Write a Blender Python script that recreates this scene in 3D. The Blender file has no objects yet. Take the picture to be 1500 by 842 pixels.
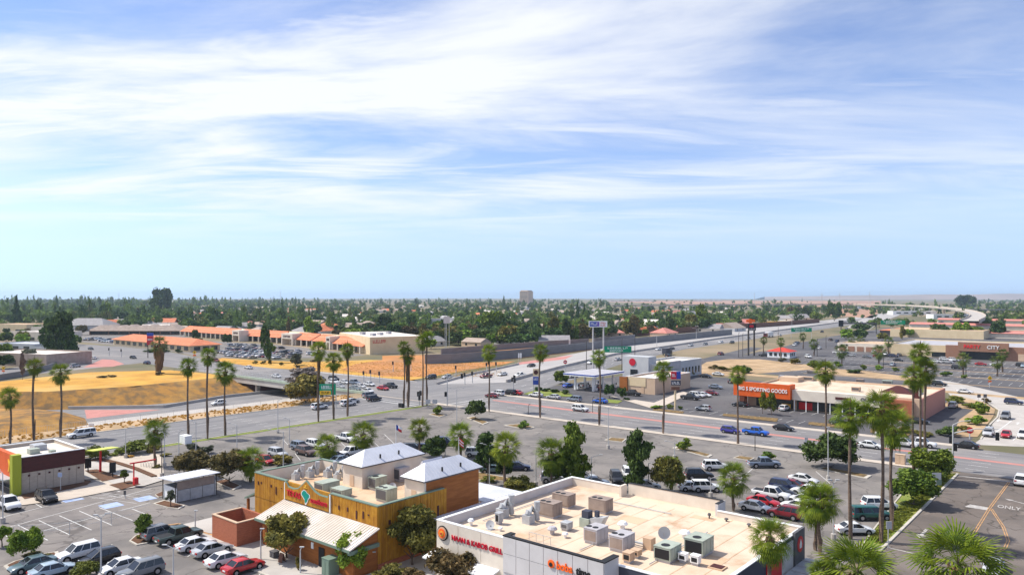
import bpy, bmesh, math, random
import numpy as np
from mathutils import Vector, Matrix
R = math.radians
random.seed(7)
scene = bpy.context.scene
COL = scene.collection
# ------------------------------------------------------------ camera, sky, sun, exposure
CAM_H, FPX, HZ, TH = 30.0, 1090.0, 434.5, math.radians(40)
cam_d = bpy.data.cameras.new('camera'); cam = bpy.data.objects.new('camera', cam_d); COL.objects.link(cam)
cam_d.sensor_width = 36.0; cam_d.lens = FPX / 1500 * 36; cam_d.shift_y = (HZ - 421) / 1500
cam_d.clip_start = 0.5; cam_d.clip_end = 40000
cam.location = (0, 0, CAM_H); cam.rotation_euler = (R(90), 0, TH)
scene.camera = cam
SUN_EL = R(52); SUN_XY = Vector((-0.90, -0.43)).normalized()
SUN_V = Vector((SUN_XY.x * math.cos(SUN_EL), SUN_XY.y * math.cos(SUN_EL), math.sin(SUN_EL)))
world = bpy.data.worlds.new('World'); scene.world = world; world.use_nodes = True
wn = world.node_tree; wn.nodes.clear()
def N(t, kind, **kw):
    n = t.nodes.new(kind)
    for k, v in kw.items():
        if k in n.inputs.keys() if isinstance(k, str) else False: n.inputs[k].default_value = v
        else: setattr(n, k, v)
    return n
def L(t, a, b): t.links.new(a, b)
sky = N(wn, 'ShaderNodeTexSky', sky_type='NISHITA', sun_disc=False, sun_elevation=SUN_EL,
        sun_rotation=math.atan2(SUN_V.x, SUN_V.y), air_density=1.0, dust_density=0.2, ozone_density=2.5)
tc = N(wn, 'ShaderNodeTexCoord')
sp0 = N(wn, 'ShaderNodeSeparateXYZ'); L(wn, tc.outputs['Generated'], sp0.inputs[0]); zm0 = N(wn, 'ShaderNodeMath', operation='MAXIMUM'); L(wn, sp0.outputs['Z'], zm0.inputs[0]); zm0.inputs[1].default_value = 0.10
cb0 = N(wn, 'ShaderNodeCombineXYZ'); L(wn, sp0.outputs['X'], cb0.inputs[0]); L(wn, sp0.outputs['Y'], cb0.inputs[1]); L(wn, zm0.outputs[0], cb0.inputs[2]); L(wn, cb0.outputs[0], sky.inputs['Vector'])
rot = N(wn, 'ShaderNodeVectorRotate', rotation_type='Z_AXIS'); rot.inputs['Angle'].default_value = -TH
L(wn, tc.outputs['Generated'], rot.inputs['Vector'])
sep = N(wn, 'ShaderNodeSeparateXYZ'); L(wn, rot.outputs[0], sep.inputs[0])
def M_(op, a, b=None, c=None):
    n = N(wn, 'ShaderNodeMath', operation=op)
    for i, v in enumerate((a, b, c)):
        if v is None: continue
        if isinstance(v, (int, float)): n.inputs[i].default_value = v
        else: L(wn, v, n.inputs[i])
    return n.outputs[0]
zc = M_('MAXIMUM', sep.outputs['Z'], 0.03)
zz = M_('ADD', zc, 0.06)
u_ = M_('DIVIDE', sep.outputs['X'], zz); v_ = M_('DIVIDE', sep.outputs['Y'], zz)
cmb = N(wn, 'ShaderNodeCombineXYZ'); L(wn, u_, cmb.inputs[0]); L(wn, v_, cmb.inputs[1])
def cloud(scale, rx, sx, sy, detail, dist, lo, hi, off):
    mp = N(wn, 'ShaderNodeMapping'); mp.inputs['Rotation'].default_value = (0, 0, R(rx)); mp.inputs['Scale'].default_value = (sx, sy, 1)
    mp.inputs['Location'].default_value = (off[0], off[1], 0)
    L(wn, cmb.outputs[0], mp.inputs[0])
    no = N(wn, 'ShaderNodeTexNoise'); no.inputs['Scale'].default_value = scale; no.inputs['Detail'].default_value = detail
    no.inputs['Roughness'].default_value = 0.58; no.inputs['Distortion'].default_value = dist
    L(wn, mp.outputs[0], no.inputs['Vector'])
    mr = N(wn, 'ShaderNodeMapRange', interpolation_type='SMOOTHSTEP'); mr.inputs['From Min'].default_value = lo; mr.inputs['From Max'].default_value = hi
    L(wn, no.outputs[0], mr.inputs[0]); return mr.outputs[0]
c1 = cloud(0.66, 16, 0.50, 1.0, 10, 0.6, 0.41, 0.70, (5.9, 4.3))
c2 = cloud(1.3, -11, 0.5, 1.4, 10, 0.7, 0.40, 0.72, (7.0, 2.2))
side = N(wn, 'ShaderNodeMapRange'); side.inputs['From Min'].default_value = 0.75; side.inputs['From Max'].default_value = -0.75
side.inputs['To Min'].default_value = 0.42; side.inputs['To Max'].default_value = 1.55
L(wn, sep.outputs['X'], side.inputs[0])
fade = N(wn, 'ShaderNodeMapRange', interpolation_type='SMOOTHSTEP'); fade.inputs['From Min'].default_value = 0.04; fade.inputs['From Max'].default_value = 0.16
L(wn, sep.outputs['Z'], fade.inputs[0])
cm = M_('MULTIPLY', M_('MULTIPLY', M_('MAXIMUM', c1, M_('MULTIPLY', c2, 0.75)), side.outputs[0]), fade.outputs[0])
cm = M_('MINIMUM', cm, 0.9)
mixc = N(wn, 'ShaderNodeMix', data_type='RGBA'); L(wn, cm, mixc.inputs['Factor'])
tint = N(wn, 'ShaderNodeMix', data_type='RGBA', blend_type='MULTIPLY'); tint.inputs['Factor'].default_value = 1.0
tint.inputs['B'].default_value = (1.0, 0.965, 1.12, 1)
L(wn, sky.outputs[0], tint.inputs['A'])
L(wn, tint.outputs['Result'], mixc.inputs['A']); mixc.inputs['B'].default_value = (6.7, 6.85, 7.05, 1)
bg = N(wn, 'ShaderNodeBackground'); bg.inputs['Strength'].default_value = 0.10
L(wn, mixc.outputs['Result'], bg.inputs['Color'])
wo = N(wn, 'ShaderNodeOutputWorld'); L(wn, bg.outputs[0], wo.inputs['Surface'])
sun_d = bpy.data.lights.new('sun', 'SUN'); sun = bpy.data.objects.new('sun', sun_d); COL.objects.link(sun)
sun_d.energy = 3.5; sun_d.angle = R(0.53); sun_d.color = (1.0, 0.95, 0.86)
sun.rotation_euler = (-SUN_V).to_track_quat('-Z', 'Y').to_euler(); sun.location = (0, 0, 200)
vs = scene.view_settings; vs.view_transform = 'Standard'; vs.look = 'None'; vs.gamma = 1.0; vs.exposure = 0.64
scene.cycles.max_bounces = 5; scene.cycles.diffuse_bounces = 3; scene.cycles.glossy_bounces = 2
scene.cycles.transparent_max_bounces = 8; scene.cycles.volume_bounces = 0; scene.cycles.transmission_bounces = 2
try: scene.cycles.use_denoising = True
except Exception: pass
# ------------------------------------------------------------ photograph pixel -> point of the place at height z
FV = Vector((-math.sin(TH), math.cos(TH))); RV = Vector((math.cos(TH), math.sin(TH)))
def P(px, py, z=0.0):
    d = FPX * (CAM_H - z) / (py - HZ); l = (px - 750) / FPX * d
    q = RV * l + FV * d
    return (q.x, q.y, z)
def D(px, d, z=0.0):
    q = RV * ((px - 750) / FPX * d) + FV * d
    return (q.x, q.y, z)
def hgt(yb, yt): return CAM_H * (yb - yt) / (yb - HZ)
# ------------------------------------------------------------ materials
MATS = {}
def mat(name, col, rough=0.8, col2=None, scale=1.0, detail=4, lo=0.35, hi=0.65, metal=0.0, bump=0.0, bscale=None, spec=0.3, rnd=0.0,
        stretch=None, coat=0.0, transl=0.0, col3=None, scale3=0.05, lo3=0.45, hi3=0.7, obj_space=False, emit=None, cracks=0.0):
    if name in MATS: return MATS[name]
    m = bpy.data.materials.new(name); m.use_nodes = True; t = m.node_tree; b = t.nodes['Principled BSDF']
    b.inputs['Roughness'].default_value = rough; b.inputs['Metallic'].default_value = metal
    b.inputs['Specular IOR Level'].default_value = spec; b.inputs['Coat Weight'].default_value = coat
    c4 = lambda c: (c[0], c[1], c[2], 1)
    b.inputs['Base Color'].default_value = c4(col)
    out = None; vec = None
    if col2 or bump or col3:
        if obj_space: src = N(t, 'ShaderNodeTexCoord').outputs['Object']
        else: src = N(t, 'ShaderNodeNewGeometry').outputs['Position']
        vec = src
        if stretch:
            mp = N(t, 'ShaderNodeMapping'); mp.inputs['Scale'].default_value = stretch; L(t, src, mp.inputs[0]); vec = mp.outputs[0]
    def noisemix(a, cb, sc, l, h, det, v):
        no = N(t, 'ShaderNodeTexNoise'); no.inputs['Scale'].default_value = sc; no.inputs['Detail'].default_value = det; no.inputs['Roughness'].default_value = 0.6
        L(t, v, no.inputs['Vector'])
        mr = N(t, 'ShaderNodeMapRange', interpolation_type='SMOOTHSTEP'); mr.inputs['From Min'].default_value = l; mr.inputs['From Max'].default_value = h
        L(t, no.outputs[0], mr.inputs[0])
        mx = N(t, 'ShaderNodeMix', data_type='RGBA'); L(t, mr.outputs[0], mx.inputs['Factor'])
        if isinstance(a, tuple): mx.inputs['A'].default_value = a
        else: L(t, a, mx.inputs['A'])
        mx.inputs['B'].default_value = c4(cb); return mx.outputs['Result']
    cur = c4(col)
    if col2: cur = noisemix(cur, col2, scale, lo, hi, detail, vec)
    if col3: cur = noisemix(cur, col3, scale3, lo3, hi3, 5, src)
    if cracks:
        no = N(t, 'ShaderNodeTexNoise'); no.inputs['Scale'].default_value = 0.35; no.inputs['Detail'].default_value = 4; L(t, src, no.inputs['Vector'])
        ml = N(t, 'ShaderNodeVectorMath', operation='MULTIPLY_ADD'); L(t, no.outputs['Color'], ml.inputs[0]); ml.inputs[1].default_value = (5, 5, 0); L(t, src, ml.inputs[2])
        vo = N(t, 'ShaderNodeTexVoronoi', feature='DISTANCE_TO_EDGE'); vo.inputs['Scale'].default_value = 0.11; L(t, ml.outputs[0], vo.inputs['Vector'])
        mr = N(t, 'ShaderNodeMapRange'); mr.inputs['From Min'].default_value = 0.004; mr.inputs['From Max'].default_value = 0.016; mr.inputs['To Min'].default_value = cracks; mr.inputs['To Max'].default_value = 0
        L(t, vo.outputs['Distance'], mr.inputs[0]); mx = N(t, 'ShaderNodeMix', data_type='RGBA'); L(t, mr.outputs[0], mx.inputs['Factor'])
        if isinstance(cur, tuple): mx.inputs['A'].default_value = cur
        else: L(t, cur, mx.inputs['A'])
        mx.inputs['B'].default_value = c4([c * .42 for c in col]); cur = mx.outputs['Result']
        cur = noisemix(cur, [c * .5 for c in col], 0.55, .60, .80, 6, src)
        cur = noisemix(cur, [c * 1.45 for c in col], 0.24, .60, .76, 9, ml.outputs[0])
    if rnd:
        oi = N(t, 'ShaderNodeObjectInfo'); hs = N(t, 'ShaderNodeHueSaturation')
        mr = N(t, 'ShaderNodeMapRange'); mr.inputs['To Min'].default_value = 1 - rnd; mr.inputs['To Max'].default_value = 1 + rnd
        L(t, oi.outputs['Random'], mr.inputs[0]); L(t, mr.outputs[0], hs.inputs['Value'])
        mr2 = N(t, 'ShaderNodeMapRange'); mr2.inputs['To Min'].default_value = 0.5 - rnd * 0.08; mr2.inputs['To Max'].default_value = 0.5 + rnd * 0.06
        wn_ = N(t, 'ShaderNodeTexWhiteNoise', noise_dimensions='1D'); L(t, oi.outputs['Random'], wn_.inputs['W'])
        L(t, wn_.outputs['Value'], mr2.inputs[0]); L(t, mr2.outputs[0], hs.inputs['Hue'])
        if isinstance(cur, tuple): hs.inputs['Color'].default_value = cur
        else: L(t, cur, hs.inputs['Color'])
        cur = hs.outputs['Color']
    if not isinstance(cur, tuple): L(t, cur, b.inputs['Base Color'])
    if bump:
        nb = N(t, 'ShaderNodeTexNoise'); nb.inputs['Scale'].default_value = bscale or scale * 4; nb.inputs['Detail'].default_value = 3
        L(t, vec, nb.inputs['Vector'])
        bp = N(t, 'ShaderNodeBump'); bp.inputs['Strength'].default_value = bump; bp.inputs['Distance'].default_value = 0.05
        L(t, nb.outputs[0], bp.inputs['Height']); L(t, bp.outputs[0], b.inputs['Normal'])
    if transl:
        tr = N(t, 'ShaderNodeBsdfTranslucent'); ms = N(t, 'ShaderNodeMixShader'); ms.inputs[0].default_value = transl
        if isinstance(cur, tuple): tr.inputs[0].default_value = cur
        else: L(t, cur, tr.inputs[0])
        L(t, b.outputs[0], ms.inputs[1]); L(t, tr.outputs[0], ms.inputs[2]); L(t, ms.outputs[0], t.nodes['Material Output'].inputs['Surface'])
    if emit:
        b.inputs['Emission Color'].default_value = c4(emit[0]); b.inputs['Emission Strength'].default_value = emit[1]
    MATS[name] = m; return m
def plain(name, col, rough=0.6, **k): return mat(name, col, rough, col2=tuple(c * 0.82 for c in col), scale=k.pop('scale', 1.3), **k)
mat('ground', (0.21, 0.165, 0.10), 0.95, (0.10, 0.105, 0.05), 0.02, 8, col3=(0.34, 0.25, 0.16), scale3=0.006)
mat('lot', (0.235, 0.21, 0.192), 0.92, cracks=.8, col2=(0.155, 0.142, 0.134), scale=0.16, detail=9, bump=0.25, bscale=6, col3=(0.25, 0.225, 0.20), scale3=0.045, lo3=0.45, hi3=0.75)
mat('lot_dark', (0.115, 0.108, 0.112), 0.92, cracks=.5, col2=(0.075, 0.073, 0.08), scale=0.12, detail=8, col3=(0.16, 0.15, 0.145), scale3=0.03)
mat('lot_left', (0.24, 0.212, 0.195), 0.92, cracks=.8, col2=(0.165, 0.148, 0.14), scale=0.2, detail=9, bump=0.2, bscale=6, col3=(0.25, 0.225, 0.20), scale3=0.06)
mat('roadA', (0.235, 0.22, 0.215), 0.9, (0.175, 0.167, 0.17), 0.35, 8, stretch=(0.07, 1.2, 1), col3=(0.30, 0.275, 0.26), scale3=0.03)
mat('roadB', (0.225, 0.215, 0.215), 0.9, (0.165, 0.16, 0.165), 0.35, 8, stretch=(1.2, 0.07, 1), col3=(0.29, 0.27, 0.26), scale3=0.03)
mat('drive', (0.165, 0.135, 0.115), 0.92, cracks=.8, col2=(0.125, 0.105, 0.092), scale=0.2, detail=9, bump=0.2, bscale=6, col3=(0.20, 0.17, 0.15), scale3=0.06)
mat('concrete', (0.50, 0.46, 0.42), 0.88, (0.42, 0.385, 0.35), 0.25, 8, bump=0.1, bscale=3)
mat('freeway', (0.43, 0.405, 0.385), 0.88, (0.36, 0.34, 0.33), 0.3, 6, stretch=(1.2, 0.06, 1))
mat('walk', (0.56, 0.48, 0.40), 0.88, (0.49, 0.42, 0.35), 0.4, 7)
mat('kerb', (0.58, 0.53, 0.46), 0.85, (0.47, 0.43, 0.37), 0.6, 6)
mat('redpave', (0.52, 0.23, 0.20), 0.9, (0.45, 0.20, 0.17), 0.3, 6)
mat('greywall', (0.225, 0.22, 0.225), 0.9, (0.19, 0.185, 0.19), 0.5, 6, stretch=(0.4, 0.4, 2))
mat('brownwall', (0.17, 0.085, 0.06), 0.9, (0.14, 0.07, 0.05), 0.5, 6)
mat('drygrass', (0.62, 0.335, 0.055), 0.95, (0.46, 0.23, 0.035), 0.09, 10, bump=0.25, bscale=2.0, col3=(0.56, 0.35, 0.10), scale3=0.04)
mat('dryslope', (0.40, 0.195, 0.038), 0.95, (0.17, 0.105, 0.045), 0.3, 10, bump=0.8, bscale=1.5, col3=(0.48, 0.27, 0.07), scale3=0.05)
mat('dirt', (0.54, 0.235, 0.075), 0.95, (0.44, 0.19, 0.065), 0.08, 9, bump=0.6, bscale=1.0, col3=(0.32, 0.17, 0.08), scale3=0.05)
mat('tandirt', (0.50, 0.345, 0.20), 0.95, (0.34, 0.23, 0.125), 0.12, 10, bump=0.4, bscale=1.0)
mat('farfield', (0.44, 0.26, 0.17), 0.95, (0.36, 0.20, 0.13), 0.004, 8)
mat('mulch', (0.105, 0.05, 0.028), 0.95, (0.15, 0.075, 0.04), 2.0, 6, bump=0.8, bscale=8)
mat('lawn', (0.16, 0.22, 0.035), 0.95, (0.24, 0.25, 0.06), 0.5, 9, bump=0.8, bscale=9)
mat('paint', (0.74, 0.73, 0.70), 0.75, (0.55, 0.54, 0.52), 1.2, 8)
mat('paint_worn', (0.52, 0.49, 0.46), 0.8, (0.34, 0.31, 0.29), 1.6, 8)
mat('paint_yellow', (0.60, 0.32, 0.13), 0.75, (0.34, 0.22, 0.12), 1.3, 8)
mat('paint_blue', (0.30, 0.40, 0.66), 0.75, (0.42, 0.48, 0.62), 0.8, 8)
mat('tyremark', (0.05, 0.05, 0.05), 0.95)
# building materials
mat('roofcream', (0.68, 0.54, 0.41), 0.85, (0.52, 0.37, 0.25), 0.2, 10, lo=0.42, hi=0.75, col3=(0.42, 0.25, 0.14), scale3=0.28, lo3=0.55, hi3=0.78)
mat('rooftan', (0.64, 0.46, 0.31), 0.9, (0.46, 0.29, 0.17), 0.4, 9, lo=0.4, hi=0.75)
mat('roofwhite', (0.76, 0.70, 0.64), 0.85, (0.62, 0.54, 0.46), 0.25, 7)
mat('metalwhite', (0.64, 0.65, 0.70), 0.45, (0.56, 0.57, 0.62), 0.4, 5, spec=0.5)
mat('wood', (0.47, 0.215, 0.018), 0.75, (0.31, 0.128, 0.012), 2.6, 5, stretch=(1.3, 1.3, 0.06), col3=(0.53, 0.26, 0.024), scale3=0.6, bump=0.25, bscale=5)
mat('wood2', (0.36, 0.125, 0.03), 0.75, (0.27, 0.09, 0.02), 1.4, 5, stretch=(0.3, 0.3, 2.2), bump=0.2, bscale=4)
mat('greentrim', (0.17, 0.235, 0.185), 0.6); mat('soil', (0.27, 0.17, 0.065), 0.95, (0.12, 0.085, 0.04), 1.4, 7, bump=.6, bscale=5); mat('brightred', (0.85, 0.02, 0.03), 0.5)
mat('stucco', (0.60, 0.575, 0.57), 0.9, (0.55, 0.525, 0.52), 0.5, 6)
mat('stuccocream', (0.74, 0.66, 0.56), 0.9, (0.66, 0.58, 0.49), 0.5, 6)
mat('stuccotan', (0.62, 0.45, 0.32), 0.9, (0.55, 0.40, 0.28), 0.3, 6)
mat('stuccoyellow', (0.72, 0.58, 0.38), 0.9, (0.66, 0.52, 0.33), 0.3, 6)
mat('stuccograyblue', (0.50, 0.51, 0.52), 0.9, (0.45, 0.46, 0.48), 0.4, 6)
mat('navy', (0.055, 0.06, 0.085), 0.6)
mat('darkgrey', (0.12, 0.115, 0.12), 0.7, (0.10, 0.097, 0.10), 0.8)
mat('black', (0.018, 0.018, 0.02), 0.6)
mat('maroon', (0.085, 0.022, 0.02), 0.65, (0.065, 0.018, 0.016), 1.5, 5, stretch=(1, 1, 6))
mat('blockwall', (0.50, 0.425, 0.345), 0.9, (0.44, 0.37, 0.30), 1.2, 5, stretch=(1, 1, 3))
mat('orange', (0.72, 0.115, 0.015), 0.6, (0.64, 0.10, 0.012), 0.6)
mat('limegreen', (0.36, 0.40, 0.03), 0.6)
mat('limeroof', (0.62, 0.68, 0.12), 0.6)
mat('red', (0.60, 0.025, 0.03), 0.5); mat('redsign', (0.52, 0.012, 0.035), 0.5); mat('orangesign', (0.95, 0.16, 0.02), 0.5)
mat('white', (0.82, 0.82, 0.82), 0.5); mat('blue', (0.03, 0.07, 0.38), 0.5); mat('purple', (0.16, 0.10, 0.42), 0.5)
mat('gold', (0.75, 0.42, 0.04), 0.5); mat('teal', (0.0, 0.26, 0.20), 0.5); mat('green_sign', (0.0, 0.30, 0.15), 0.5)
mat('yellow', (0.85, 0.50, 0.02), 0.5)
mat('tile', (0.66, 0.225, 0.11), 0.85, (0.54, 0.165, 0.08), 0.6, 7, bump=0.4, bscale=3)
mat('shingle', (0.42, 0.335, 0.28), 0.9, (0.35, 0.27, 0.22), 0.5, 7)
mat('shinglegrey', (0.33, 0.31, 0.31), 0.9, (0.26, 0.24, 0.24), 0.5, 7)
mat('redroof', (0.62, 0.06, 0.035), 0.7, (0.54, 0.05, 0.03), 0.8)
mat('pinkroof', (0.60, 0.24, 0.20), 0.9, (0.52, 0.20, 0.16), 0.4)
mat('brick', (0.42, 0.14, 0.075), 0.9, (0.34, 0.11, 0.06), 2.0, 5, stretch=(1, 1, 4))
mat('pinkbrick', (0.52, 0.245, 0.19), 0.9, (0.46, 0.21, 0.16), 1.5, 5, stretch=(1, 1, 4))
mat('brownbrick', (0.34, 0.185, 0.125), 0.9, (0.28, 0.15, 0.10), 1.5, 5, stretch=(1, 1, 4))
mat('glass', (0.02, 0.025, 0.03), 0.12, spec=0.6); mat('storeglass', (0.035, 0.04, 0.04), 0.2, spec=0.5)
mat('galv', (0.46, 0.47, 0.48), 0.5, (0.36, 0.37, 0.39), 1.2, 6, spec=0.5)
mat('unitgrey', (0.47, 0.45, 0.47), 0.6, (0.40, 0.385, 0.40), 1.0, 6); mat('unitbrown', (0.33, 0.26, 0.22), 0.65, (0.27, 0.21, 0.18), 1.2, 6)
mat('unitgreen', (0.40, 0.44, 0.37), 0.65, (0.33, 0.37, 0.31), 1.2, 6); mat('unittan', (0.58, 0.40, 0.27), 0.7)
mat('poleg', (0.50, 0.50, 0.50), 0.5); mat('poled', (0.07, 0.06, 0.055), 0.6); mat('rust', (0.30, 0.10, 0.06), 0.8)
mat('bridgegreen', (0.40, 0.47, 0.37), 0.8, (0.34, 0.40, 0.31), 0.6, 6)
mat('hill', (0.38, 0.28, 0.23), 0.95, (0.30, 0.23, 0.19), 0.002, 6)
# vegetation
def leafmat(name, a, b, rnd=0.22, sc=0.9, tr=0.15): return mat(name, a, 0.75, b, sc, 3, 0.35, 0.65, rnd=rnd, transl=tr, spec=0.2)
leafmat('leaf_green', (0.19, 0.26, 0.03), (0.06, 0.11, 0.018)); leafmat('leaf_dark', (0.10, 0.16, 0.035), (0.03, 0.06, 0.018))  # strong bright-to-dark mix puts sunlit and shaded crown sides into the leaf colour
leafmat('leaf_olive', (0.27, 0.235, 0.05), (0.09, 0.088, 0.022)); leafmat('leaf_yellow', (0.20, 0.22, 0.03), (0.12, 0.145, 0.025))
leafmat('leaf_brown', (0.23, 0.17, 0.06), (0.075, 0.066, 0.026)); leafmat('leaf_bright', (0.25, 0.36, 0.035), (0.09, 0.17, 0.02))
leafmat('leaf_grey', (0.15, 0.155, 0.10), (0.085, 0.095, 0.055)); leafmat('leaf_far', (0.13, 0.20, 0.045), (0.045, 0.09, 0.03), rnd=0.4, sc=0.25)
leafmat('leaf_ash', (0.30, 0.255, 0.22), (0.16, 0.13, 0.11))
leafmat('palm_leaf', (0.21, 0.265, 0.016), (0.08, 0.135, 0.012), rnd=0.15, sc=1.2, tr=.25); leafmat('palm_dark', (0.14, 0.19, 0.03), (0.065, 0.10, 0.02), rnd=0.15, sc=1.0)
mat('thatch', (0.20, 0.125, 0.06), 0.95, (0.12, 0.075, 0.04), 3.0, 4, obj_space=True)
mat('palmtrunk', (0.19, 0.135, 0.10), 0.95, (0.115, 0.08, 0.06), 2.0, 5, stretch=(1, 1, 3)); mat('bark', (0.15, 0.11, 0.08), 0.95, (0.09, 0.065, 0.05), 2.0, 5)
mat('tyre', (0.015, 0.015, 0.016), 0.85); mat('rim', (0.38, 0.38, 0.40), 0.35, metal=0.6); mat('headlight', (0.75, 0.78, 0.8), 0.15, spec=0.6)
mat('taillight', (0.45, 0.01, 0.012), 0.25, spec=0.6); mat('carglass', (0.012, 0.015, 0.02), 0.08, spec=0.7)
CARCOL = dict(white=(0.80, 0.80, 0.80), silver=(0.50, 0.51, 0.53), grey=(0.20, 0.21, 0.225), black=(0.014, 0.014, 0.017), red=(0.50, 0.02, 0.028), maroon=(0.20, 0.012, 0.02),
    blue=(0.015, 0.13, 0.62), violet=(0.045, 0.04, 0.30), navy=(0.02, 0.03, 0.085), green=(0.008, 0.085, 0.072), lightblue=(0.40, 0.50, 0.58), brown=(0.16, 0.10, 0.085), tan=(0.45, 0.38, 0.30),
    lime=(0.45, 0.60, 0.02), teal=(0.10, 0.16, 0.18), darkgreen=(0.04, 0.07, 0.065), slate=(0.19, 0.23, 0.30))
for k, v in CARCOL.items(): mat('car_' + k, v, 0.28, tuple(c * 0.9 for c in v), 0.8, 3, coat=0.4, spec=0.5)
# ------------------------------------------------------------ mesh builder
class MB:
    def __init__(s): s.v = []; s.f = []; s.m = []; s.mats = []; s.cur = 0
    def mat(s, name):
        if name not in s.mats: s.mats.append(name)
        s.cur = s.mats.index(name); return s
    def add(s, vs, fs):
        o = len(s.v); s.v += [tuple(p) for p in vs]
        for f in fs: s.f.append(tuple(i + o for i in f)); s.m.append(s.cur)
        return s
    def box(s, x0, x1, y0, y1, z0, z1, M=None):
        vs = [(x0, y0, z0), (x1, y0, z0), (x1, y1, z0), (x0, y1, z0), (x0, y0, z1), (x1, y0, z1), (x1, y1, z1), (x0, y1, z1)]
        if M is not None: vs = [M @ Vector(p) for p in vs]
        return s.add(vs, [(3, 2, 1, 0), (4, 5, 6, 7), (0, 1, 5, 4), (1, 2, 6, 5), (2, 3, 7, 6), (3, 0, 4, 7)])
    def poly(s, pts): return s.add(pts, [tuple(range(len(pts)))])
    def prism(s, pts, z0, z1):
        n = len(pts)
        vs = [(p[0], p[1], z0) for p in pts] + [(p[0], p[1], z1) for p in pts]
        return s.add(vs, [tuple(range(n - 1, -1, -1)), tuple(range(n, 2 * n))] + [(i, (i + 1) % n, (i + 1) % n + n, i + n) for i in range(n)])
    def tube(s, path, rad, n=6, cap=True):
        path = [Vector(p) for p in path]
        if not isinstance(rad, (list, tuple)): rad = [rad] * len(path)
        rings = []
        for i, p in enumerate(path):
            d = (path[min(i + 1, len(path) - 1)] - path[max(i - 1, 0)]).normalized()
            a = d.orthogonal().normalized() if abs(d.z) < 0.99 else Vector((1, 0, 0)); b = d.cross(a).normalized(); a = b.cross(d)
            rings.append([p + (a * math.cos(2 * math.pi * k / n) + b * math.sin(2 * math.pi * k / n)) * rad[i] for k in range(n)])
        vs = [q for r in rings for q in r]; fs = []
        for i in range(len(path) - 1):
            for k in range(n): fs.append((i * n + k, i * n + (k + 1) % n, (i + 1) * n + (k + 1) % n, (i + 1) * n + k))
        if cap: fs += [tuple(range(n - 1, -1, -1)), tuple((len(path) - 1) * n + k for k in range(n))]
        return s.add(vs, fs)
    def build(s, name, parent=None, smooth=False, loc=None, tri=False):
        me = bpy.data.meshes.new(name); me.from_pydata(s.v, [], s.f)
        for mn in s.mats: me.materials.append(MATS[mn])
        if len(s.mats) > 1: me.polygons.foreach_set('material_index', s.m)
        if smooth:
            me.polygons.foreach_set('use_smooth', [True] * len(me.polygons)); me.set_sharp_from_angle(angle=R(38))
        me.update()
        o = bpy.data.objects.new(name, me); COL.objects.link(o)
        if parent is not None: o.parent = parent
        if loc is not None: o.location = loc
        return o
def tag(o, label=None, cat=None, group=None, kind=None):
    if label: o['label'] = label
    if cat: o['category'] = cat
    if group: o['group'] = group
    if kind: o['kind'] = kind
    return o
def thing(name, label, cat, loc=(0, 0, 0), rz=0.0, group=None):
    o = bpy.data.objects.new(name, None); COL.objects.link(o); o.location = loc; o.rotation_euler = (0, 0, rz)
    o.empty_display_size = 0.5
    return tag(o, label, cat, group)
def dup(root, loc, rz=0.0, label=None, group=None, scale=1.0):
    r = root.copy(); COL.objects.link(r); r.location = loc; r.rotation_euler = (0, 0, rz); r.scale = (scale,) * 3
    if label: r['label'] = label
    if group: r['group'] = group
    for ch in root.children:
        c = ch.copy(); COL.objects.link(c); c.parent = r
        for g in ch.children:
            d = g.copy(); COL.objects.link(d); d.parent = c
    return r
def obj_from(name, me, parent=None, loc=(0, 0, 0), rot=(0, 0, 0), sc=(1, 1, 1)):
    o = bpy.data.objects.new(name, me); COL.objects.link(o); o.parent = parent
    o.location = loc; o.rotation_euler = rot; o.scale = sc; return o
def text(name, body, size, loc, rot, m, parent=None, ext=0.06, align='CENTER', sx=1.0):
    c = bpy.data.curves.new(name, 'FONT'); c.body = body; c.size = size; c.extrude = ext; c.align_x = align; c.align_y = 'CENTER'
    c.offset = 0.012 * size
    c.materials.append(MATS[m]); o = bpy.data.objects.new(name, c); COL.objects.link(o); o.parent = parent
    bpy.context.view_layer.update(); me = bpy.data.meshes.new_from_object(o.evaluated_get(bpy.context.evaluated_depsgraph_get())); me.name = name; bpy.data.objects.remove(o)
    if not me.materials: me.materials.append(MATS[m])
    return obj_from(name, me, parent, loc, rot, (sx, 1, 1))
def sheet(name, pts, z, m, kind='structure', subdiv=0):
    pts = [(p[0], p[1], z) for p in pts]
    bm = bmesh.new(); vs = [bm.verts.new(p) for p in pts]
    es = [bm.edges.new((vs[i], vs[(i + 1) % len(vs)])) for i in range(len(vs))]
    bmesh.ops.triangle_fill(bm, edges=es, use_beauty=True)
    bmesh.ops.recalc_face_normals(bm, faces=bm.faces)
    for f in bm.faces:
        if f.normal.z < 0: f.normal_flip()
    me = bpy.data.meshes.new(name); bm.to_mesh(me); bm.free(); me.materials.append(MATS[m])
    o = bpy.data.objects.new(name, me); COL.objects.link(o); o['kind'] = kind; return o
def rect(x0, x1, y0, y1): return [(x0, y0), (x1, y0), (x1, y1), (x0, y1)]
def pp(*pts): return [P(*p)[:2] for p in pts]
def ribbon(mb, pts, w, z0, z1):
    for i in range(len(pts) - 1):
        a = Vector(pts[i][:2]); b = Vector(pts[i + 1][:2]); d = (b - a)
        if d.length < 1e-6: continue
        n = Vector((-d.y, d.x)).normalized() * (w / 2); e = d.normalized() * 0.0
        q = [a - n - e, b - n + e, b + n + e, a + n - e]; mb.prism([(p.x, p.y) for p in q], z0, z1)
    return mb
def struct(mb, name, smooth=False): return tag(mb.build(name, smooth=smooth), kind='structure')
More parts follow.
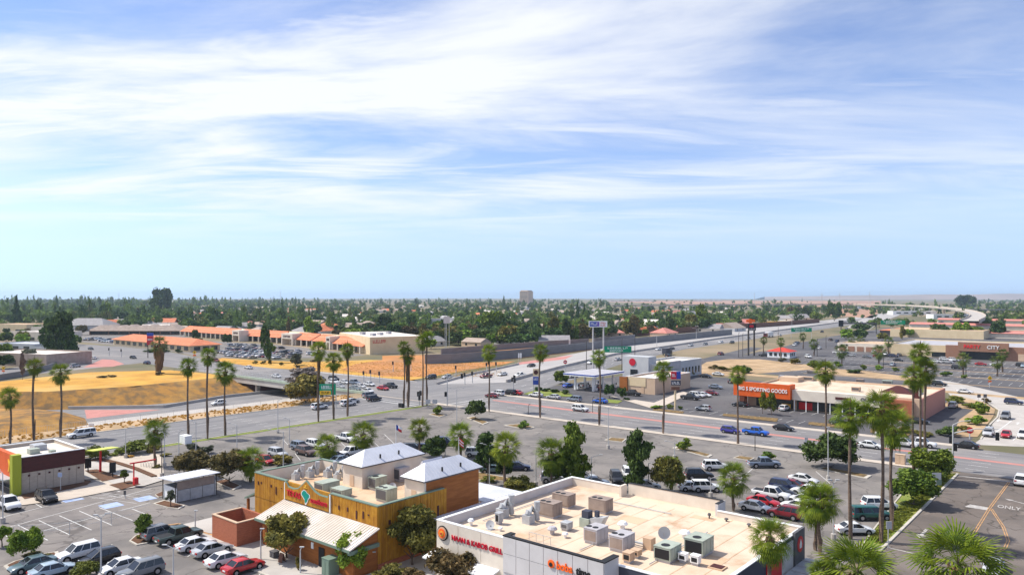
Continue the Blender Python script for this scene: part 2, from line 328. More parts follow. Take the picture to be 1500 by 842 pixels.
# ============================================================ THE SETTING: ground, cutting, roads
TZ = -5.0
trench = [(-186, -120), (-186, 146.2), (-186, 184), (-262, 184), (-262, 148), (-258, 110), (-264, 85), (-285, 70), (-300, 40), (-310, -120)]
def ground_with_hole():
    bm = bmesh.new(); S = 9000
    def ring(pts):
        vs = [bm.verts.new((p[0], p[1], 0)) for p in pts]
        for i in range(len(vs)): bm.edges.new((vs[i], vs[(i + 1) % len(vs)]))
    ring([(-S, -S), (S, -S), (S, S), (-S, S)]); ring(trench)
    bmesh.ops.triangle_fill(bm, edges=bm.edges[:], use_beauty=True)
    for f in bm.faces:
        f.normal_update()
        if f.normal.z < 0: f.normal_flip()
    me = bpy.data.meshes.new('ground'); bm.to_mesh(me); bm.free(); me.materials.append(MATS['ground'])
    o = bpy.data.objects.new('ground', me); COL.objects.link(o); o['kind'] = 'structure'
ground_with_hole()
# the cutting below the bridge: bed, near retaining wall, far grass slope
sheet('freeway_bed', [(-186, -120), (-186, 183.9), (-262, 183.9), (-262, 148), (-244, 120), (-250, 95), (-270, 72), (-290, 40), (-300, -120)], TZ, 'roadB')
sheet('freeway_lane', [(-186, -120), (-186, 183), (-224, 183), (-224, -120)], TZ + 0.012, 'concrete')
m = MB().mat('greywall'); m.box(-186, -185.7, -120, 146, TZ - 0.3, -0.01); struct(m, 'retaining_wall')
m = MB().mat('greywall'); m.box(-262, -186, 183.9, 184.3, TZ - 0.3, -0.01); struct(m, 'retaining_wall')
def slope(name, top, bot, mname, nseg=6, bump=0.35):
    m = MB().mat(mname); n = len(top); vs = []; rr = random.Random(3)
    for i in range(n):
        a = Vector(top[i]); b = Vector(bot[i])
        for k in range(nseg + 1):
            q = a.lerp(b, k / nseg); q.z += (0 if k in (0, nseg) else rr.uniform(-bump, bump)); vs.append(q)
    fs = [(i * (nseg + 1) + k, (i + 1) * (nseg + 1) + k, (i + 1) * (nseg + 1) + k + 1, i * (nseg + 1) + k + 1) for i in range(n - 1) for k in range(nseg)]
    fs = [tuple(reversed(f)) for f in fs]
    m.add(vs, fs); return struct(m, name, smooth=True)
def dense(pts, step=5):
    out = []
    for i in range(len(pts) - 1):
        a = Vector(pts[i]); b = Vector(pts[i + 1]); k = max(1, int((b - a).length / step))
        out += [tuple(a.lerp(b, j / k)) for j in range(k)]
    return out + [tuple(pts[-1])]
def resamp(pts, n):
    pts = [Vector(p) for p in pts]; ls = [0]
    for i in range(len(pts) - 1): ls.append(ls[-1] + (pts[i + 1] - pts[i]).length)
    out = []
    for k in range(n):
        t = ls[-1] * k / (n - 1); i = max(j for j in range(len(ls)) if ls[j] <= t + 1e-6); i = min(i, len(pts) - 2)
        out.append(pts[i].lerp(pts[i + 1], (t - ls[i]) / max(1e-6, ls[i + 1] - ls[i])))
    return out
top = resamp([(-310, -120, 0), (-300, 40, 0), (-285, 70, 0), (-264, 85, 0), (-258, 110, 0), (-262, 147.8, 0)], 50)
bot = resamp([(-296, -120, TZ), (-284, 40, TZ), (-268, 72, TZ), (-249, 95, TZ), (-243, 120, TZ), (-246, 147.8, TZ)], 50)
slope('embankment', top, bot, 'dryslope')
# low dry knoll between the two lower lanes, at the left edge
m = MB().mat('dryslope'); kp = pp((-60, 655, -5), (-40, 602, -5), (60, 604, -5), (124, 612, -5), (130, 622, -5), (60, 634, -5))
vs = [(x, y, TZ) for x, y in kp]; cx = sum(v[0] for v in vs) / 6; cy = sum(v[1] for v in vs) / 6
tp = [(cx + (x - cx) * 0.6, cy + (y - cy) * 0.6, TZ + 2.2) for x, y, z in vs]
m.add(vs + tp + [(cx, cy, TZ + 2.6)], [(i, (i + 1) % 6, 6 + (i + 1) % 6, 6 + i) for i in range(6)] + [(6 + i, 6 + (i + 1) % 6, 12) for i in range(6)])
o = struct(m, 'dry_knoll', smooth=True)
sheet('red_paving', pp((127, 613, -5), (236, 600, -5), (124, 600, -5)), TZ + 0.02, 'redpave')
m = MB().mat('concrete'); ribbon(m, pp((100, 599, -5), (240, 597, -5), (330, 582, -5), (420, 572, -5)), 0.5, TZ, TZ + 0.9); struct(m, 'barrier_wall')
m = MB().mat('redpave'); m.add([(-262, 149, -0.3), (-262, 181, -0.3), (-250, 181, TZ + 0.03), (-250, 149, TZ + 0.03)], [(0, 3, 2, 1)]); struct(m, 'paved_abutment_slope')
# ------------------------------------------------------------ ground cover zones, each a sheet above the one below
sheet('dry_field', [(-300.2, 40), (-285.2, 70), (-264.2, 85.1), (-258.2, 110), (-262.3, 146)] + pp((300, 546.5), (250, 542), (130, 545), (-30, 562)) + [(-330, 40)], 0.012, 'drygrass')
sheet('dry_field', pp((300, 534), (325, 524), (380, 528), (450, 530), (540, 527), (600, 528), (640, 532), (740, 532), (600, 557), (560, 553), (440, 541)), 0.012, 'drygrass')
sheet('dirt_lot', pp((500, 541), (520, 533), (560, 527), (600, 527), (640, 533), (755, 529), (740, 533), (620, 552), (560, 551)), 0.024, 'dirt')
sheet('dirt_strip', pp((560, 521), (640, 519.5), (780, 509), (920, 499.5), (1060, 486), (1070, 492), (880, 511), (750, 526), (630, 533), (560, 529)), 0.018, 'dirt')
sheet('dry_verge', pp((1068, 478), (1205, 471), (1225, 476), (1180, 484), (1075, 496)), 0.02, 'dirt')
sheet('dry_field', pp((1085, 478), (1120, 471), (1200, 468.5), (1195, 472), (1100, 480)), 0.024, 'drygrass')
sheet('open_field', pp((880, 441.6), (930, 440.2), (1290, 440.2), (1290, 449), (1240, 452), (1130, 450), (1010, 446)), 0.02, 'farfield')
sheet('open_field', pp((1200, 453), (1240, 452), (1290, 454), (1278, 466), (1215, 462)), 0.03, 'farfield')
sheet('vacant_lot', pp((1005, 548), (1035, 530), (1065, 526), (1112, 526), (1185, 534), (1188, 541), (1060, 551)), 0.024, 'tandirt')
sheet('vacant_lot', pp((1185, 537), (1262, 543), (1335, 552), (1385, 560), (1385, 566), (1330, 557), (1188, 546)), 0.026, 'tandirt')
sheet('party_parking_lot', pp((1080, 525), (1125, 516), (1225, 516), (1300, 519), (1500, 530), (1560, 590), (1500, 580), (1400, 558), (1330, 549.5), (1190, 533)), 0.016, 'lot_dark')
sheet('service_lot', pp((1112, 520), (1160, 504), (1215, 493), (1300, 480), (1420, 478), (1520, 490), (1520, 500), (1300, 500), (1225, 513)), 0.013, 'lot_dark')
sheet('service_road', pp((930, 556), (1010, 530), (1100, 508), (1118, 510), (1060, 528), (1010, 548)), 0.014, 'lot_dark')
sheet('dry_verge', rect(-186, -176, -60, 140), 0.012, 'tandirt')
sheet('parking_lot', rect(-150, -25, -60, 146), 0.010, 'lot')
sheet('side_parking_lot', [(-150, -60), (-96, -60), (-96, 50), (-150, 50)], 0.016, 'lot_left')
sheet('shop_parking_lot', [(-150, 172), (-26, 172), (-30, 245), (-112, 262), (-150, 262)], 0.010, 'lot_dark')
sheet('party_parking_lot', [(-150, 292), (-110, 285), (-20, 268), (30, 268), (30, 420), (-70, 460), (-140, 500), (-158, 400)], 0.010, 'lot_dark')
sheet('mall_parking_lot', [(-650, 196), (-480, 194), (-404, 193), (-352, 183), (-316, 205), (-300, 230), (-305, 246), (-410, 262), (-520, 252), (-560, 285), (-700, 260)], 0.010, 'lot')
# ------------------------------------------------------------ roads
sheet('cross_street', [(-520, 130), (-470, 160), (-420, 154), (-336, 150), (-262, 147.5), (-186, 147), (-150, 147), (120, 147), (120, 171), (-150, 171), (-190, 180), (-254, 175.5), (-300, 174), (-352, 181), (-404, 191), (-470, 192), (-540, 180)], 0.016, 'roadA')
sheet('main_street', rect(-176, -151, -80, 146.98), 0.018, 'roadB')
fw = pp((640, 590), (735, 588), (790, 572), (920, 530), (1000, 512), (1150, 490), (1300, 468.5), (1318, 462), (1300, 459), (1262, 463), (1200, 470), (930, 495), (880, 510), (690, 548), (610, 558))
sheet('freeway', fw, 0.022, 'roadB')
sheet('freeway_lane', pp((655, 559), (692, 548), (880, 510), (930, 495), (1200, 470), (1256, 464), (1264, 466.5), (1215, 473), (1050, 497), (900, 520), (740, 560), (640, 563)), 0.028, 'freeway')
sheet('red_paving', pp((758, 531), (840, 520), (828, 526), (760, 534)), 0.034, 'redpave')
sheet('ramp_road', pp((1240, 480), (1256, 470), (1275, 462), (1310, 455.5), (1350, 452.5), (1362, 454.5), (1322, 459.5), (1292, 471), (1275, 482)), 0.03, 'freeway')
sheet('side_street', [(-470, 160), (-425, 150), (-372, 118), (-340, 60), (-336, 20), (-312, 20), (-318, 75), (-330, 112), (-345, 150)], 0.022, 'roadA')
sheet('red_paving', pp((122, 538), (150, 526), (166, 527), (182, 533), (165, 537)), 0.034, 'redpave')
sheet('curving_road', pp((1425, 651), (1440, 640), (1461, 611), (1463, 601), (1448, 590), (1392, 579), (1380, 566), (1330, 556), (1335, 550), (1400, 560), (1500, 583), (1620, 612), (1640, 660)), 0.022, 'concrete')
sheet('driveway_road', rect(-23, 6, 8, 146.9), 0.018, 'drive')
sheet('sidewalk', [(-186, 146.2), (-151, 146.2), (-151, 145), (-26, 145), (-26, 147), (-30, 147), (-151, 147), (-186, 147)], 0.10, 'walk')
m = MB().mat('kerb')
m.box(-151, -23.4, 146.95, 147.2, 0, 0.13); m.box(-150.9, -150.6, -60, 144.9, 0, 0.14); m.box(-23.35, -23.0, 95, 144.9, 0, 0.16)
m.box(-150, -26, 171, 171.3, 0, 0.13); m.box(-176.3, -176, -60, 140, 0, 0.14)
ribbon(m, pp((1437, 643), (1450, 622), (1461, 611), (1463.5, 601), (1448, 590), (1392, 579.5)), 0.35, 0, 0.15)
struct(m, 'kerb')
sheet('sidewalk', rect(-150.6, -26, 171.3, 173.6), 0.09, 'walk')
sheet('grass_verge', [(-150.55, 60), (-148.9, 60), (-148.9, 138), (-150.55, 144.8)], 0.05, 'lawn')
sheet('red_median', [(-143, 162.6), (-120, 162.2), (-60, 161.4), (10, 160.6), (10, 159.2), (-60, 159.6), (-120, 160.2), (-143, 161.2)], 0.03, 'redpave')
sheet('lawn', [(-25.2, 96), (-24.2, 95.2), (-23.4, 97.5), (-23.4, 144.6), (-28.4, 144.6), (-26.8, 118), (-25.8, 103)], 0.06, 'lawn')
m = MB().mat('kerb'); ribbon(m, [(-28.5, 144.6), (-26.9, 118), (-25.9, 103), (-25.3, 96), (-24.2, 95.0), (-23.3, 97.4)], .2, 0, .14); struct(m, 'kerb')
# lane markings on the streets, with stop bars, arrows
def dashes(mb, x0, y0, x1, y1, w=0.14, on=3.0, off=6.0, z=0.036):
    a = Vector((x0, y0)); b = Vector((x1, y1)); d = b - a; ln = d.length; d.normalize(); n = Vector((-d.y, d.x)) * w / 2; t = 0
    while t < ln:
        e = min(t + on, ln); p, q = a + d * t, a + d * e
        mb.add([(p - n).to_tuple() + (z,), (q - n).to_tuple() + (z,), (q + n).to_tuple() + (z,), (p + n).to_tuple() + (z,)], [(0, 1, 2, 3)]); t += on + off
m = MB().mat('paint')
for y in (150.6, 154.1, 157.4, 164.6, 167.8): dashes(m, -140, y, 40, y)
for x in (-154.6, -158, -161.4, -164.8, -168.2, -171.6): dashes(m, x, -40, x, 138)
dashes(m, -151.3, 139.5, -176, 139.5, 0.5, 40, 0); dashes(m, -151.3, 142, -176, 142, 0.3, 40, 0); dashes(m, -147, 147.8, -147, 162, 0.4, 40, 0); dashes(m, -144, 147.8, -144, 162, 0.3, 40, 0)
for y in (157, 161, 165, 170): dashes(m, -320, y, -182, y)
for k in (0.25, 0.5, 0.75):
    for i in range(6):
        near = [P(790, 572), P(920, 530), P(1000, 512), P(1150, 490), P(1300, 468.5)]; far = [P(740, 560), P(900, 520), P(1050, 497), P(1180, 479), P(1262, 467)]
        if i < 4:
            a = Vector(near[i][:2]).lerp(Vector(far[i][:2]), k); b = Vector(near[i + 1][:2]).lerp(Vector(far[i + 1][:2]), k); dashes(m, a.x, a.y, b.x, b.y, 0.2, 4, 8, 0.042)
for i, (p, q) in enumerate((((1449, 640), (1482, 616)), ((1484, 645), (1500, 628)))): a, b = P(*p), P(*q); dashes(m, a[0], a[1], b[0], b[1], 0.25, 60, 0)
ar = P(1462, 616); a2 = P(1491, 620)
for a in (ar, a2):
    m.add([(a[0] + x, a[1] + y, 0.04) for x, y in ((-0.2, -1.6), (0.2, -1.6), (0.2, 0.6), (0.7, 0.6), (0, 2), (-0.7, 0.6), (-0.2, 0.6))], [(0, 1, 2, 3, 4, 5, 6)])
struct(m, 'lane_marking')
# the driveway: stop bar, white arrows, yellow lines, ONLY
m = MB().mat('paint_worn'); dashes(m, -23, 143.6, -12, 144.8, 0.45, 40, 0, 0.034)
a = P(1448, 742); 
def arrow(mb, c, ang, s=1.0, z=0.036, head=True):
    M2 = Matrix.Rotation(ang, 3, 'Z')
    pts = [(-0.15, -1.8), (0.15, -1.8), (0.15, 0.6), (0.55, 0.6), (0, 1.9), (-0.55, 0.6), (-0.15, 0.6)]
    mb.add([tuple(M2 @ Vector((x * s, y * s, 0)) + Vector((c[0], c[1], z))) for x, y in pts], [tuple(range(7))])
arrow(m, P(1487, 734), R(60), 0.85); arrow(m, P(1352, 781), R(180), 1.25)
q = pp((1413, 747), (1447, 738.5), (1452, 742.5), (1422, 739)); 
m.add([P(1413, 742)[:2] + (0.036,), P(1445, 747)[:2] + (0.036,), P(1450, 743.5)[:2] + (0.036,), P(1421, 738.5)[:2] + (0.036,)], [(0, 1, 2, 3)])
dashes(m, *P(1302, 802)[:2], *P(1345, 812)[:2], 0.25, 40, 0, 0.036)
struct(m, 'driveway_marking')
m = MB().mat('paint_yellow')
l1 = [P(1478, 706), P(1449, 745), P(1420, 792)]; l2 = [P(1452, 745), P(1470, 772), P(1477, 792), P(1472, 803), P(1462, 808)]
for l in (l1, l2):
    for off in (-0.13, 0.13):
        for i in range(len(l) - 1): dashes(m, l[i][0] + off, l[i][1], l[i + 1][0] + off, l[i + 1][1], 0.12, 60, 0, 0.04)
struct(m, 'yellow_marking')
o = text('street_lettering', 'ONLY', 2.6, P(1478, 743, 0.03), (0, 0, R(4)), 'paint_worn', ext=0.004, sx=0.40); o['kind'] = 'structure'
# stall lines of the car parks
m = MB().mat('paint')
def stalls(x0, y0, dx, dy, n, lx, ly, w=0.11, z=0.026):
    for i in range(n): dashes(m, x0 + dx * i, y0 + dy * i, x0 + dx * i + lx, y0 + dy * i + ly, w, 40, 0, z)
A = P(72, 771)
def px_line(a, b, w=0.12, z=0.03): p, q = P(*a), P(*b); dashes(m, p[0], p[1], q[0], q[1], w, 60, 0, z)
for a, b in (((25, 768), (70, 791)), ((57, 762), (102, 783)), ((87, 755), (134, 776)), ((116, 748), (164, 769)), ((145, 743), (194, 762)), ((193, 745), (222, 756)), ((43, 733), (62, 743)), ((8, 784), (22, 792)),
    ((0, 758), (182, 713)), ((182, 713), (236, 702)), ((15, 771), (222, 715)), ((30, 776), (58, 786)), ((60, 778), (220, 736)), ((155, 713), (176, 720))): px_line(a, b)
for a, b in (((130, 727), (200, 737)), ((140, 724), (212, 733)), ((150, 721), (218, 731)), ((134, 730), (222, 722)), ((120, 716), (170, 727))): px_line(a, b, 0.08)
for i in range(9): px_line((275 + i * 24, 815 + i * 8.5), (293 + i * 24, 800 + i * 8.5), 0.1)
for a, b in (((414, 643), (428, 658)), ((432, 664), (440, 674)), ((500, 648), (512, 660)), ((563, 636), (580, 652)), ((1086, 700), (1105, 684)), ((1072, 716), (1092, 700)), ((1195, 690), (1216, 708)), ((540, 640), (556, 655)), ((1170, 700), (1192, 715))): px_line(a, b, 0.1)
stalls(-138, 176, 0, 0, 0, 0, 0); stalls(-108, 190, 0, 2.8, 12, 5, 0); stalls(-92, 178, 2.8, 0, 16, 0, 5, 0.1); stalls(-80, 193.5, 2.8, 0, 14, 0, 4.5, 0.1)
for y in (300, 318, 336, 354, 372, 390): stalls(-120, y, 3.0, 0, 36, 0, 10, 0.1)
for y in (200, 216, 232): stalls(-480, y, 3.0, 0, 55, 0, 9, 0.1)
struct(m, 'stall_marking')
m = MB().mat('paint_blue')
for c in ((105, 731), (163, 740), (212, 730)):
    a = P(*c); m.add([(a[0] + x, a[1] + y, 0.03) for x, y in ((-1.3, -1.3), (1.3, -1.3), (1.3, 1.3), (-1.3, 1.3))], [(0, 1, 2, 3)])
struct(m, 'accessible_marking')
# ------------------------------------------------------------ pavements, planting beds and traffic islands
sheet('sidewalk', pp((20, 742), (26, 728), (104, 717), (150, 703), (168, 700), (122, 703), (121, 690), (122, 681), (165, 680), (240, 703), (205, 712), (160, 720), (100, 732)), 0.12, 'walk')
sheet('plaza', pp((128, 676), (165, 668), (200, 660), (238, 667), (240, 695), (235, 702), (170, 684), (122, 678)), 0.10, 'walk')
sheet('footpath', pp((122, 700), (128, 676), (158, 678), (200, 686), (238, 704), (212, 712), (180, 717), (152, 702)), 0.14, 'concrete')
sheet('planting_bed', pp((124, 690), (142, 688), (182, 700), (150, 706)), 0.17, 'mulch'); sheet('planting_bed', pp((160, 711), (190, 705), (206, 710), (178, 718)), 0.17, 'mulch')
sheet('planting_bed', pp((30, 726), (120, 704), (134, 705), (128, 711), (36, 732)), 0.16, 'mulch')
m = MB().mat('mulch'); ribbon(m, pp((122, 676), (150, 674), (175, 680), (200, 688), (226, 699)), 0.9, 0.1, 0.3); struct(m, 'planting_bed')
def island(pts, cover='mulch', z=0.16):
    c = [sum(p[k] for p in pts) / len(pts) for k in (0, 1)]
    m = MB().mat('kerb'); m.prism(pts, 0.0, 0.14); o = struct(m, 'traffic_island')
    sheet('planting_bed', [(c[0] + (p[0] - c[0]) * 0.86, c[1] + (p[1] - c[1]) * 0.86) for p in pts], z, cover)
island(pp((224, 738), (240, 733), (271, 741), (262, 746), (246, 744))); island(pp((227, 725), (238, 720), (243, 726), (232, 729)))
island(pp((189, 793), (198, 785), (222, 776), (226, 782), (216, 796), (200, 799)), 'mulch'); island(pp((5, 830), (20, 823), (62, 812), (85, 808), (88, 814), (40, 832), (12, 836)), 'mulch')
island(pp((312, 705), (330, 702), (354, 712), (342, 718))); island(pp((650, 693), (690, 690), (756, 702), (750, 706), (700, 704)), 'soil')
for pts in (((985, 656), (993, 654), (1044, 667), (1038, 670)), ((1074, 671), (1082, 668), (1106, 671), (1098, 675)), ((1196, 686), (1206, 684), (1277, 697), (1270, 701)), ((885, 645), (895, 641), (918, 643), (912, 648)), ((628, 607), (640, 605), (654, 608), (644, 611)), ((684, 612), (694, 610), (716, 619), (708, 622)), ((738, 623), (760, 621), (784, 626), (770, 629))):
    island(pp(*pts), 'soil')
sheet('sidewalk', [(-96, 44.5), (-60, 44.5), (-56.8, 46), (-56.8, 76), (-60, 76), (-63.5, 60), (-63.5, 50), (-96, 53)], 0.14, 'concrete')
m = MB().mat('kerb'); m.box(-96.1, -62, 44.2, 44.5, 0, 0.16); struct(m, 'kerb')
m = MB().mat('paint_yellow'); ribbon(m, pp((246, 770), (262, 768), (285, 777), (320, 787)), 0.35, 0.0, 0.17); struct(m, 'yellow_kerb')
sheet('sidewalk', [(-57, 46), (-24.5, 46), (-24.5, 82), (-27, 82), (-57, 82)], 0.12, 'concrete')
sheet('sidewalk', pp((893, 580), (960, 600), (968, 597), (1010, 577), (1000, 573), (958, 590)), 0.12, 'walk')
sheet('lawn', pp((766, 577), (790, 570), (830, 574), (842, 581), (785, 580)), 0.11, 'lawn'); sheet('lawn', pp((880, 584), (912, 587), (905, 591), (870, 588)), 0.11, 'lawn')
sheet('planting_bed', pp((1382, 595), (1395, 578), (1440, 588), (1458, 600), (1455, 610), (1432, 640), (1395, 640), (1405, 615), (1426, 600)), 0.09, 'tandirt')
for a, b, c, d in (((958, 598), (1002, 603), (1000, 606), (956, 601)), ((1060, 606), (1140, 613), (1138, 618), (1058, 609)), ((1185, 618), (1240, 623), (1238, 628), (1184, 622)), ((1275, 628), (1335, 635), (1330, 639), (1275, 634))): sheet('planting_bed', pp(a, b, c, d), 0.12, 'soil')
for k in range(4): sheet('planting_bed', [(-100 + k * 3, 296 + k * 26), (-10, 292 + k * 26), (-10, 293.4 + k * 26), (-100 + k * 3, 297.4 + k * 26)], 0.05, 'tandirt')
sheet('planting_bed', [(-128, 276), (-20, 262), (-20, 267), (-128, 284)], 0.05, 'tandirt')
# distant hills
m = MB().mat('hill'); hs = []
for i in range(41):
    t = i / 40; px = 1120 + t * 900; e = 8 * math.sin(min(1, t * 1.8) * math.pi / 2) * (1 + 0.12 * math.sin(i * 1.3)); hs.append((D(px, 7800, -1), D(px, 8300, 29 + 4.4 * e * 8300 / 8300)))
vs = []; 
for a, b in hs: vs += [a, b, (b[0] - 400, b[1] + 700, -1)]
m.add(vs, [(3 * i + k, 3 * i + 3 + k, 3 * i + 4 + k, 3 * i + 1 + k) for i in range(40) for k in (0, 1)]); struct(m, 'hills', smooth=True)
# ============================================================ BUILDINGS
def shell(root, x0, x1, y0, y1, h, wall='stucco', roof='roofcream', par=0.8, th=0.28, cop=None, faces=None, z0=0.0):
    """four walls with a parapet, a roof sheet below its top, a coping; separate wall parts"""
    faces = faces or {}
    for key, b in (('front', (x0, x1, y0, y0 + th)), ('back', (x0, x1, y1 - th, y1)), ('left', (x0, x0 + th, y0 + th, y1 - th)), ('right', (x1 - th, x1, y0 + th, y1 - th))):
        m = MB().mat(faces.get(key, wall)); m.box(*b, z0, h); m.build('wall', root)
    m = MB().mat(roof); m.box(x0 + th, x1 - th, y0 + th, y1 - th, h - par - 0.25, h - par); m.build('roof', root)
    if cop:
        m = MB().mat(cop); e = 0.06
        m.box(x0 - e, x1 + e, y0 - e, y0 + th + e, h, h + 0.09); m.box(x0 - e, x1 + e, y1 - th - e, y1 + e, h, h + 0.09)
        m.box(x0 - e, x0 + th + e, y0 + th + e, y1 - th - e, h, h + 0.09); m.box(x1 - th - e, x1 + e, y0 + th + e, y1 - th - e, h, h + 0.09); m.build('coping', root)
def hip(mb, x0, x1, y0, y1, z0, z1, ov=0.4, inset=None):
    x0 -= ov; x1 += ov; y0 -= ov; y1 += ov; w = x1 - x0; d = y1 - y0
    if d >= w:
        i = w / 2 if inset is None else inset; c = (x0 + x1) / 2; r = [(c, y0 + i, z1), (c, y1 - i, z1)]
        fs = [(0, 1, 4), (1, 2, 5, 4), (2, 3, 5), (3, 0, 4, 5)]
    else:
        i = d / 2 if inset is None else inset; c = (y0 + y1) / 2; r = [(x0 + i, c, z1), (x1 - i, c, z1)]
        fs = [(0, 1, 5, 4), (1, 2, 5), (2, 3, 4, 5), (3, 0, 4)]
    mb.add([(x0, y0, z0), (x1, y0, z0), (x1, y1, z0), (x0, y1, z0)] + r, fs + [(3, 2, 1, 0)])
    return mb
def gable(mb, x0, x1, y0, y1, z0, z1, ov=0.4):
    if x1 - x0 >= y1 - y0:
        c = (y0 + y1) / 2; mb.add([(x0, y0 - ov, z0), (x1, y0 - ov, z0), (x1, c, z1), (x0, c, z1), (x1, y1 + ov, z0), (x0, y1 + ov, z0)], [(0, 1, 2, 3), (3, 2, 4, 5), (0, 3, 5), (1, 4, 2), (0, 5, 4, 1)])
    else:
        c = (x0 + x1) / 2; mb.add([(x0 - ov, y0, z0), (x0 - ov, y1, z0), (c, y1, z1), (c, y0, z1), (x1 + ov, y1, z0), (x1 + ov, y0, z0)], [(1, 0, 3, 2), (2, 3, 5, 4), (0, 5, 3), (1, 2, 4), (0, 1, 4, 5)])
    return mb
def fbox(root, name, x0, x1, y0, y1, z0, z1, m): return MB().mat(m).box(x0, x1, y0, y1, z0, z1).build(name, root)
def glyphs(mb, m, x0, z0, w, h, n, y, seed, axis='x', depth=0.06, x_fix=0):
    """small raised strokes where the photograph's lettering is too small to read"""
    rr = random.Random(seed); mb.mat(m); cw = w / n
    for i in range(n):
        a = x0 + i * cw; k = rr.random()
        segs = [(0.05, 0.25, 0, 1)] + ([(0.25, 0.8, 0.8, 1)] if k > 0.3 else []) + ([(0.25, 0.8, 0, 0.2)] if k < 0.75 else []) + ([(0.6, 0.8, 0.2, 0.8)] if k > 0.5 else []) + ([(0.25, 0.7, 0.42, 0.58)] if 0.2 < k < 0.7 else [])
        for s in segs:
            if axis == 'x': mb.box(a + s[0] * cw, a + s[1] * cw, y - depth, y, z0 + s[2] * h, z0 + s[3] * h)
            else: mb.box(x_fix, x_fix + depth, a + s[0] * cw, a + s[1] * cw, z0 + s[2] * h, z0 + s[3] * h)
    return mb
# ------------------------------------------------------------ timber restaurant
tx = thing('steakhouse', 'timber clad restaurant with green trimmed parapet and long pale lean-to roof', 'restaurant')
X0, X1, Y0, Y1, HT = -88.4, -63.7, 53.0, 63.6, 7.0
for b in ((X0, X1, Y0, Y0 + .3), (X0, -79.6, Y1 - .3, Y1), (X0, X0 + .3, Y0 + .3, Y1 - .3), (X1 - .3, X1, Y0 + .3, Y1 - .3), (-64.1, X1 - .3, Y1 - .3, Y1)): fbox(tx, 'wall', *b, 0, HT, 'wood')
fbox(tx, 'roof', X0 + .3, X1 - .3, Y0 + .3, Y1 - .3, 5.2, 5.5, 'rooftan'); fbox(tx, 'rear_wing', -75.59, -67.61, Y1 - .29, 72, 0, 5.495, 'rooftan')
m = MB().mat('stuccocream'); m.box(X0 + 0.3, X1 - 0.3, Y0 + 0.3, Y0 + 0.36, 5.4, 6.98); m.box(X0 + 0.3, -79.6, Y1 - 0.36, Y1 - 0.3, 5.4, 6.98)
m.box(X0 + 0.3, X0 + 0.36, Y0 + 0.36, Y1 - 0.36, 5.4, 6.98); m.box(X1 - 0.36, X1 - 0.3, Y0 + 0.36, Y1 - 0.36, 5.4, 6.98); m.build('parapet_lining', tx)
for b in ((X0 - .08, -81.2, Y0 - .08, Y0 + .38, HT, HT + .12), (-72.2, X1 + .08, Y0 - .08, Y0 + .38, HT - .02, HT + .10), (X0 - .08, -79.62, Y1 - .38, Y1 + .08, HT, HT + .12), (X0 - .08, X0 + .38, Y0 + .38, Y1 - .38, HT, HT + .12), (X1 - .38, X1 + .08, Y0 + .38, Y1 - .38, HT - .02, HT + .10)): MB().mat('greentrim').box(*b).build('coping', tx)
prof = [(-81.2, 6.9), (-80.9, 6.9), (-80.5, 6.45), (-79.4, 6.35), (-78.4, 6.55), (-76.7, 7.75), (-75.0, 6.75), (-74.0, 6.5), (-72.4, 6.5), (-72.2, 6.9)]
m = MB().mat('wood'); vs = [(x, Y0 - .22, z) for x, z in prof] + [(x, Y0 + .05, z) for x, z in prof] + [(-81.2, Y0 - .22, 4.9), (-72.2, Y0 - .22, 4.9), (-81.2, Y0 + .05, 4.9), (-72.2, Y0 + .05, 4.9)]
n = len(prof); fs = [tuple([20, 21] + list(range(n - 1, -1, -1))), tuple([22] + list(range(n, 2 * n)) + [23])] + [(i, i + 1, n + i + 1, n + i) for i in range(n - 1)] + [(20, 0, n, 22), (21, 23, 2 * n - 1, n - 1)]
m.add(vs, fs); gb = m.build('sign_gable', tx)
m = MB().mat('greentrim')
for i in range(n - 1): m.tube([(prof[i][0], Y0 - .1, prof[i][1] + .04), (prof[i + 1][0], Y0 - .1, prof[i + 1][1] + .04)], 0.13, 5)
m.build('trim', gb)
for x in (-81.4, -72.15): MB().mat('white').box(x, x + .15, Y0 - .2, Y0 - .06, 4.8, 6.9).build('downpipe', tx)
text('lettering', 'TEXAS', 1.0, (-79.25, Y0 - .26, 5.75), (R(90), 0, 0), 'redsign', tx, 0.06)
text('lettering', 'southern', .92, (-74.1, Y0 - .26, 5.7), (R(90), 0, 0), 'redsign', tx, 0.06)
m = MB().mat('white'); br = [(-0.75, .5), (-.35, .85), (.1, .75), (.3, .55), (.8, .35), (.85, 0), (.55, -.3), (.35, -.75), (.05, -1.15), (-.12, -1.0), (-.2, -.55), (-.55, -.2), (-.85, .1)]
m.add([(-76.75 + x * 1.1, Y0 - .27, 5.95 + z * 0.9) for x, z in br], [tuple(range(len(br)))]); m.mat('teal'); m.add([(-76.75 + x * .92, Y0 - .30, 6.0 + z * .76) for x, z in br], [tuple(range(len(br)))])
m.mat('gold'); m.box(-77.1, -76.4, Y0 - .29, Y0 - .22, 6.95, 7.03); m.box(-76.9, -76.6, Y0 - .29, Y0 - .22, 7.1, 7.3); m.build('emblem', tx)
# knots and star ornaments on the boards
m = MB().mat('maroon'); rr = random.Random(5)
for x in (-87.6, -86.9, -84.6, -83.5, -82.3, -71.3, -70.6, -69, -67.4, -66.2, -65.3): MB().mat('maroon').box(x, x + .25, Y0 - .10, Y0 - .06, 5.5 + rr.uniform(-.5, .5), 5.8 + rr.uniform(.1, .3)).build('ornament', tx)
for y in (54.5, 56.4, 57.2, 60, 62): MB().mat('maroon').box(X1 + .06, X1 + .10, y, y + .3, 4.6 + rr.uniform(-1, .4), 5.2).build('ornament', tx)
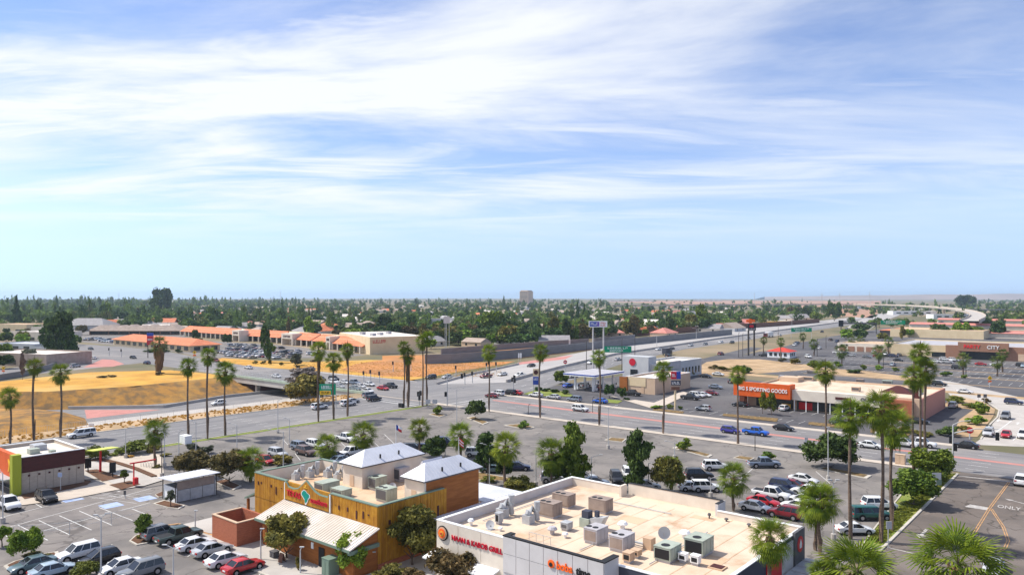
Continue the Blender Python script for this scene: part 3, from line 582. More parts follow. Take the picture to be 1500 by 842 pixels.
# vertical boards on the two faces in view, each proud by its own amount
for i in range(48):
    w = (X1 - X0) / 48
    if -81.2 < X0 + i * w < -72.2: continue
    m = MB().mat('wood'); m.box(X0 + i * w + .02, X0 + (i + 1) * w - .02, Y0 - .035 - .02 * rr.random(), Y0 - .003, 4.0, 6.97); m.build('board', tx)
for i in range(20):
    w = (Y1 - Y0) / 20; m = MB().mat('wood'); m.box(X1 + .003, X1 + .035 + .02 * rr.random(), Y0 + i * w + .02, Y0 + (i + 1) * w - .02, .7, 6.95); m.build('board', tx)
fbox(tx, 'skirting', X1 + .01, X1 + .12, Y0, Y1, 0, .68, 'brick')
# lean-to with its pale standing seam roof
m = MB().mat('roofwhite'); zt, zb = 4.75, 3.35; LX0, LX1, LY0 = -81.6, -63.3, 48.9
m.add([(LX0, LY0, zb), (LX1, LY0, zb), (LX1, Y0 - .06, zt), (LX0, Y0 - .06, zt), (LX0, LY0, zb - .14), (LX1, LY0, zb - .14), (LX1, Y0 - .06, zt - .14), (LX0, Y0 - .06, zt - .14)], [(0, 1, 2, 3), (7, 6, 5, 4), (0, 4, 5, 1), (1, 5, 6, 2), (3, 7, 4, 0)]); lr = m.build('lean_to_roof', tx)
m = MB().mat('roofwhite')
for i in range(39):
    x = LX0 + .2 + i * .47; m.add([(x, LY0, zb + .003), (x + .05, LY0, zb + .003), (x + .05, Y0 - .1, zt + .003), (x, Y0 - .1, zt + .003), (x, LY0, zb + .06), (x + .05, LY0, zb + .06), (x + .05, Y0 - .1, zt + .05), (x, Y0 - .1, zt + .05)], [(4, 5, 6, 7), (0, 1, 5, 4), (1, 2, 6, 5), (3, 0, 4, 7)])
o = m.build('seam', lr); o['kind'] = 'stuff'
m = MB().mat('greentrim'); m.box(LX0 - .02, LX1 + .02, LY0 - .07, LY0 - .005, zb - .3, zb - .02); m.box(LX1 - 0.5, LX1 - .05, LY0 + .1, Y0 - .02, 2.75, 3.15); m.build('fascia', tx)
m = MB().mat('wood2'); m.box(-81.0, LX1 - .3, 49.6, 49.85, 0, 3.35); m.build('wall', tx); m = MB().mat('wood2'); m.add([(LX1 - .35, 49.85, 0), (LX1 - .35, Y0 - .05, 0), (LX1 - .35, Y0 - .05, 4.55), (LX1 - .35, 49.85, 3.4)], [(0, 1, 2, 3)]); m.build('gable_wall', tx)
for x in (-79.9, -69.6): fbox(tx, 'door', x, x + 1.0, 49.5, 49.62, 0.05, 2.25, 'black')
fbox(tx, 'notice', -71.0, -70.6, 49.5, 49.58, 1.8, 2.5, 'white')
# hipped roof towers
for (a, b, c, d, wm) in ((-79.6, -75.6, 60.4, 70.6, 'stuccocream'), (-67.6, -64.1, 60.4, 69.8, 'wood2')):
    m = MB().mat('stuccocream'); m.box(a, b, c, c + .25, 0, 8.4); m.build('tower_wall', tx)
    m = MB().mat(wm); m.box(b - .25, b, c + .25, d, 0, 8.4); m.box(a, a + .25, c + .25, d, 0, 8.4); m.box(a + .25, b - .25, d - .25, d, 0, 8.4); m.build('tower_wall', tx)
    r_ = hip(MB().mat('metalwhite'), a, b, c, d, 8.4, 10.0).build('hip_roof', tx)
    m = MB().mat('metalwhite'); xm = (a + b) / 2
    for i in range(20):
        y = c - .3 + i * (d - c + .6) / 20; t = min(1, (y - c + .4) / ((b - a) / 2 + .4), (d + .4 - y) / ((b - a) / 2 + .4))
        m.tube([(b + .4, y, 8.42), (b + .4 - t * ((b - a) / 2 + .4), y, 8.42 + 1.6 * t)], .025, 3)
    o = m.build('seam', r_); o['kind'] = 'stuff'
    fbox(tx, 'eave', a - .42, b + .42, c - .42, d + .42, 8.24, 8.385, 'darkgrey')
    fbox(tx, 'hatch', (a + b) / 2 - .5, (a + b) / 2 + .3, c - .06, c - .005, 5.6, 7.0, 'stuccotan')
    m = MB().mat('black'); m.tube([(b - .3, c + 3.2, 8.9), (b - .3, c + 3.2, 9.4)], .12, 6); m.tube([(b - .3, c + 6.4, 8.9), (b - .3, c + 6.4, 9.4)], .12, 6); m.build('vent_pipe', tx)
gp = thing('gabled_hood', 'small pale gabled hood between the two hip roofs', 'roof', (0, 0, 0)); gable(MB().mat('metalwhite'), -71.6, -69.4, 66, 69.5, 7.2, 8.9, .2).build('roof', gp); fbox(gp, 'base', -71.4, -69.6, 66.1, 69.4, 0, 7.19, 'stuccocream')
pr_ = thing('patio_cover', 'broad white seamed patio roof beside the timber restaurant', 'patio roof')
m = MB().mat('metalwhite'); m.box(-63.55, -58.2, 58.5, 77, 3.85, 4.0); m.box(-70.5, -63.55, 70.2, 77, 3.85, 4.0)
for i in range(26): m.box(-63.5, -58.2, 58.7 + i * .7, 58.75 + i * .7, 4.0, 4.06)
m.build('roof', pr_)
for x, y in ((-58.5, 58.8), (-58.5, 67), (-58.5, 76.7), (-70, 76.7), (-64, 76.7)): fbox(pr_, 'post', x - .1, x + .1, y - .1, y + .1, 0, 3.84, 'wood2')
te = thing('dustbin_enclosure', 'open topped brown brick bin enclosure at the restaurant corner', 'enclosure')
for b in ((-88.2, -82.4, 47.0, 47.25), (-88.2, -82.4, 50.9, 51.15)): fbox(te, 'wall', *b, 0, 2.9, 'brick')
for b in ((-88.2, -87.95, 47.25, 50.9), (-82.65, -82.4, 47.25, 50.9)): fbox(te, 'wall', *b, 0, 2.9, 'brick')
m = MB().mat('stuccotan'); m.box(-88.25, -82.35, 46.95, 47.3, 2.9, 3.0); m.box(-88.25, -87.9, 47.3, 50.85, 2.9, 3.0); m.box(-82.7, -82.35, 47.3, 50.85, 2.9, 3.0); m.build('coping', te)
pc = thing('porch', 'small timber porch with green roof edge behind the brick bin enclosure', 'porch')
m = MB().mat('greentrim'); m.add([(-91.5, 53.3, 3.2), (-88.6, 53.3, 4.4), (-88.6, 58, 4.4), (-91.5, 58, 3.2), (-91.5, 53.3, 3.0), (-88.6, 53.3, 4.2), (-88.6, 58, 4.2), (-91.5, 58, 3.0)], [(0, 1, 2, 3), (7, 6, 5, 4), (0, 4, 5, 1), (3, 7, 4, 0)]); m.build('roof', pc)
for y in (53.6, 57.7): fbox(pc, 'post', -91.2, -90.9, y - .15, y + .15, 0, 3.05, 'wood2')
# ------------------------------------------------------------ flat roofed shop row in the foreground
bb = thing('shop_row', 'flat cream roofed shop row crowded with rooftop machines', 'shops')
ZR = 5.55
def wallpart(b, z0, z1, mname): return MB().mat(mname).box(*b, z0, z1).build('wall', bb)
wallpart((-56.5, -47.0, 55.0, 55.3), 0, 6.5, 'stuccocream'); wallpart((-47.0, -35.4, 54.7, 55.0), 2.9, 6.85, 'stucco'); wallpart((-35.7, -26.5, 57.0, 57.3), 0, 6.0, 'navy')
wallpart((-47.0, -46.5, 55.0, 55.9), 0, 6.84, 'stucco'); wallpart((-35.9, -35.4, 55.0, 57.0), 0, 6.84, 'stucco')
wallpart((-56.5, -56.2, 55.3, 79.5), 0, 6.5, 'stucco'); wallpart((-56.2, -48.5, 79.2, 79.5), 0, 6.5, 'stuccocream'); wallpart((-48.5, -48.2, 78.2, 79.5), 0, 6.9, 'stuccocream'); wallpart((-48.2, -36.0, 79.9, 80.2), 0, 6.9, 'stuccocream')
wallpart((-36.0, -35.7, 78.2, 80.2), 0, 6.9, 'stucco'); wallpart((-35.7, -26.5, 78.0, 78.3), 0, 6.2, 'stuccocream'); wallpart((-26.8, -26.5, 57.3, 78.0), 0, 6.0, 'navy')
fbox(bb, 'shop_window', -46.5, -36.2, 55.9, 56.0, 0.1, 2.9, 'storeglass'); fbox(bb, 'recess', -46.5, -35.9, 55.05, 55.88, 2.75, 3.4, 'darkgrey')
m = MB().mat('roofcream'); m.box(-56.2, -35.7, 55.95, 79.2, ZR - .3, ZR); m.box(-35.7, -26.8, 57.3, 78.0, ZR - .3, ZR - .004); m.box(-48.2, -36, 79.2, 79.9, ZR - .3, ZR - .006); m.box(-56.2, -47, 55.3, 55.95, ZR - .3, ZR - .002); m.box(-46.5, -35.9, 55.0, 55.95, ZR - .3, ZR - .002); rf = m.build('roof', bb)
m = MB().mat('rooftan')
for i in range(9): m.box(-48 + i * 2.35, -47.9 + i * 2.35, 58, 78, ZR + .002, ZR + .012)
o = m.build('roof_seam', rf); o['kind'] = 'stuff'
for a, b in (((-54.5, 60, 0), (-54.5, 74, 0)), ((-46, 57.2, 0), (-37, 57.2, 0)), ((-41, 59, 0), (-41, 66, 0)), ((-34, 60, 0), (-34, 72, 0)), ((-50, 75.5, 0), (-40, 75.5, 0))): MB().mat('galv').tube([(a[0], a[1], ZR + .12), (b[0], b[1], ZR + .12)], .05, 5).build('conduit', rf)
for x, y, w, d in ((-52, 68, 2.4, 1.6), (-44, 70, 3, 2.2), (-31, 63, 2.0, 3.2), (-38, 76, 2.6, 1.2), (-49, 58.5, 1.8, 1.2)): MB().mat('rooftan').box(x, x + w, y, y + d, ZR + .004, ZR + .018).build('roof_patch', rf)
for b in ((-47.06, -35.34, 54.64, 55.06, 6.85, 6.96), (-47.06, -46.44, 55.06, 55.9, 6.852, 6.96), (-35.96, -35.34, 55.06, 57.0, 6.852, 6.96), (-48.2, -36, 79.86, 80.24, 6.9, 6.97), (-36.04, -35.66, 78.2, 79.86, 6.902, 6.97)): MB().mat('black').box(*b).build('coping', bb)
for b in ((-56.55, -47.0, 54.95, 55.34, 6.5, 6.58), (-56.55, -56.15, 55.34, 79.55, 6.5, 6.58), (-56.15, -48.5, 79.15, 79.55, 6.5, 6.58), (-35.7, -26.45, 56.95, 57.34, 6.0, 6.08), (-26.85, -26.45, 57.34, 77.95, 6.0, 6.08), (-35.7, -26.45, 77.95, 78.35, 6.2, 6.28)): MB().mat('white').box(*b).build('coping', bb)
for i in range(7):
    w = 11.55 / 7
    for z0, z1 in ((3.45, 5.2), (5.25, 6.82)):
        if i in (2, 3, 4) and z0 > 5: pass
        m = MB().mat('stucco'); m.box(-47 + i * w + .03, -47 + (i + 1) * w - .03, 54.62, 54.698, z0, z1); m.build('panel', bb)
for i in range(3): m = MB().mat('stuccocream'); m.box(-56.45 + i * 3.15, -53.36 + i * 3.15, 54.94, 54.998, 0.5, 6.45); m.build('panel', bb)
m = MB().mat('black'); c0 = (-55.5, 54.90, 5.35)
def disc(mb, c, r, n=20, d=0.06, ax='y', sgn=-1):
    ring = []
    for k in range(n):
        a = 2 * math.pi * k / n; p = (math.cos(a) * r, math.sin(a) * r)
        ring.append(p)
    if ax == 'y': vs = [(c[0] + a, c[1], c[2] + b) for a, b in ring] + [(c[0] + a, c[1] - d, c[2] + b) for a, b in ring]
    elif ax == 'x': vs = [(c[0], c[1] + a, c[2] + b) for a, b in ring] + [(c[0] + d, c[1] + a, c[2] + b) for a, b in ring]
    else: vs = [(c[0] + a, c[1] + b, c[2]) for a, b in ring] + [(c[0] + a, c[1] + b, c[2] + d) for a, b in ring]
    return mb.add(vs, [tuple(range(n)), tuple(range(n, 2 * n))] + [(k, (k + 1) % n, n + (k + 1) % n, n + k) for k in range(n)])
disc(m, c0, .78); m.mat('unittan'); disc(m, (c0[0], 54.83, c0[2]), .66); m.mat('orangesign'); disc(m, (c0[0], 54.77, c0[2]), .5); m.mat('gold'); disc(m, (c0[0], 54.72, c0[2]), .26); m.mat('red'); disc(m, (c0[0], 54.66, c0[2]), .12); m.build('round_emblem', bb)
text('lettering', 'NAAN & KABOB GRILL', 0.74, (-50.75, 54.9, 5.15), (R(90), 0, 0), 'redsign', bb, 0.07, sx=0.92)
text('lettering', 'boba', 1.0, (-39.6, 54.56, 5.55), (R(90), 0, 0), 'orangesign', bb, 0.07, sx=.9); text('lettering', 'time', 1.0, (-37.55, 54.56, 5.55), (R(90), 0, 0), 'black', bb, 0.07, sx=.85)
m = MB().mat('orangesign'); disc(m, (-41.1, 54.6, 5.55), .38, 14, .08); m.mat('black'); disc(m, (-41.1, 54.5, 5.5), .2, 10, .04); m.build('cup_emblem', bb)
for x in (-56.9, -51.6, -49.6): m = MB().mat('white'); m.add([(x, 53.3, 3.0), (x + 1.9, 53.3, 3.0), (x + 1.9, 54.93, 3.35), (x, 54.93, 3.35), (x, 53.3, 2.85), (x + 1.9, 53.3, 2.85), (x + 1.9, 54.93, 3.2), (x, 54.93, 3.2)], [(0, 1, 2, 3), (7, 6, 5, 4), (0, 4, 5, 1), (1, 5, 6, 2), (3, 7, 4, 0)]); m.build('awning', bb)
m = MB().mat('darkgrey'); m.box(-26.49, -26.2, 75.4, 78.2, 2.6, 6.3); m.build('sign_wall', bb); m = MB().mat('red'); disc(m, (-26.2, 76.8, 4.9), .8, 18, .06, 'x'); m.mat('white'); m.add([(-26.12, 76.5, 4.5), (-26.12, 77.1, 4.5), (-26.12, 77.15, 4.9), (-26.12, 76.8, 5.45), (-26.12, 76.45, 4.9)], [(0, 1, 2, 3, 4)]); m.build('flame_emblem', bb)
fbox(bb, 'red_panel', -26.49, -26.3, 68.5, 72, 0.3, 5.0, 'red'); fbox(bb, 'pale_panel', -26.49, -26.35, 72.05, 75.3, 2.6, 5.6, 'stucco')
ca = MB().mat('galv'); ca.box(-26.19, -24.2, 66, 78.5, 2.9, 3.05); ca.build('canopy', bb)
for i in range(7): fbox(bb, 'canopy_rib', -26.19, -24.2, 66.6 + i * 1.8, 66.7 + i * 1.8, 3.052, 3.12, 'unitgrey')
# ------------------------------------------------------------ taco shop at the left edge
tb = thing('fast_food_shop', 'small fast food shop with maroon band, lime fin and orange front', 'restaurant')
shell(tb, -143, -130, 38.6, 47.6, 5.5, 'blockwall', 'roofwhite', .5, .25, 'white')
fbox(tb, 'maroon_band', -129.99, -129.8, 38.8, 47.65, 3.2, 5.45, 'maroon')
for i in range(8): m = MB().mat('blockwall'); m.box(-129.99, -129.9, 38.75 + i * 1.1, 39.8 + i * 1.1, .2, 3.15); m.build('panel', tb)
for i in range(6): m = MB().mat('maroon'); m.box(-129.88, -129.75, 39.6 + i * 1.4, 39.85 + i * 1.4, 2.55, 2.8); m.build('wall_light', tb)
fbox(tb, 'lime_fin', -130.6, -129.4, 37.4, 38.58, 0, 6.1, 'limegreen'); fbox(tb, 'orange_front', -143.2, -130.61, 37.9, 38.59, 2.4, 5.9, 'orange'); fbox(tb, 'canopy', -142, -130.7, 36.6, 37.89, 2.2, 2.4, 'galv'); fbox(tb, 'shop_window', -142, -130.7, 38.45, 38.58, .2, 2.2, 'glass')
text('lettering', 'y', 2.6, (-132.4, 37.86, 4.6), (R(90), 0, 0), 'yellow', tb, .05)
m = MB().mat('galv'); m.box(-139, -136.6, 42.6, 44.4, 5.02, 5.9); m.build('rooftop_box', tb); m = MB().mat('unitgreen'); m.box(-135.6, -134.2, 41.2, 42.6, 5.02, 5.8); m.box(-133.6, -132.6, 43.6, 44.4, 5.02, 5.5); m.build('rooftop_box', tb)
# bin store with a white tin roof
ks = thing('bin_store', 'grey panelled bin store with white sloping tin roof in the car park', 'bin store')
for b, mm in (((-111.0, -107.0, 51.5, 51.65), 'white'), ((-111.0, -107.0, 57.45, 57.6), 'galv'), ((-111.0, -110.85, 51.65, 57.45), 'galv')): fbox(ks, 'wall', *b, 0, 2.1, mm)
for i in range(3): fbox(ks, 'door', -107.1, -107.0, 51.75 + i * 1.9, 53.57 + i * 1.9, .1, 1.75, 'galv')
fbox(ks, 'screen', -107.12, -107.06, 51.7, 57.4, 1.8, 3.0, 'unitbrown'); 
m = MB().mat('metalwhite'); m.add([(-111.6, 50.9, 3.15), (-106.5, 50.9, 3.4), (-106.5, 58.1, 3.4), (-111.6, 58.1, 3.15), (-111.6, 50.9, 3.05), (-106.5, 50.9, 3.3), (-106.5, 58.1, 3.3), (-111.6, 58.1, 3.05)], [(0, 1, 2, 3), (7, 6, 5, 4), (0, 4, 5, 1), (1, 5, 6, 2), (2, 6, 7, 3), (3, 7, 4, 0)])
for i in range(12): m.add([(-111.6, 51 + i * .6, 3.16), (-106.5, 51 + i * .6, 3.41), (-106.5, 51.07 + i * .6, 3.41), (-111.6, 51.07 + i * .6, 3.16), (-111.6, 51.035 + i * .6, 3.21), (-106.5, 51.035 + i * .6, 3.46)], [(0, 1, 5, 4), (4, 5, 2, 3)])
m.build('roof', ks)
for x, y in ((-110.9, 51.4), (-107.0, 51.4), (-107.0, 57.7), (-110.9, 57.7)): m = MB().mat('poled'); m.tube([(x, y, 0), (x, y, 3.1)], .07, 6); m.build('post', ks)
for (px, py, nm, lb, c1, sz) in ((196, 676, 'shade_canopy', 'lime topped shade canopy on one red post', 'limeroof', 2.6), (212, 690, 'shade_canopy', 'low red framed canopy post beside the footpath', 'red', 1.6)):
    pass
p = P(147, 692); sc_ = thing('shade_canopy', 'lime shade canopy on a single red post by the curved footpath', 'canopy', p)
m = MB().mat('limeroof'); m.add([(-1.6, -1.6, 3.9), (1.6, -1.6, 4.2), (1.6, 2.4, 4.2), (-1.6, 2.4, 3.9), (-1.6, -1.6, 3.75), (1.6, -1.6, 4.05), (1.6, 2.4, 4.05), (-1.6, 2.4, 3.75)], [(0, 1, 2, 3), (7, 6, 5, 4), (0, 4, 5, 1), (1, 5, 6, 2), (2, 6, 7, 3), (3, 7, 4, 0)]); m.build('roof', sc_); MB().mat('red').box(-.15, .15, -.15, .15, 0, 3.85).build('post', sc_)
p = P(196, 712); of = thing('drive_through_post', 'red drive through order post with an overhead bar', 'order post', p); MB().mat('red').box(-.08, .08, -.08, .08, 0, 3.6).build('post', of); MB().mat('red').box(-.1, .1, -.6, 3.4, 3.6, 3.8).build('bar', of); MB().mat('red').box(.3, 1.0, -.3, .3, .5, 1.5).build('speaker_box', of)
for (px, py) in ((129, 692), (165, 699)):
    p = P(px, py); o = thing('menu_board', 'black menu board standing in the bark bed ' + ('near the maroon wall' if px < 140 else 'beside the pale path'), 'menu board', p); MB().mat('black').box(-.06, .06, -.5, .5, .8, 2.5).build('board', o); MB().mat('black').box(-.05, .05, -.08, .08, 0, .8).build('post', o)
# ------------------------------------------------------------ bridge
br_ = thing('road_bridge', 'concrete road bridge with pale green beam and fence over the sunken freeway', 'bridge')
fbox(br_, 'deck', -262, -186, 147.4, 181, -1.1, -0.05, 'concrete'); fbox(br_, 'girder', -262, -186, 146.6, 147.4, -1.9, .0, 'concrete'); fbox(br_, 'edge_beam', -272, -182, 146.3, 147.39, 0.001, .75, 'bridgegreen')
for x in (-246.5, -223, -205): fbox(br_, 'pier', x - .6, x + .6, 148.2, 149.6, TZ - .05, -1.12, 'concrete'); fbox(br_, 'pier', x - .6, x + .6, 164, 165.4, TZ - .05, -1.12, 'concrete')
fbox(br_, 'abutment', -262.6, -260.5, 147.3, 181, TZ, -1.12, 'concrete')
fn = MB().mat('poleg')
for i in range(57): fn.box(-272 + i * 1.6, -271.92 + i * 1.6, 146.7, 146.78, .75, 2.5)
for z in (1.2, 1.8, 2.45): fn.box(-272, -182, 146.71, 146.77, z, z + .06)
o = fn.build('fence_rail', br_)
m = MB().mat('galv')
for i in range(280): m.box(-272 + i * .32, -271.97 + i * .32, 146.73, 146.75, .8, 2.45)
o = m.build('fence_mesh', br_); o['kind'] = 'stuff'
# retaining walls along the freeway
def wallrun(name, label, pts, h, th, m_, cat='wall'):
    mb = MB().mat(m_)
    for i in range(len(pts) - 1):
        a, b = Vector(pts[i][:2]), Vector(pts[i + 1][:2]); n = Vector((-(b - a).y, (b - a).x)).normalized() * th / 2; e = .004 * (i % 2)
        mb.prism([(a - n).to_tuple(), (b - n).to_tuple(), (b + n).to_tuple(), (a + n).to_tuple()], 0, h + e)
    return tag(mb.build(name), label, cat)
wallrun('retaining_wall', 'lower grey block wall along the freeway lanes', [P(622, 533), P(660, 532), P(750, 525), P(880, 510), P(1072, 490)], 4.2, .5, 'greywall')
wallrun('noise_wall', 'upper grey block wall below the houses', [P(646, 519.5), P(700, 515), P(780, 508.5), P(862, 503)], 3.2, .5, 'greywall')
wallrun('noise_wall', 'brown block wall above the freeway embankment', [P(930, 492), P(1000, 487.5), P(1072, 482), P(1140, 477.5), P(1200, 472.5)], 4.5, .5, 'brownwall')
wallrun('noise_wall', 'middle grey wall joining the brown wall above the freeway', [P(870, 502), P(900, 499), P(930, 496)], 3.0, .5, 'greywall')
wallrun('median_barrier', 'low concrete median barrier down the freeway', [P(742, 560), P(820, 539), P(900, 520), P(1050, 497), P(1180, 479), P(1250, 470)], 1.0, .5, 'concrete', 'barrier')
wallrun('median_barrier', 'low concrete barrier curving past the dirt lot', [P(640, 563), P(690, 549), P(760, 534)], .8, .4, 'concrete', 'barrier')
wallrun('block_fence', 'low grey wall along the left side road', [P(-20, 560), P(30, 552), P(70, 542), P(108, 527), P(112, 520)], 2.2, .3, 'greywall')
# ------------------------------------------------------------ sporting goods building and its neighbours
b5 = thing('sporting_goods_shop', 'long cream roofed store with bright orange sporting goods front', 'shop')
shell(b5, -82.5, -39.5, 200, 229, 5.4, 'stuccotan', 'roofcream', .5, .3, None, {'right': 'pinkbrick'})
m = MB().mat('orange'); m.box(-85, -69.5, 196.2, 197, 3.0, 6.8); m.box(-85, -84.2, 197.01, 202, 3.0, 6.78); m.build('orange_fascia', b5); fbox(b5, 'fascia_return', -70.3, -69.51, 197.01, 199.99, 3.0, 6.77, 'orange')
fbox(b5, 'porch_roof', -84.2, -70.3, 197.01, 199.99, 6.1, 6.4, 'roofcream'); fbox(b5, 'shop_window', -80, -70, 199.8, 199.98, .2, 2.9, 'storeglass'); fbox(b5, 'pier', -83.6, -82.2, 196.8, 199, 0, 3.0, 'brick')
text('lettering', 'BIG 5 SPORTING GOODS', 1.35, (-76.9, 196.1, 5.0), (R(90), 0, 0), 'white', b5, .07, sx=.88)
fbox(b5, 'tan_fascia', -69.4, -47.5, 197.4, 199.98, 2.9, 5.5, 'stuccocream'); fbox(b5, 'shop_window', -69, -48, 199.8, 199.97, .2, 2.9, 'storeglass'); fbox(b5, 'red_poster', -68.4, -65, 199.65, 199.79, .3, 2.2, 'red'); fbox(b5, 'yellow_poster', -73, -70.6, 199.65, 199.79, .3, 1.4, 'gold')
for i in range(8): fbox(b5, 'post', -69 + i * 3, -68.8 + i * 3, 197.6, 197.8, 0, 2.9, 'white')
fbox(b5, 'maroon_sign', -58.5, -55, 197.25, 197.39, 4.0, 4.6, 'maroon'); text('lettering', 'OUTLET', 1.25, (-50.2, 197.3, 4.4), (R(90), 0, 0), 'navy', b5, .06)
fbox(b5, 'brick_end', -47.4, -41.2, 198.6, 199.99, 0, 4.9, 'brick')
hip(MB().mat('maroon'), -52, -44, 212, 219, 4.95, 6.6, 0).build('hip_roof', b5)
fbox(b5, 'storage_box', -81.5, -76, 221, 226, 4.95, 6.2, 'stuccotan')
bs = thing('brick_pylon_sign', 'brick pylon sign with faded green and yellow board at the store corner', 'sign', (-41.6, 205.5, 0))
MB().mat('maroon').box(-.6, .6, -.8, .8, 0, 9.2).build('pylon', bs); m = MB().mat('unitgreen'); m.box(.62, .85, -1.2, 3.2, 5.6, 9.4); m.mat('limegreen'); m.box(.86, .92, .9, 3.0, 6.2, 9.2); m.mat('greentrim'); m.box(.86, .92, -1.0, .8, 5.8, 7.2); m.build('sign_board', bs)
pt = thing('party_shop', 'brown brick store with red and white party sign across the dark car park', 'shop')
shell(pt, -96.8, -20, 418, 470, 6.0, 'stuccoyellow', 'unitgrey', .5, .4, None); fbox(pt, 'brick_front', -71.5, -25, 415.2, 417.98, 0, 6.4, 'brownbrick'); fbox(pt, 'sign_front', -66, -45.5, 413.4, 415.19, 3.9, 8.2, 'brownbrick')
fbox(pt, 'entrance', -64.5, -49, 414.6, 415.18, .1, 3.88, 'glass'); fbox(pt, 'shop_window', -78, -72, 417.8, 417.97, .3, 2.6, 'glass'); fbox(pt, 'shutter', -42, -34, 415.0, 415.18, .2, 3.4, 'stuccotan')
text('lettering', 'PARTY', 2.4, (-60.2, 413.3, 6.1), (R(90), 0, 0), 'brightred', pt, .1, sx=.95); text('lettering', 'CITY', 2.3, (-51.6, 413.3, 6.1), (R(90), 0, 0), 'white', pt, .1)
# petrol station
gs = thing('petrol_station', 'petrol station canopy with blue and white edge over white pump columns', 'petrol station')
m = MB().mat('white'); m.box(-141.5, -129.6, 194.4, 212, 4.75, 5.5); m.build('canopy', gs); m = MB().mat('blue'); m.box(-141.56, -129.54, 194.34, 194.395, 5.1, 5.45); m.box(-129.595, -129.54, 194.4, 212.05, 5.1, 5.45); m.build('blue_band', gs); fbox(gs, 'canopy_roof', -141, -130, 195, 211.5, 5.5, 5.53, 'unitgrey')
for x in (-139, -132): 
    for y in (197.5, 203, 209): fbox(gs, 'column', x - .3, x + .3, y - .3, y + .3, 0, 4.74, 'white'); m = MB().mat('white'); m.box(x - .45, x + .45, y + .9, y + 1.7, .1, 1.9); m.mat('black'); m.box(x + .46, x + .5, y + 1, y + 1.6, 1.0, 1.7); m.build('pump', gs)
gy = thing('grey_restaurant', 'grey two level restaurant with a round red logo on its tower', 'restaurant')
shell(gy, -141, -129, 232, 268, 6.2, 'stuccograyblue', 'roofwhite', .6, .3, 'white'); fbox(gy, 'tower', -141.5, -131, 230.5, 236, 0, 8.8, 'stuccograyblue'); fbox(gy, 'blue_band', -128.98, -128.5, 233, 250, 3.8, 6.6, 'slategrey' if False else 'unitgrey')
m = MB().mat('redsign'); disc(m, (-137.4, 230.4, 6.8), 1.3, 18, .12); m.build('round_logo', gy); fbox(gy, 'door', -138.2, -135.4, 230.3, 230.48, .1, 4.2, 'glass')
for i in range(6): fbox(gy, 'window', -128.98, -128.85, 252 + i * 2.6, 253 + i * 2.6, 1.2, 3.6, 'glass')
kb = thing('tan_restaurant', 'tan stucco box restaurant with a timber panel beside the street', 'restaurant')
shell(kb, -123.2, -112.8, 202.5, 226, 5.0, 'stuccotan', 'roofwhite', .5, .3, 'white'); fbox(kb, 'timber_panel', -125.2, -122.4, 202.0, 202.49, 0, 4.8, 'wood2'); fbox(kb, 'service_door', -117.5, -116.6, 202.4, 202.49, 0.05, 2.1, 'unittan')
fbox(kb, 'cream_panel', -122.3, -116, 202.35, 202.49, 2.2, 4.9, 'stuccoyellow')
# far side shops
def simple(name, label, cat, x0, x1, y0, y1, h, wall, roof, cop=None, group=None):
    t = thing(name, label, cat, group=group); shell(t, x0, x1, y0, y1, h, wall, roof, .4, .3, cop); return t
t = simple('drive_in_shop', 'small cream arcade with brown brick panels beside the freeway', 'shop', -127, -103, 432, 458, 4.6, 'stuccocream', 'rooftan')
for i in range(5): fbox(t, 'brick_panel', -126 + i * 4.6, -122.6 + i * 4.6, 431.8, 431.98, .2, 2.8, 'brownbrick')
for i in range(2): fbox(t, 'window', -125 + i * 2.4, -124 + i * 2.4, 431.8, 431.98, 3.2, 3.9, 'glass')
x, y, _ = P(1146, 523); t = thing('red_roofed_kiosk', 'little white drive-in with bright red hipped roof', 'restaurant', (x, y, 0))
MB().mat('white').box(-6, 5, -4, 5, 0, 3.0).build('wall', t); hip(MB().mat('redroof'), -6, 5, -4, 5, 3.0, 4.8, .5).build('roof', t)
for i in range(4): MB().mat('glass').box(-5 + i * 2.4, -3.6 + i * 2.4, -4.1, -4.02, .8, 2.4).build('window', t)
for i in range(3): MB().mat('glass').box(5.02, 5.1, -3 + i * 2.4, -1.6 + i * 2.4, .8, 2.4).build('window', t)
def at(px, py, w, d, h): x, y, _ = P(px, py); return (x - w / 2, x + w / 2, y, y + d, h)
simple('big_store', 'long yellowish windowless store behind the dark car park', 'shop', *at(1370, 495, 60, 40, 6), 'stuccoyellow', 'rooftan')
t = simple('orange_roofed_shop', 'dark walled shop with a flat orange tiled roof edge', 'shop', *at(1312, 493, 22, 20, 4.5), 'darkgrey', 'tile'); x0, x1, y0, y1, h = at(1312, 493, 22, 20, 4.5); hip(MB().mat('tile'), x0, x1, y0, y1, 4.55, 6, 1).build('hip_roof', t)
for px, py, w, lb in ((1415, 482, 95, 'far row with pink tiled roof beyond the green trees'), (1440, 474, 90, 'farthest low pink roofed row under the curved flyover'), (1480, 496, 60, 'pink roofed row partly hidden by a round tree')):
    x0, x1, y0, y1, h = at(px, py, w, 16, 3.6); t = simple('tiled_row', lb, 'shops', x0, x1, y0, y1, h, 'stuccocream', 'pinkroof'); gable(MB().mat('pinkroof'), x0, x1, y0, y1, 3.65, 5.4, 1).build('gable_roof', t)
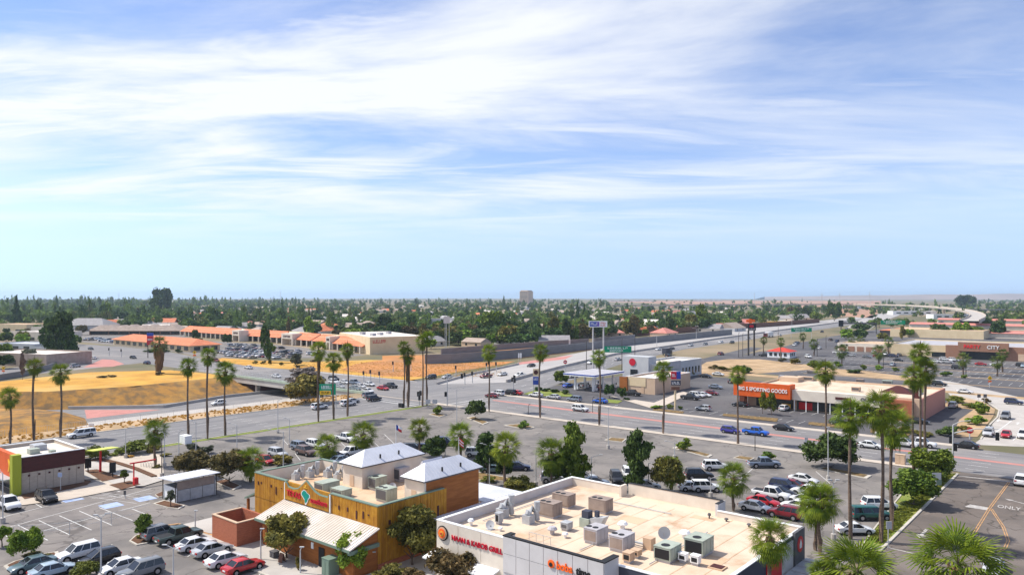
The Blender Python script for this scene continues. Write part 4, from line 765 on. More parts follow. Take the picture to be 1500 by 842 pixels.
# ------------------------------------------------------------ left side: tile roofed shopping centre
t = thing('tiled_office', 'long low office with orange tiled hip roof facing the street', 'office', (0, 0, 0))
x0, x1, y0, y1 = -492, -393, 197, 214
MB().mat('stuccoyellow').box(x0, x1, y0, y1, 0, 3.4).build('wall', t); hip(MB().mat('tile'), x0, x1, y0, y1, 3.4, 6.6, 1.2).build('roof', t)
for i in range(12): MB().mat('storeglass').box(x0 + 4 + i * 8, x0 + 8.5 + i * 8, y0 - .15, y0 - .01, .7, 2.7).build('window', t)
for i in range(3): MB().mat('storeglass').box(x1 + .01, x1 + .15, y0 + 2 + i * 5, y0 + 5.5 + i * 5, .7, 2.7).build('window', t)
t = thing('strip_mall', 'orange tiled strip mall with covered walk behind the packed car park', 'shopping centre')
mall = [(-575, -497, 282, 262), (-486, -430, 272, 262), (-425, -396, 268, 262)]
segs = [((264, 492), (340, 498)), ((345, 498.5), (410, 503)), ((425, 505), (455, 508)), ((457, 508), (476, 510.5)), ((479, 511), (531, 518))]
for (a, b) in segs:
    A_, B_ = Vector(P(*a)[:2]), Vector(P(*b)[:2]); d = (B_ - A_).normalized(); n = Vector((-d.y, d.x)); 
    if n.y < 0: n = -n
    q = lambda s, k: (A_ + d * s + n * k).to_tuple(); ln = (B_ - A_).length
    m = MB().mat('stuccoyellow'); m.prism([q(0, 4), q(ln, 4), q(ln, 24), q(0, 24)], 0, 6.2); m.build('wall', t)
    m = MB().mat('tile'); m.add([q(0, -.5) + (3.7,), q(ln, -.5) + (3.7,), q(ln, 7) + (7.6,), q(0, 7) + (7.6,), q(0, 7) + (3.7,), q(ln, 7) + (3.7,)], [(0, 1, 2, 3), (0, 3, 4), (1, 5, 2), (3, 2, 5, 4)]); m.build('tiled_roof', t)
    m = MB().mat('storeglass'); m.prism([q(1, 3.8), q(ln - 1, 3.8), q(ln - 1, 3.98), q(1, 3.98)], .3, 3.2); m.build('shop_window', t)
    for i in range(int(ln / 7) + 1): m = MB().mat('stuccocream'); c = q(min(i * 7 + .5, ln - .5), 0); m.box(c[0] - .35, c[0] + .35, c[1] - .35, c[1] + .35, 0, 3.9); m.build('column', t)
for (px, py, w, h) in ((343, 500, 9, 7.4), (418, 505.5, 12, 7.2), (478, 512, 4, 7.4)):
    x, y, _ = P(px, py); m = MB().mat('stuccocream'); m.box(x - w / 2, x + w / 2, y + 1, y + 8, 3.9, h); m.box(x - w / 2, x - w / 2 + .9, y + 1, y + 8, 0, 3.89); m.box(x + w / 2 - .9, x + w / 2, y + 1, y + 8, 0, 3.89); m.build('gable_front', t)
    glyphs(MB(), 'maroon', x - w * .32, h - 2.4, w * .64, 1.3, 6, y + .98, 11).build('lettering', t)
gx = thing('gym_building', 'big cream windowless block with dark red sign at the end of the strip mall', 'shop')
x, y, _ = P(542, 519.5); x2, y2, _ = P(622, 516.5)
a = Vector((x, y)); b = Vector((x2, y2)); dv = (b - a).normalized(); nv = Vector((-dv.y, dv.x)); ln = (b - a).length
q = lambda s, k: (a + dv * s + nv * k).to_tuple()
MB().mat('stuccoyellow').prism([q(-.01, 0), q(ln, 0), q(ln, 60), q(0, 60)], 0, 9.0).build('wall', gx); MB().mat('roofwhite').prism([q(.4, .4), q(ln - .4, .4), q(ln - .4, 59.6), q(.4, 59.6)], 9.0, 9.06).build('roof', gx)
xx = Vector((dv.x, dv.y, 0)); o = glyphs(MB(), 'redsign', 1.5, 5.9, 7, 1.7, 8, -.02, 4).build('lettering', gx); o.location = (x, y, 0); o.rotation_euler = (0, 0, math.atan2(dv.y, dv.x))
for s, k in ((6, 14), (12, 20), (5, 30), (20, 30)): c = q(s, k); MB().mat('unitgrey').box(c[0] - 1.2, c[0] + 1.2, c[1] - 1.2, c[1] + 1.2, 9.07, 10.4).build('rooftop_box', gx)
for i in range(8):
    px = 142 + i * 15.2; x, y, _ = P(px, 490.5); t = thing('mansard_shop', 'brown shingled mansard unit of the far retail row', 'shop', (x, y, 0), R(38), 'brown mansard roofed retail units')
    MB().mat('brownbrick').box(-8, 8, 3, 18, 0, 3.2).build('wall', t); hip(MB().mat('shingle'), -8.3, 8.3, 0, 18, 3.2, 7.5 + .5 * (i % 2), .5, 5).build('roof', t); MB().mat('glass').box(-7, 7, 2.8, 2.98, .4, 2.6).build('shop_window', t)
x, y, _ = P(118, 485); t = thing('mansard_hall', 'larger grey hipped hall at the left end of the mansard row', 'shop', (x, y, 0), R(38)); MB().mat('stuccograyblue').box(-20, 20, 0, 26, 0, 5).build('wall', t); hip(MB().mat('shinglegrey'), -20, 20, 0, 26, 5, 11, 1, 10).build('roof', t)
for (px, py, w, d, h, wm, rm, lb) in ((14, 536, 44, 22, 5.6, 'shingle', 'roofwhite', 'brown flat roofed building behind the left roadside wall'), (45, 500, 40, 22, 6.5, 'stuccocream', 'roofwhite', 'pale two part commercial block left of the big conifer'), (60, 494, 20, 20, 7.5, 'stuccocream', 'roofwhite', 'pale shop with square tower front left of the big conifer'),
    (22, 514, 30, 16, 4.2, 'stuccograyblue', 'metalwhite', 'low shed with bright metal roof at the left edge'), (10, 487, 46, 24, 7, 'stuccoyellow', 'rooftan', 'tan warehouse far off at the left edge'), (62, 484, 40, 20, 6, 'stuccotan', 'rooftan', 'tan low building beyond the pale commercial block'), (66, 518, 16, 12, 3.4, 'stuccograyblue', 'shinglegrey', 'small grey roofed hut left of the big conifer')):
    x, y, _ = P(px, py); t = thing('commercial_block', lb, 'building', (x, y, 0), R(20)); shell(t, -w / 2, w / 2, 0, d, h, wm, rm, .5, .4)
    for i in range(3): MB().mat('storeglass').box(-w / 3 + i * w / 3.6, -w / 3 + i * w / 3.6 + w / 7, -.12, -.01, .8, min(2.8, h - 1)).build('window', t)
# office tower, flyover
x, y, _ = D(771, 3050); t = thing('office_tower', 'lone square office tower rising above the far trees', 'tower', (x, y, 0), R(8)); MB().mat('stuccotan').box(-20, 20, -20, 20, 0, 52).build('wall', t); MB().mat('stuccotan').box(-17, 17, -17, 17, 52, 56).build('penthouse', t)
for i in range(10): MB().mat('glass').box(-18, 18, -20.3, -20.05, 3 + i * 5, 5 + i * 5).build('window_band', t)
ct = [(900, 447.5), (1000, 446.6), (1080, 446.0), (1140, 445.8), (1200, 445.7), (1250, 445.7), (1300, 446.4), (1340, 447.7), (1375, 450), (1400, 452.5), (1418, 455.5), (1429, 459), (1433, 462.5), (1430, 466), (1420, 470)]
path = [Vector(P(px, py, 12)[:2]) for px, py in ct]
fo = thing('flyover', 'pale concrete flyover curving high across the distance', 'flyover', (0, 0, 0))
m = MB().mat('concrete'); k = MB().mat('walk')
nrm = []
for i, p in enumerate(path):
    d = (path[min(i + 1, len(path) - 1)] - path[max(i - 1, 0)]).normalized(); nrm.append(Vector((-d.y, d.x)) * 6)
def sweep(mb, off0, off1, z0, z1):
    vs = []
    for p, n in zip(path, nrm):
        a, b = p + n * off0, p + n * off1; vs += [(a.x, a.y, z0), (b.x, b.y, z0), (b.x, b.y, z1), (a.x, a.y, z1)]
    mb.add(vs, [(4 * i + j, 4 * i + (j + 1) % 4, 4 * i + 4 + (j + 1) % 4, 4 * i + 4 + j) for i in range(len(path) - 1) for j in range(4)])
sweep(m, -1, 1, 10.4, 12.0); m.build('deck', fo); sweep(k, 1.0, 1.05, 11.6, 13.2); k.build('parapet', fo); k = MB().mat('walk'); sweep(k, -1.05, -1.0, 11.6, 13.2); k.build('parapet', fo)
for px in (1268, 1278, 1307, 1340, 1363, 1384, 1401, 1423):
    i = max(j for j in range(len(ct) - 2) if ct[j][0] <= px); f = (px - ct[i][0]) / (ct[i + 1][0] - ct[i][0]); c = path[i].lerp(path[i + 1], f); MB().mat('concrete').box(c.x - 1.2, c.x + 1.2, c.y - 1.2, c.y + 1.2, 0, 10.39).build('pier', fo)
f2 = thing('far_viaduct', 'second low grey viaduct behind the flyover at the right edge', 'viaduct'); A_ = Vector(P(1415, 452.6, 9)[:2]); B_ = Vector(P(1640, 452.6, 9)[:2]); n = (B_ - A_).normalized(); n = Vector((-n.y, n.x)) * 5
MB().mat('greywall').prism([(A_ - n).to_tuple(), (B_ - n).to_tuple(), (B_ + n).to_tuple(), (A_ + n).to_tuple()], 7, 9).build('deck', f2)
for i in range(7): c = A_.lerp(B_, i / 6); MB().mat('greywall').box(c.x - 1, c.x + 1, c.y - 1, c.y + 1, 0, 6.99).build('pier', f2)
# ------------------------------------------------------------ houses among the trees
WH = ((130, 'behind the left blocks'), (265, 'behind the mansard row'), (345, 'behind the mall left end'), (420, 'behind the mall middle'), (530, 'behind the mall right end'), (600, 'behind the gym block'), (650, 'by the tall grey poles'), (700, 'left along the noise wall'), (750, 'midway along the noise wall'), (800, 'right along the noise wall'), (860, 'left of the white pole sign'), (930, 'right of the white pole sign'), (1000, 'before the brown wall'), (1090, 'behind the brown wall'), (1230, 'beyond the twin dark posts'), (9999, 'round the flyover'))
def where(px, py):
    a = next(w for x, w in WH if px < x)
    return a + (', near rows' if py > 480 else ', middle rows' if py > 462 else ', far rows')
rr = random.Random(21); HM = [('stuccocream', 'shinglegrey'), ('stuccotan', 'shingle'), ('white', 'shinglegrey'), ('stuccocream', 'tile'), ('stuccotan', 'pinkroof'), ('white', 'roofwhite'), ('stuccograyblue', 'shingle')]
HLAB = ['pale house with grey roof among the neighbourhood trees', 'tan house with brown roof among the neighbourhood trees', 'white house with grey roof among the neighbourhood trees', 'pale house with orange tiled roof among the trees', 'tan house with pink roof among the neighbourhood trees', 'white house with flat white roof among the trees', 'grey house with brown roof among the neighbourhood trees']
HOUSES = [(812, 505, 20, 2), (640, 507, 16, 0), (690, 508, 16, 1), (740, 505, 16, 2), (600, 492, 18, 0), (665, 498, 18, 2), (700, 494, 18, 0), (855, 494, 18, 4), (900, 493, 16, 4), (960, 489, 16, 3), (1010, 484, 20, 4), (1145, 470, 26, 2), (1175, 469, 24, 0), (1195, 466, 16, 5), (430, 494, 24, 2), (470, 484, 22, 3), (480, 490, 26, 3), (530, 482, 22, 1), (370, 490, 16, 1), (430, 487, 18, 2), (250, 482, 18, 1), (300, 480, 22, 1), (850, 484, 20, 2), (790, 490, 16, 0), (1065, 484, 16, 4), (985, 493, 18, 4), (320, 489, 18, 0), (545, 492, 18, 6)]
for i in range(190):
    HOUSES.append((rr.uniform(150, 1090), 449 + 40 * rr.random() ** 1.1, rr.uniform(14, 24), rr.randrange(7)))
for px, py, w, k in HOUSES:
    x, y, _ = P(px, py); d = w * rr.uniform(.55, .8); t = thing('house', HLAB[k].replace('among the neighbourhood trees', 'among trees').replace('among the trees', 'among trees') + ' ' + where(px, py), 'house', (x, y, 0), R(rr.choice((0, 90, 40, 50, 10))), 'houses among the trees beyond the freeway')
    wm, rm = HM[k]; MB().mat(wm).box(-w / 2, w / 2, 0, d, 0, 2.9).build('wall', t)
    (gable if rr.random() < .6 else hip)(MB().mat(rm), -w / 2, w / 2, 0, d, 2.9, 2.9 + d * .26, .5).build('roof', t)
    for s in (-.3, .2): MB().mat('glass').box(w * s, w * s + 1.6, -.1, -.01, .9, 2.2).build('window', t)
for px, py, w, lb in ((555, 478, 60, 'long white flat roofed school block among the trees'), (660, 478, 70, 'two storey grey block with white roof beyond the trees'), (490, 472, 70, 'low pale industrial roof beyond the brown houses'), (640, 470, 60, 'white roofed hall far beyond the trees'), (925, 441.5, 300, 'wide pale warehouse on the horizon field'), (1035, 441, 200, 'pale industrial plant on the far horizon'), (1250, 452, 50, 'white shed behind the flyover deck'), (1340, 461, 70, 'long white factory shed seen under the flyover'), (1400, 467, 60, 'white low factory beside the flyover bend')):
    x, y, _ = P(px, py); t = thing('hall', lb, 'building', (x, y, 0), R(rr.choice((0, 40, 36)))); shell(t, -w / 2, w / 2, 0, w * .3, 6 if px not in (660,) else 8, 'white' if px != 660 else 'stuccograyblue', 'roofwhite', .4, .4)
    for i in range(5): MB().mat('glass').box(-w * .42 + i * w * .17, -w * .42 + i * w * .17 + w * .1, -.15, -.01, 2.2, 4).build('window', t)
# ============================================================ VEGETATION
def np_mesh(name, V, F, mname):
    me = bpy.data.meshes.new(name); V = np.asarray(V, np.float32); F = np.asarray(F, np.int32)
    me.vertices.add(len(V)); me.vertices.foreach_set('co', V.ravel()); k = F.shape[1]
    me.loops.add(F.size); me.loops.foreach_set('vertex_index', F.ravel()); me.polygons.add(len(F))
    me.polygons.foreach_set('loop_start', np.arange(len(F), dtype=np.int32) * k); me.polygons.foreach_set('loop_total', np.full(len(F), k, np.int32))
    me.update(calc_edges=True); me.materials.append(MATS[mname]); return me
def leaf_cloud(rng, lobes, n, size, droop=0.0):
    """n leaf clumps spread through the shells of several ellipsoid lobes"""
    vol = np.array([l[3] * l[4] * l[5] for l in lobes]) ** 0.67; idx = rng.choice(len(lobes), n, p=vol / vol.sum()); Lb = np.array(lobes)[idx]
    d = rng.normal(size=(n, 3)); d /= np.linalg.norm(d, axis=1)[:, None]
    r = np.where(rng.random(n) < .14, rng.uniform(1.0, 1.38, n), rng.uniform(0.3, 1.1, n) ** 0.6)[:, None]
    c = Lb[:, :3] + d * Lb[:, 3:6] * r
    nr = d * 0.45 + rng.normal(size=(n, 3)) * 0.75; nr[:, 2] += 0.15; nr /= np.linalg.norm(nr, axis=1)[:, None]
    t = np.cross(nr, rng.normal(size=(n, 3))); t[:, 2] -= droop; t -= nr * (t * nr).sum(1)[:, None]; t /= np.linalg.norm(t, axis=1)[:, None]; b = np.cross(nr, t)
    s = size * rng.uniform(0.45, 1.5, n)[:, None]
    a1, b1 = t * s, b * s * 0.6
    V = np.stack([c - a1, c + b1, c + a1, c - b1], 1).reshape(-1, 3); F = np.arange(4 * n).reshape(n, 4); return V, F
def lobes_round(rng, R0, H0, k=22):
    L_ = [(0, 0, 0, R0 * .52, R0 * .52, H0 * .52)]
    for i in range(k):
        a = 2 * math.pi * i * .618 + rng.uniform(-.4, .4); e = rng.uniform(-.6, .85); q = math.sqrt(max(0, 1 - e * e)); s = rng.uniform(.16, .37)
        L_.append((R0 * .74 * q * math.cos(a), R0 * .74 * q * math.sin(a), H0 * .74 * e, R0 * s, R0 * s, H0 * s * .9))
    return L_
CROWNS = {}
def crown(kind, var, mname, n, leaf):
    key = (kind, var, mname, n)
    if key in CROWNS: return CROWNS[key]
    rng = np.random.default_rng(abs(hash((kind, var))) % 1000 if False else (sum(map(ord, kind)) * 7 + var * 13))
    if kind == 'round': lb = lobes_round(rng, 1, 1)
    elif kind == 'tall': lb = [(rng.uniform(-.3, .3), rng.uniform(-.3, .3), -0.85 + 1.65 * i / 7, .36 + rng.uniform(-.06, .14), .36 + rng.uniform(-.06, .14), .2) for i in range(8)] + [(rng.uniform(-.65, .65), rng.uniform(-.65, .65), rng.uniform(-.75, .7), rng.uniform(.24, .36), rng.uniform(.24, .36), rng.uniform(.1, .18)) for i in range(13)]
    elif kind == 'conifer': lb = [(0, 0, -0.95 + 1.9 * i / 9, .95 * (1 - i / 10.5) * rng.uniform(.8, 1.05), .95 * (1 - i / 10.5) * rng.uniform(.8, 1.05), .16) for i in range(10)]
    elif kind == 'airy': lb = [(rng.uniform(-.7, .7), rng.uniform(-.7, .7), rng.uniform(-.7, .75), rng.uniform(.28, .5), rng.uniform(.28, .5), rng.uniform(.16, .28)) for i in range(17)]
    else: lb = lobes_round(rng, 1, 1, 6)
    V, F = leaf_cloud(rng, lb, n, leaf, 0.6 if kind == 'tall' else 0.1); me = np_mesh('crown', V, F, mname); CROWNS[key] = me; return me
def trunk_mesh(var):
    key = ('trunk', var)
    if key in CROWNS: return CROWNS[key]
    rng = random.Random(var); m = MB().mat('bark'); m.tube([(0, 0, 0), (.03, .02, .5), (.0, .05, 1.0)], [.11, .085, .07], 7)
    for i in range(5):
        a = i * 1.3 + rng.random(); m.tube([(0, .05, .85 + .05 * i), (.35 * math.cos(a), .35 * math.sin(a), 1.3 + .1 * i), (.62 * math.cos(a), .62 * math.sin(a), 1.75 + .1 * i)], [.06, .04, .015], 5)
    o = m.build('trunk', smooth=True); me = o.data; bpy.data.objects.remove(o); CROWNS[key] = me; return me
def tree(loc, wid, h, kind='round', leaf='leaf_green', label='', clear=0.28, n=2600, group=None, var=None, size=None, name='tree', cat='tree'):
    t = thing(name, label, cat, loc, random.uniform(0, 6.28), group); var = random.randrange(3) if var is None else var
    ch = h * (1 - clear); s = wid / 2
    tr = obj_from('trunk', trunk_mesh(var), t, sc=(max(.8, wid * .28), max(.8, wid * .28), max(.25, h * clear * 1.02)))
    obj_from('crown', crown(kind, var, leaf, n, size or .16), t, (0, 0, h * clear + ch * .5), sc=(s, s, ch / 2)); return t
def shrub(loc, wid, h, leaf, label, group=None, n=900, name='shrub'):
    t = thing(name, label, 'shrub', loc, random.uniform(0, 6.28), group)
    obj_from('foliage', crown('bush', random.randrange(3), leaf, n, .10 if n > 2000 else .16), t, (0, 0, h * .46), sc=(wid / 2, wid / 2, h * .52)); m = CROWNS.get('stem')
    if not m: o = MB().mat('bark').tube([(0, 0, 0), (.02, .03, 1)], [.09, .05], 5).build('stem'); m = CROWNS['stem'] = o.data; bpy.data.objects.remove(o)
    obj_from('stem', m, t, sc=(1, 1, h * .5)); return t
# fan palms
def frond_arrays(rng, droop, nb=19, detail=True):
    """one fan leaf growing along +X: a stalk and a folded fan of blades with hanging tips"""
    V, F = [], []; pl = 0.95
    def quad(a, b, c, d): V.extend([a, b, c, d]); F.append([len(V) - 4, len(V) - 3, len(V) - 2, len(V) - 1])
    bz = lambda x: -droop * x * x * .5
    quad((0, -.02, 0), (0, .02, 0), (pl, .02, bz(pl)), (pl, -.02, bz(pl)))
    z0 = bz(pl)
    for i in range(nb):
        a = math.radians(-105 + 210 * i / (nb - 1)); ln = (.95 - .25 * abs(a) / 1.8) * rng.uniform(.9, 1.08); w = .125
        def pt(r, side):
            ang = a + side * w * (1.15 if r < .6 else .55); x = pl + math.cos(ang) * r * ln; y = math.sin(ang) * r * ln
            z = z0 - droop * .35 * r * r * ln - .12 * (r ** 3) * (1 + droop) + (0.03 * (i % 2) * r) - .10 * abs(math.sin(a)) * r; return (x, y, z)
        quad(pt(.05, -1), pt(.05, 1), pt(.6, 1), pt(.6, -1)); quad(pt(.6, -1), pt(.6, 1), pt(1.0, .25), pt(1.0, -.25))
    return np.array(V), np.array(F)
FR = []
for k in range(4):
    V, F = frond_arrays(random.Random(k), (.25, .6, 1.0, 1.5)[k]); FR.append((V, F, np_mesh('frond', V, F, 'palm_leaf'), np_mesh('frond', V, F, 'palm_dark')))
def frond_set(rng, n):
    out = []
    for i in range(n):
        t = (i + .5) / n; pitch = math.radians(82 - 128 * t ** .85 + rng.uniform(-8, 8)); yaw = i * 2.39996 + rng.uniform(-.25, .25); k = 0 if t < .25 else 1 if t < .55 else 2 if t < .85 else 3
        out.append((k, pitch, yaw, rng.uniform(.85, 1.1) * (1 - .15 * (t < .12)))) 
    return out
def palm_crown_mesh(var, mname, n=40):
    key = ('palm', var, mname)
    if key in CROWNS: return CROWNS[key]
    Vs, Fs, o = [], [], 0
    for k, p, y, s in frond_set(random.Random(var + 50), n):
        M = np.array(Matrix.Rotation(y, 3, 'Z') @ Matrix.Rotation(-p, 3, 'Y')); V = (FR[k][0] * s) @ M.T; Vs.append(V); Fs.append(FR[k][1] + o); o += len(V)
    me = np_mesh('crown', np.concatenate(Vs), np.concatenate(Fs), mname); CROWNS[key] = me; return me
def palm_trunk_mesh(var):
    key = ('ptrunk', var)
    if key in CROWNS: return CROWNS[key]
    rr = random.Random(var); c = rr.uniform(-.8, .8); c2 = rr.uniform(-.8, .8); path = []; rad = []
    for i in range(13):
        t = i / 12; path.append((c * math.sin(t * math.pi) * .5, c2 * math.sin(t * math.pi) * .5, t)); rad.append((.36 if i == 0 else .27 - .09 * t) * (1.05 if i % 2 else .97))
    o = MB().mat('palmtrunk').tube(path, rad, 8).build('trunk', smooth=True); me = o.data; bpy.data.objects.remove(o); CROWNS[key] = me; return me
def skirt_mesh():
    if 'skirt' in CROWNS: return CROWNS['skirt']
    rng = np.random.default_rng(3); n = 260; a = rng.uniform(0, 6.28, n); z = -rng.uniform(0, 1, n) ** 1.0; r = .24 + .30 * (1 + z) ; 
    c = np.stack([np.cos(a) * r, np.sin(a) * r, z], 1); tdir = np.stack([np.cos(a) * .35, np.sin(a) * .35, -np.ones(n)], 1); tdir /= np.linalg.norm(tdir, axis=1)[:, None]
    side = np.stack([-np.sin(a), np.cos(a), np.zeros(n)], 1); ln = rng.uniform(.16, .34, n)[:, None]
    V = np.stack([c - side * .03, c + side * .03, c + tdir * ln + side * .07, c + tdir * ln - side * .07], 1).reshape(-1, 3); CROWNS['skirt'] = np_mesh('skirt', V, np.arange(4 * n).reshape(n, 4), 'thatch'); return CROWNS['skirt']
def palm(loc, h, cr, label, leaf='palm_leaf', fronds=False, skirt=0.8, group='tall fan palms', var=None, thick=1.0, n=34):
    t = thing('fan_palm', label, 'palm tree', loc, random.uniform(0, 6.28), group); var = random.randrange(5) if var is None else var
    zc = h - cr * .45
    obj_from('trunk', palm_trunk_mesh(var), t, sc=(thick, thick, zc)); s = cr / 1.75
    if fronds:
        for k, p, y, q in frond_set(random.Random(var + 80), n + 6):
            o = obj_from('frond', FR[k][2 if leaf == 'palm_leaf' else 3], t, (0, 0, zc)); o.rotation_mode = 'QUATERNION'; o.rotation_quaternion = (Matrix.Rotation(y, 3, 'Z') @ Matrix.Rotation(-p, 3, 'Y')).to_quaternion(); o.scale = (s * q,) * 3
    else: obj_from('crown', palm_crown_mesh(var, leaf, n), t, (0, 0, zc), sc=(s, s, s))
    if skirt: obj_from('dead_frond_skirt', skirt_mesh(), t, (0, 0, zc), sc=(thick * s * .8, thick * s * .8, skirt))
    return t
# px, base y, crown centre y, crown radius in px, label, options
PALMS = [
 (14, 652, 580, 13, 'fan palm at the left edge behind the maroon banded shop', {}), (51, 647, 535, 11, 'tall slim fan palm rising over the dry knoll behind the maroon banded shop', {}), (88, 641, 545, 12, 'tall slim fan palm left of the red paving, right of its twin', {}),
 (276, 641, 535, 12, 'tall fan palm left of a close trio beside the main street', {}), (305, 643, 520, 11, 'tallest fan palm of the trio near the bridge', {'skirt': 1.6}), (330, 638, 543, 13, 'fan palm nearest the left end of the bridge', {}),
 (467, 618, 511, 11, 'tall fan palm touching the left edge of the green road sign', {'skirt': 5.5}), (489, 614, 527, 11, 'shorter fan palm in front of the green road sign', {}), (509, 610, 511, 10, 'tall fan palm just right of the green road sign', {'skirt': 3.5}),
 (597, 596, 518, 10, 'thick skirted palm where the main street meets the crossing', {'skirt': 6.5, 'thick': 1.2}), (591, 597, 507, 8, 'thin palm crown leaning beside the thick skirted palm at the crossing', {}), (619, 595, 499, 10, 'left palm of the close pair at the crossing corner', {}), (626, 594, 494, 9, 'right palm of the close pair at the crossing corner', {}),
 (716, 603, 514, 10, 'tall palm before the noise wall at the car park corner', {'skirt': 3.0}), (792, 612, 514, 10, 'tall palm beside the petrol price sign', {}), (877, 623, 522, 10, 'tall palm in front of the petrol station canopy', {'skirt': 2.0}), (971, 635, 540, 12, 'tall palm in front of the tan stucco restaurant', {}), (1081, 650, 547, 12, 'tall palm in front of the orange store fascia', {}),
 (1209, 668, 542, 13, 'tall palm in front of the cream fascia with a ragged clump midway up its trunk', {'skirt': 1}), (1246, 789, 605, 21, 'broad crowned tall palm beside the white coupe', {}), (1290, 795, 597, 24, 'broad crowned tall palm on the grass strip', {}), (1308, 778, 622, 21, 'palm with shaggy skirt above the round tree on the grass strip', {'skirt': 2.5}),
 (1339, 700, 550, 14, 'left palm of the tall cluster by the brick pylon sign', {}), (1348, 697, 515, 14, 'highest palm of the tall cluster by the brick pylon sign', {}), (1357, 694, 542, 14, 'right palm of the tall cluster by the brick pylon sign', {}),
 (228, 682, 629, 14, 'palm standing by the plaza left of the bin store', {}), (367, 706, 672, 19, 'palm behind the timber restaurant left wall', {'cr': 1}), (479, 676, 651, 14, 'palm above the brown and grey cars in the car park', {}), (532, 664, 635, 17, 'palm behind the pale hip roof', {}), (615, 668, 626, 15, 'palm between the flagpole and the dark bush', {}), (675, 672, 635, 16, 'palm above the striped flag', {}),
 (741, 722, 652, 18, 'palm in front of the airy dark tree', {}), (808, 718, 662, 21, 'palm in front of the big green tree behind the shop row', {}), (982, 722, 685, 18, 'palm growing out of the olive tree', {}), (1075, 748, 698, 21, 'palm at the step of the shop row parapet', {}),
 (1128, 954, 785, 28, 'palm at the right end of the shop row roof', {'f': 1}), (1194, 806, 735, 24, 'left palm of the pair beside the shop row', {'f': 1}), (1203, 812, 730, 25, 'right palm of the pair beside the shop row', {'f': 1}),
 (1256, 905, 838, 58, 'big palm crown at the bottom edge beside the shop row', {'f': 1}), (1404, 905, 826, 62, 'big lush palm crown at the bottom edge over the driveway', {'f': 1}), (1207, 900, 838, 24, 'small palm crown cut by the bottom edge', {'f': 1}),
]
for px, yb, yc, cr, lb, o in PALMS:
    x, y, _ = P(px, yb); pm = FPX / (FPX * CAM_H / (yb - HZ)); r = cr / pm * (1.08 if o.get('f') else 1.25) * random.uniform(.92, 1.1); h = hgt(yb, yc) + r * .45
    palm((x, y, 0), h, r, lb, fronds=bool(o.get('f')), skirt=o.get('skirt', .9), thick=o.get('thick', .8 if yb < 700 else .78), group=None if o.get('f') else 'tall fan palms', n=52)
x, y, _ = P(233, 547); t = palm((x, y, 0), 13.5, 3.6, 'fat old palm with a thick shaggy skirt on the dry hill', 'palm_dark', skirt=9.0, thick=2.2)
for px, yb, yt, cr, lb in ((1119, 521, 497, 6, 'date palm left of the red roofed kiosk'), (1144, 529, 499, 7, 'date palm before the red roofed kiosk'), (1176, 511, 492, 6, 'date palm behind the red roofed kiosk'), (1192, 521, 502, 8, 'date palm right of the red roofed kiosk'), (1233, 534, 512, 11, 'date palm on the near side of the dark car park'), (1247, 512, 496, 7, 'left date palm before the cream arcade'), (1260, 511, 497, 7, 'right date palm before the cream arcade'),
    (1288, 533, 513, 11, 'date palm before the yellowish windowless store'), (1302, 521, 499, 8, 'taller thin palm beside the yellowish store'), (1341, 537, 519, 9, 'date palm close to the tall cluster of palms'), (1411, 550, 524, 11, 'date palm before the party store sign'), (1461, 551, 528, 10, 'date palm before the party store right wall'), (1469, 545, 517, 9, 'tall thin palm against the party store brick'), (1288, 480, 470, 4, 'palm beyond the orange roofed shop')):
    x, y, _ = P(px, yb); d = FPX * CAM_H / (yb - HZ); r = cr * d / FPX; palm((x, y, 0), hgt(yb, yt) + r * .4, r, lb, 'palm_dark', skirt=0, thick=1.0, group='date palms of the far car park')
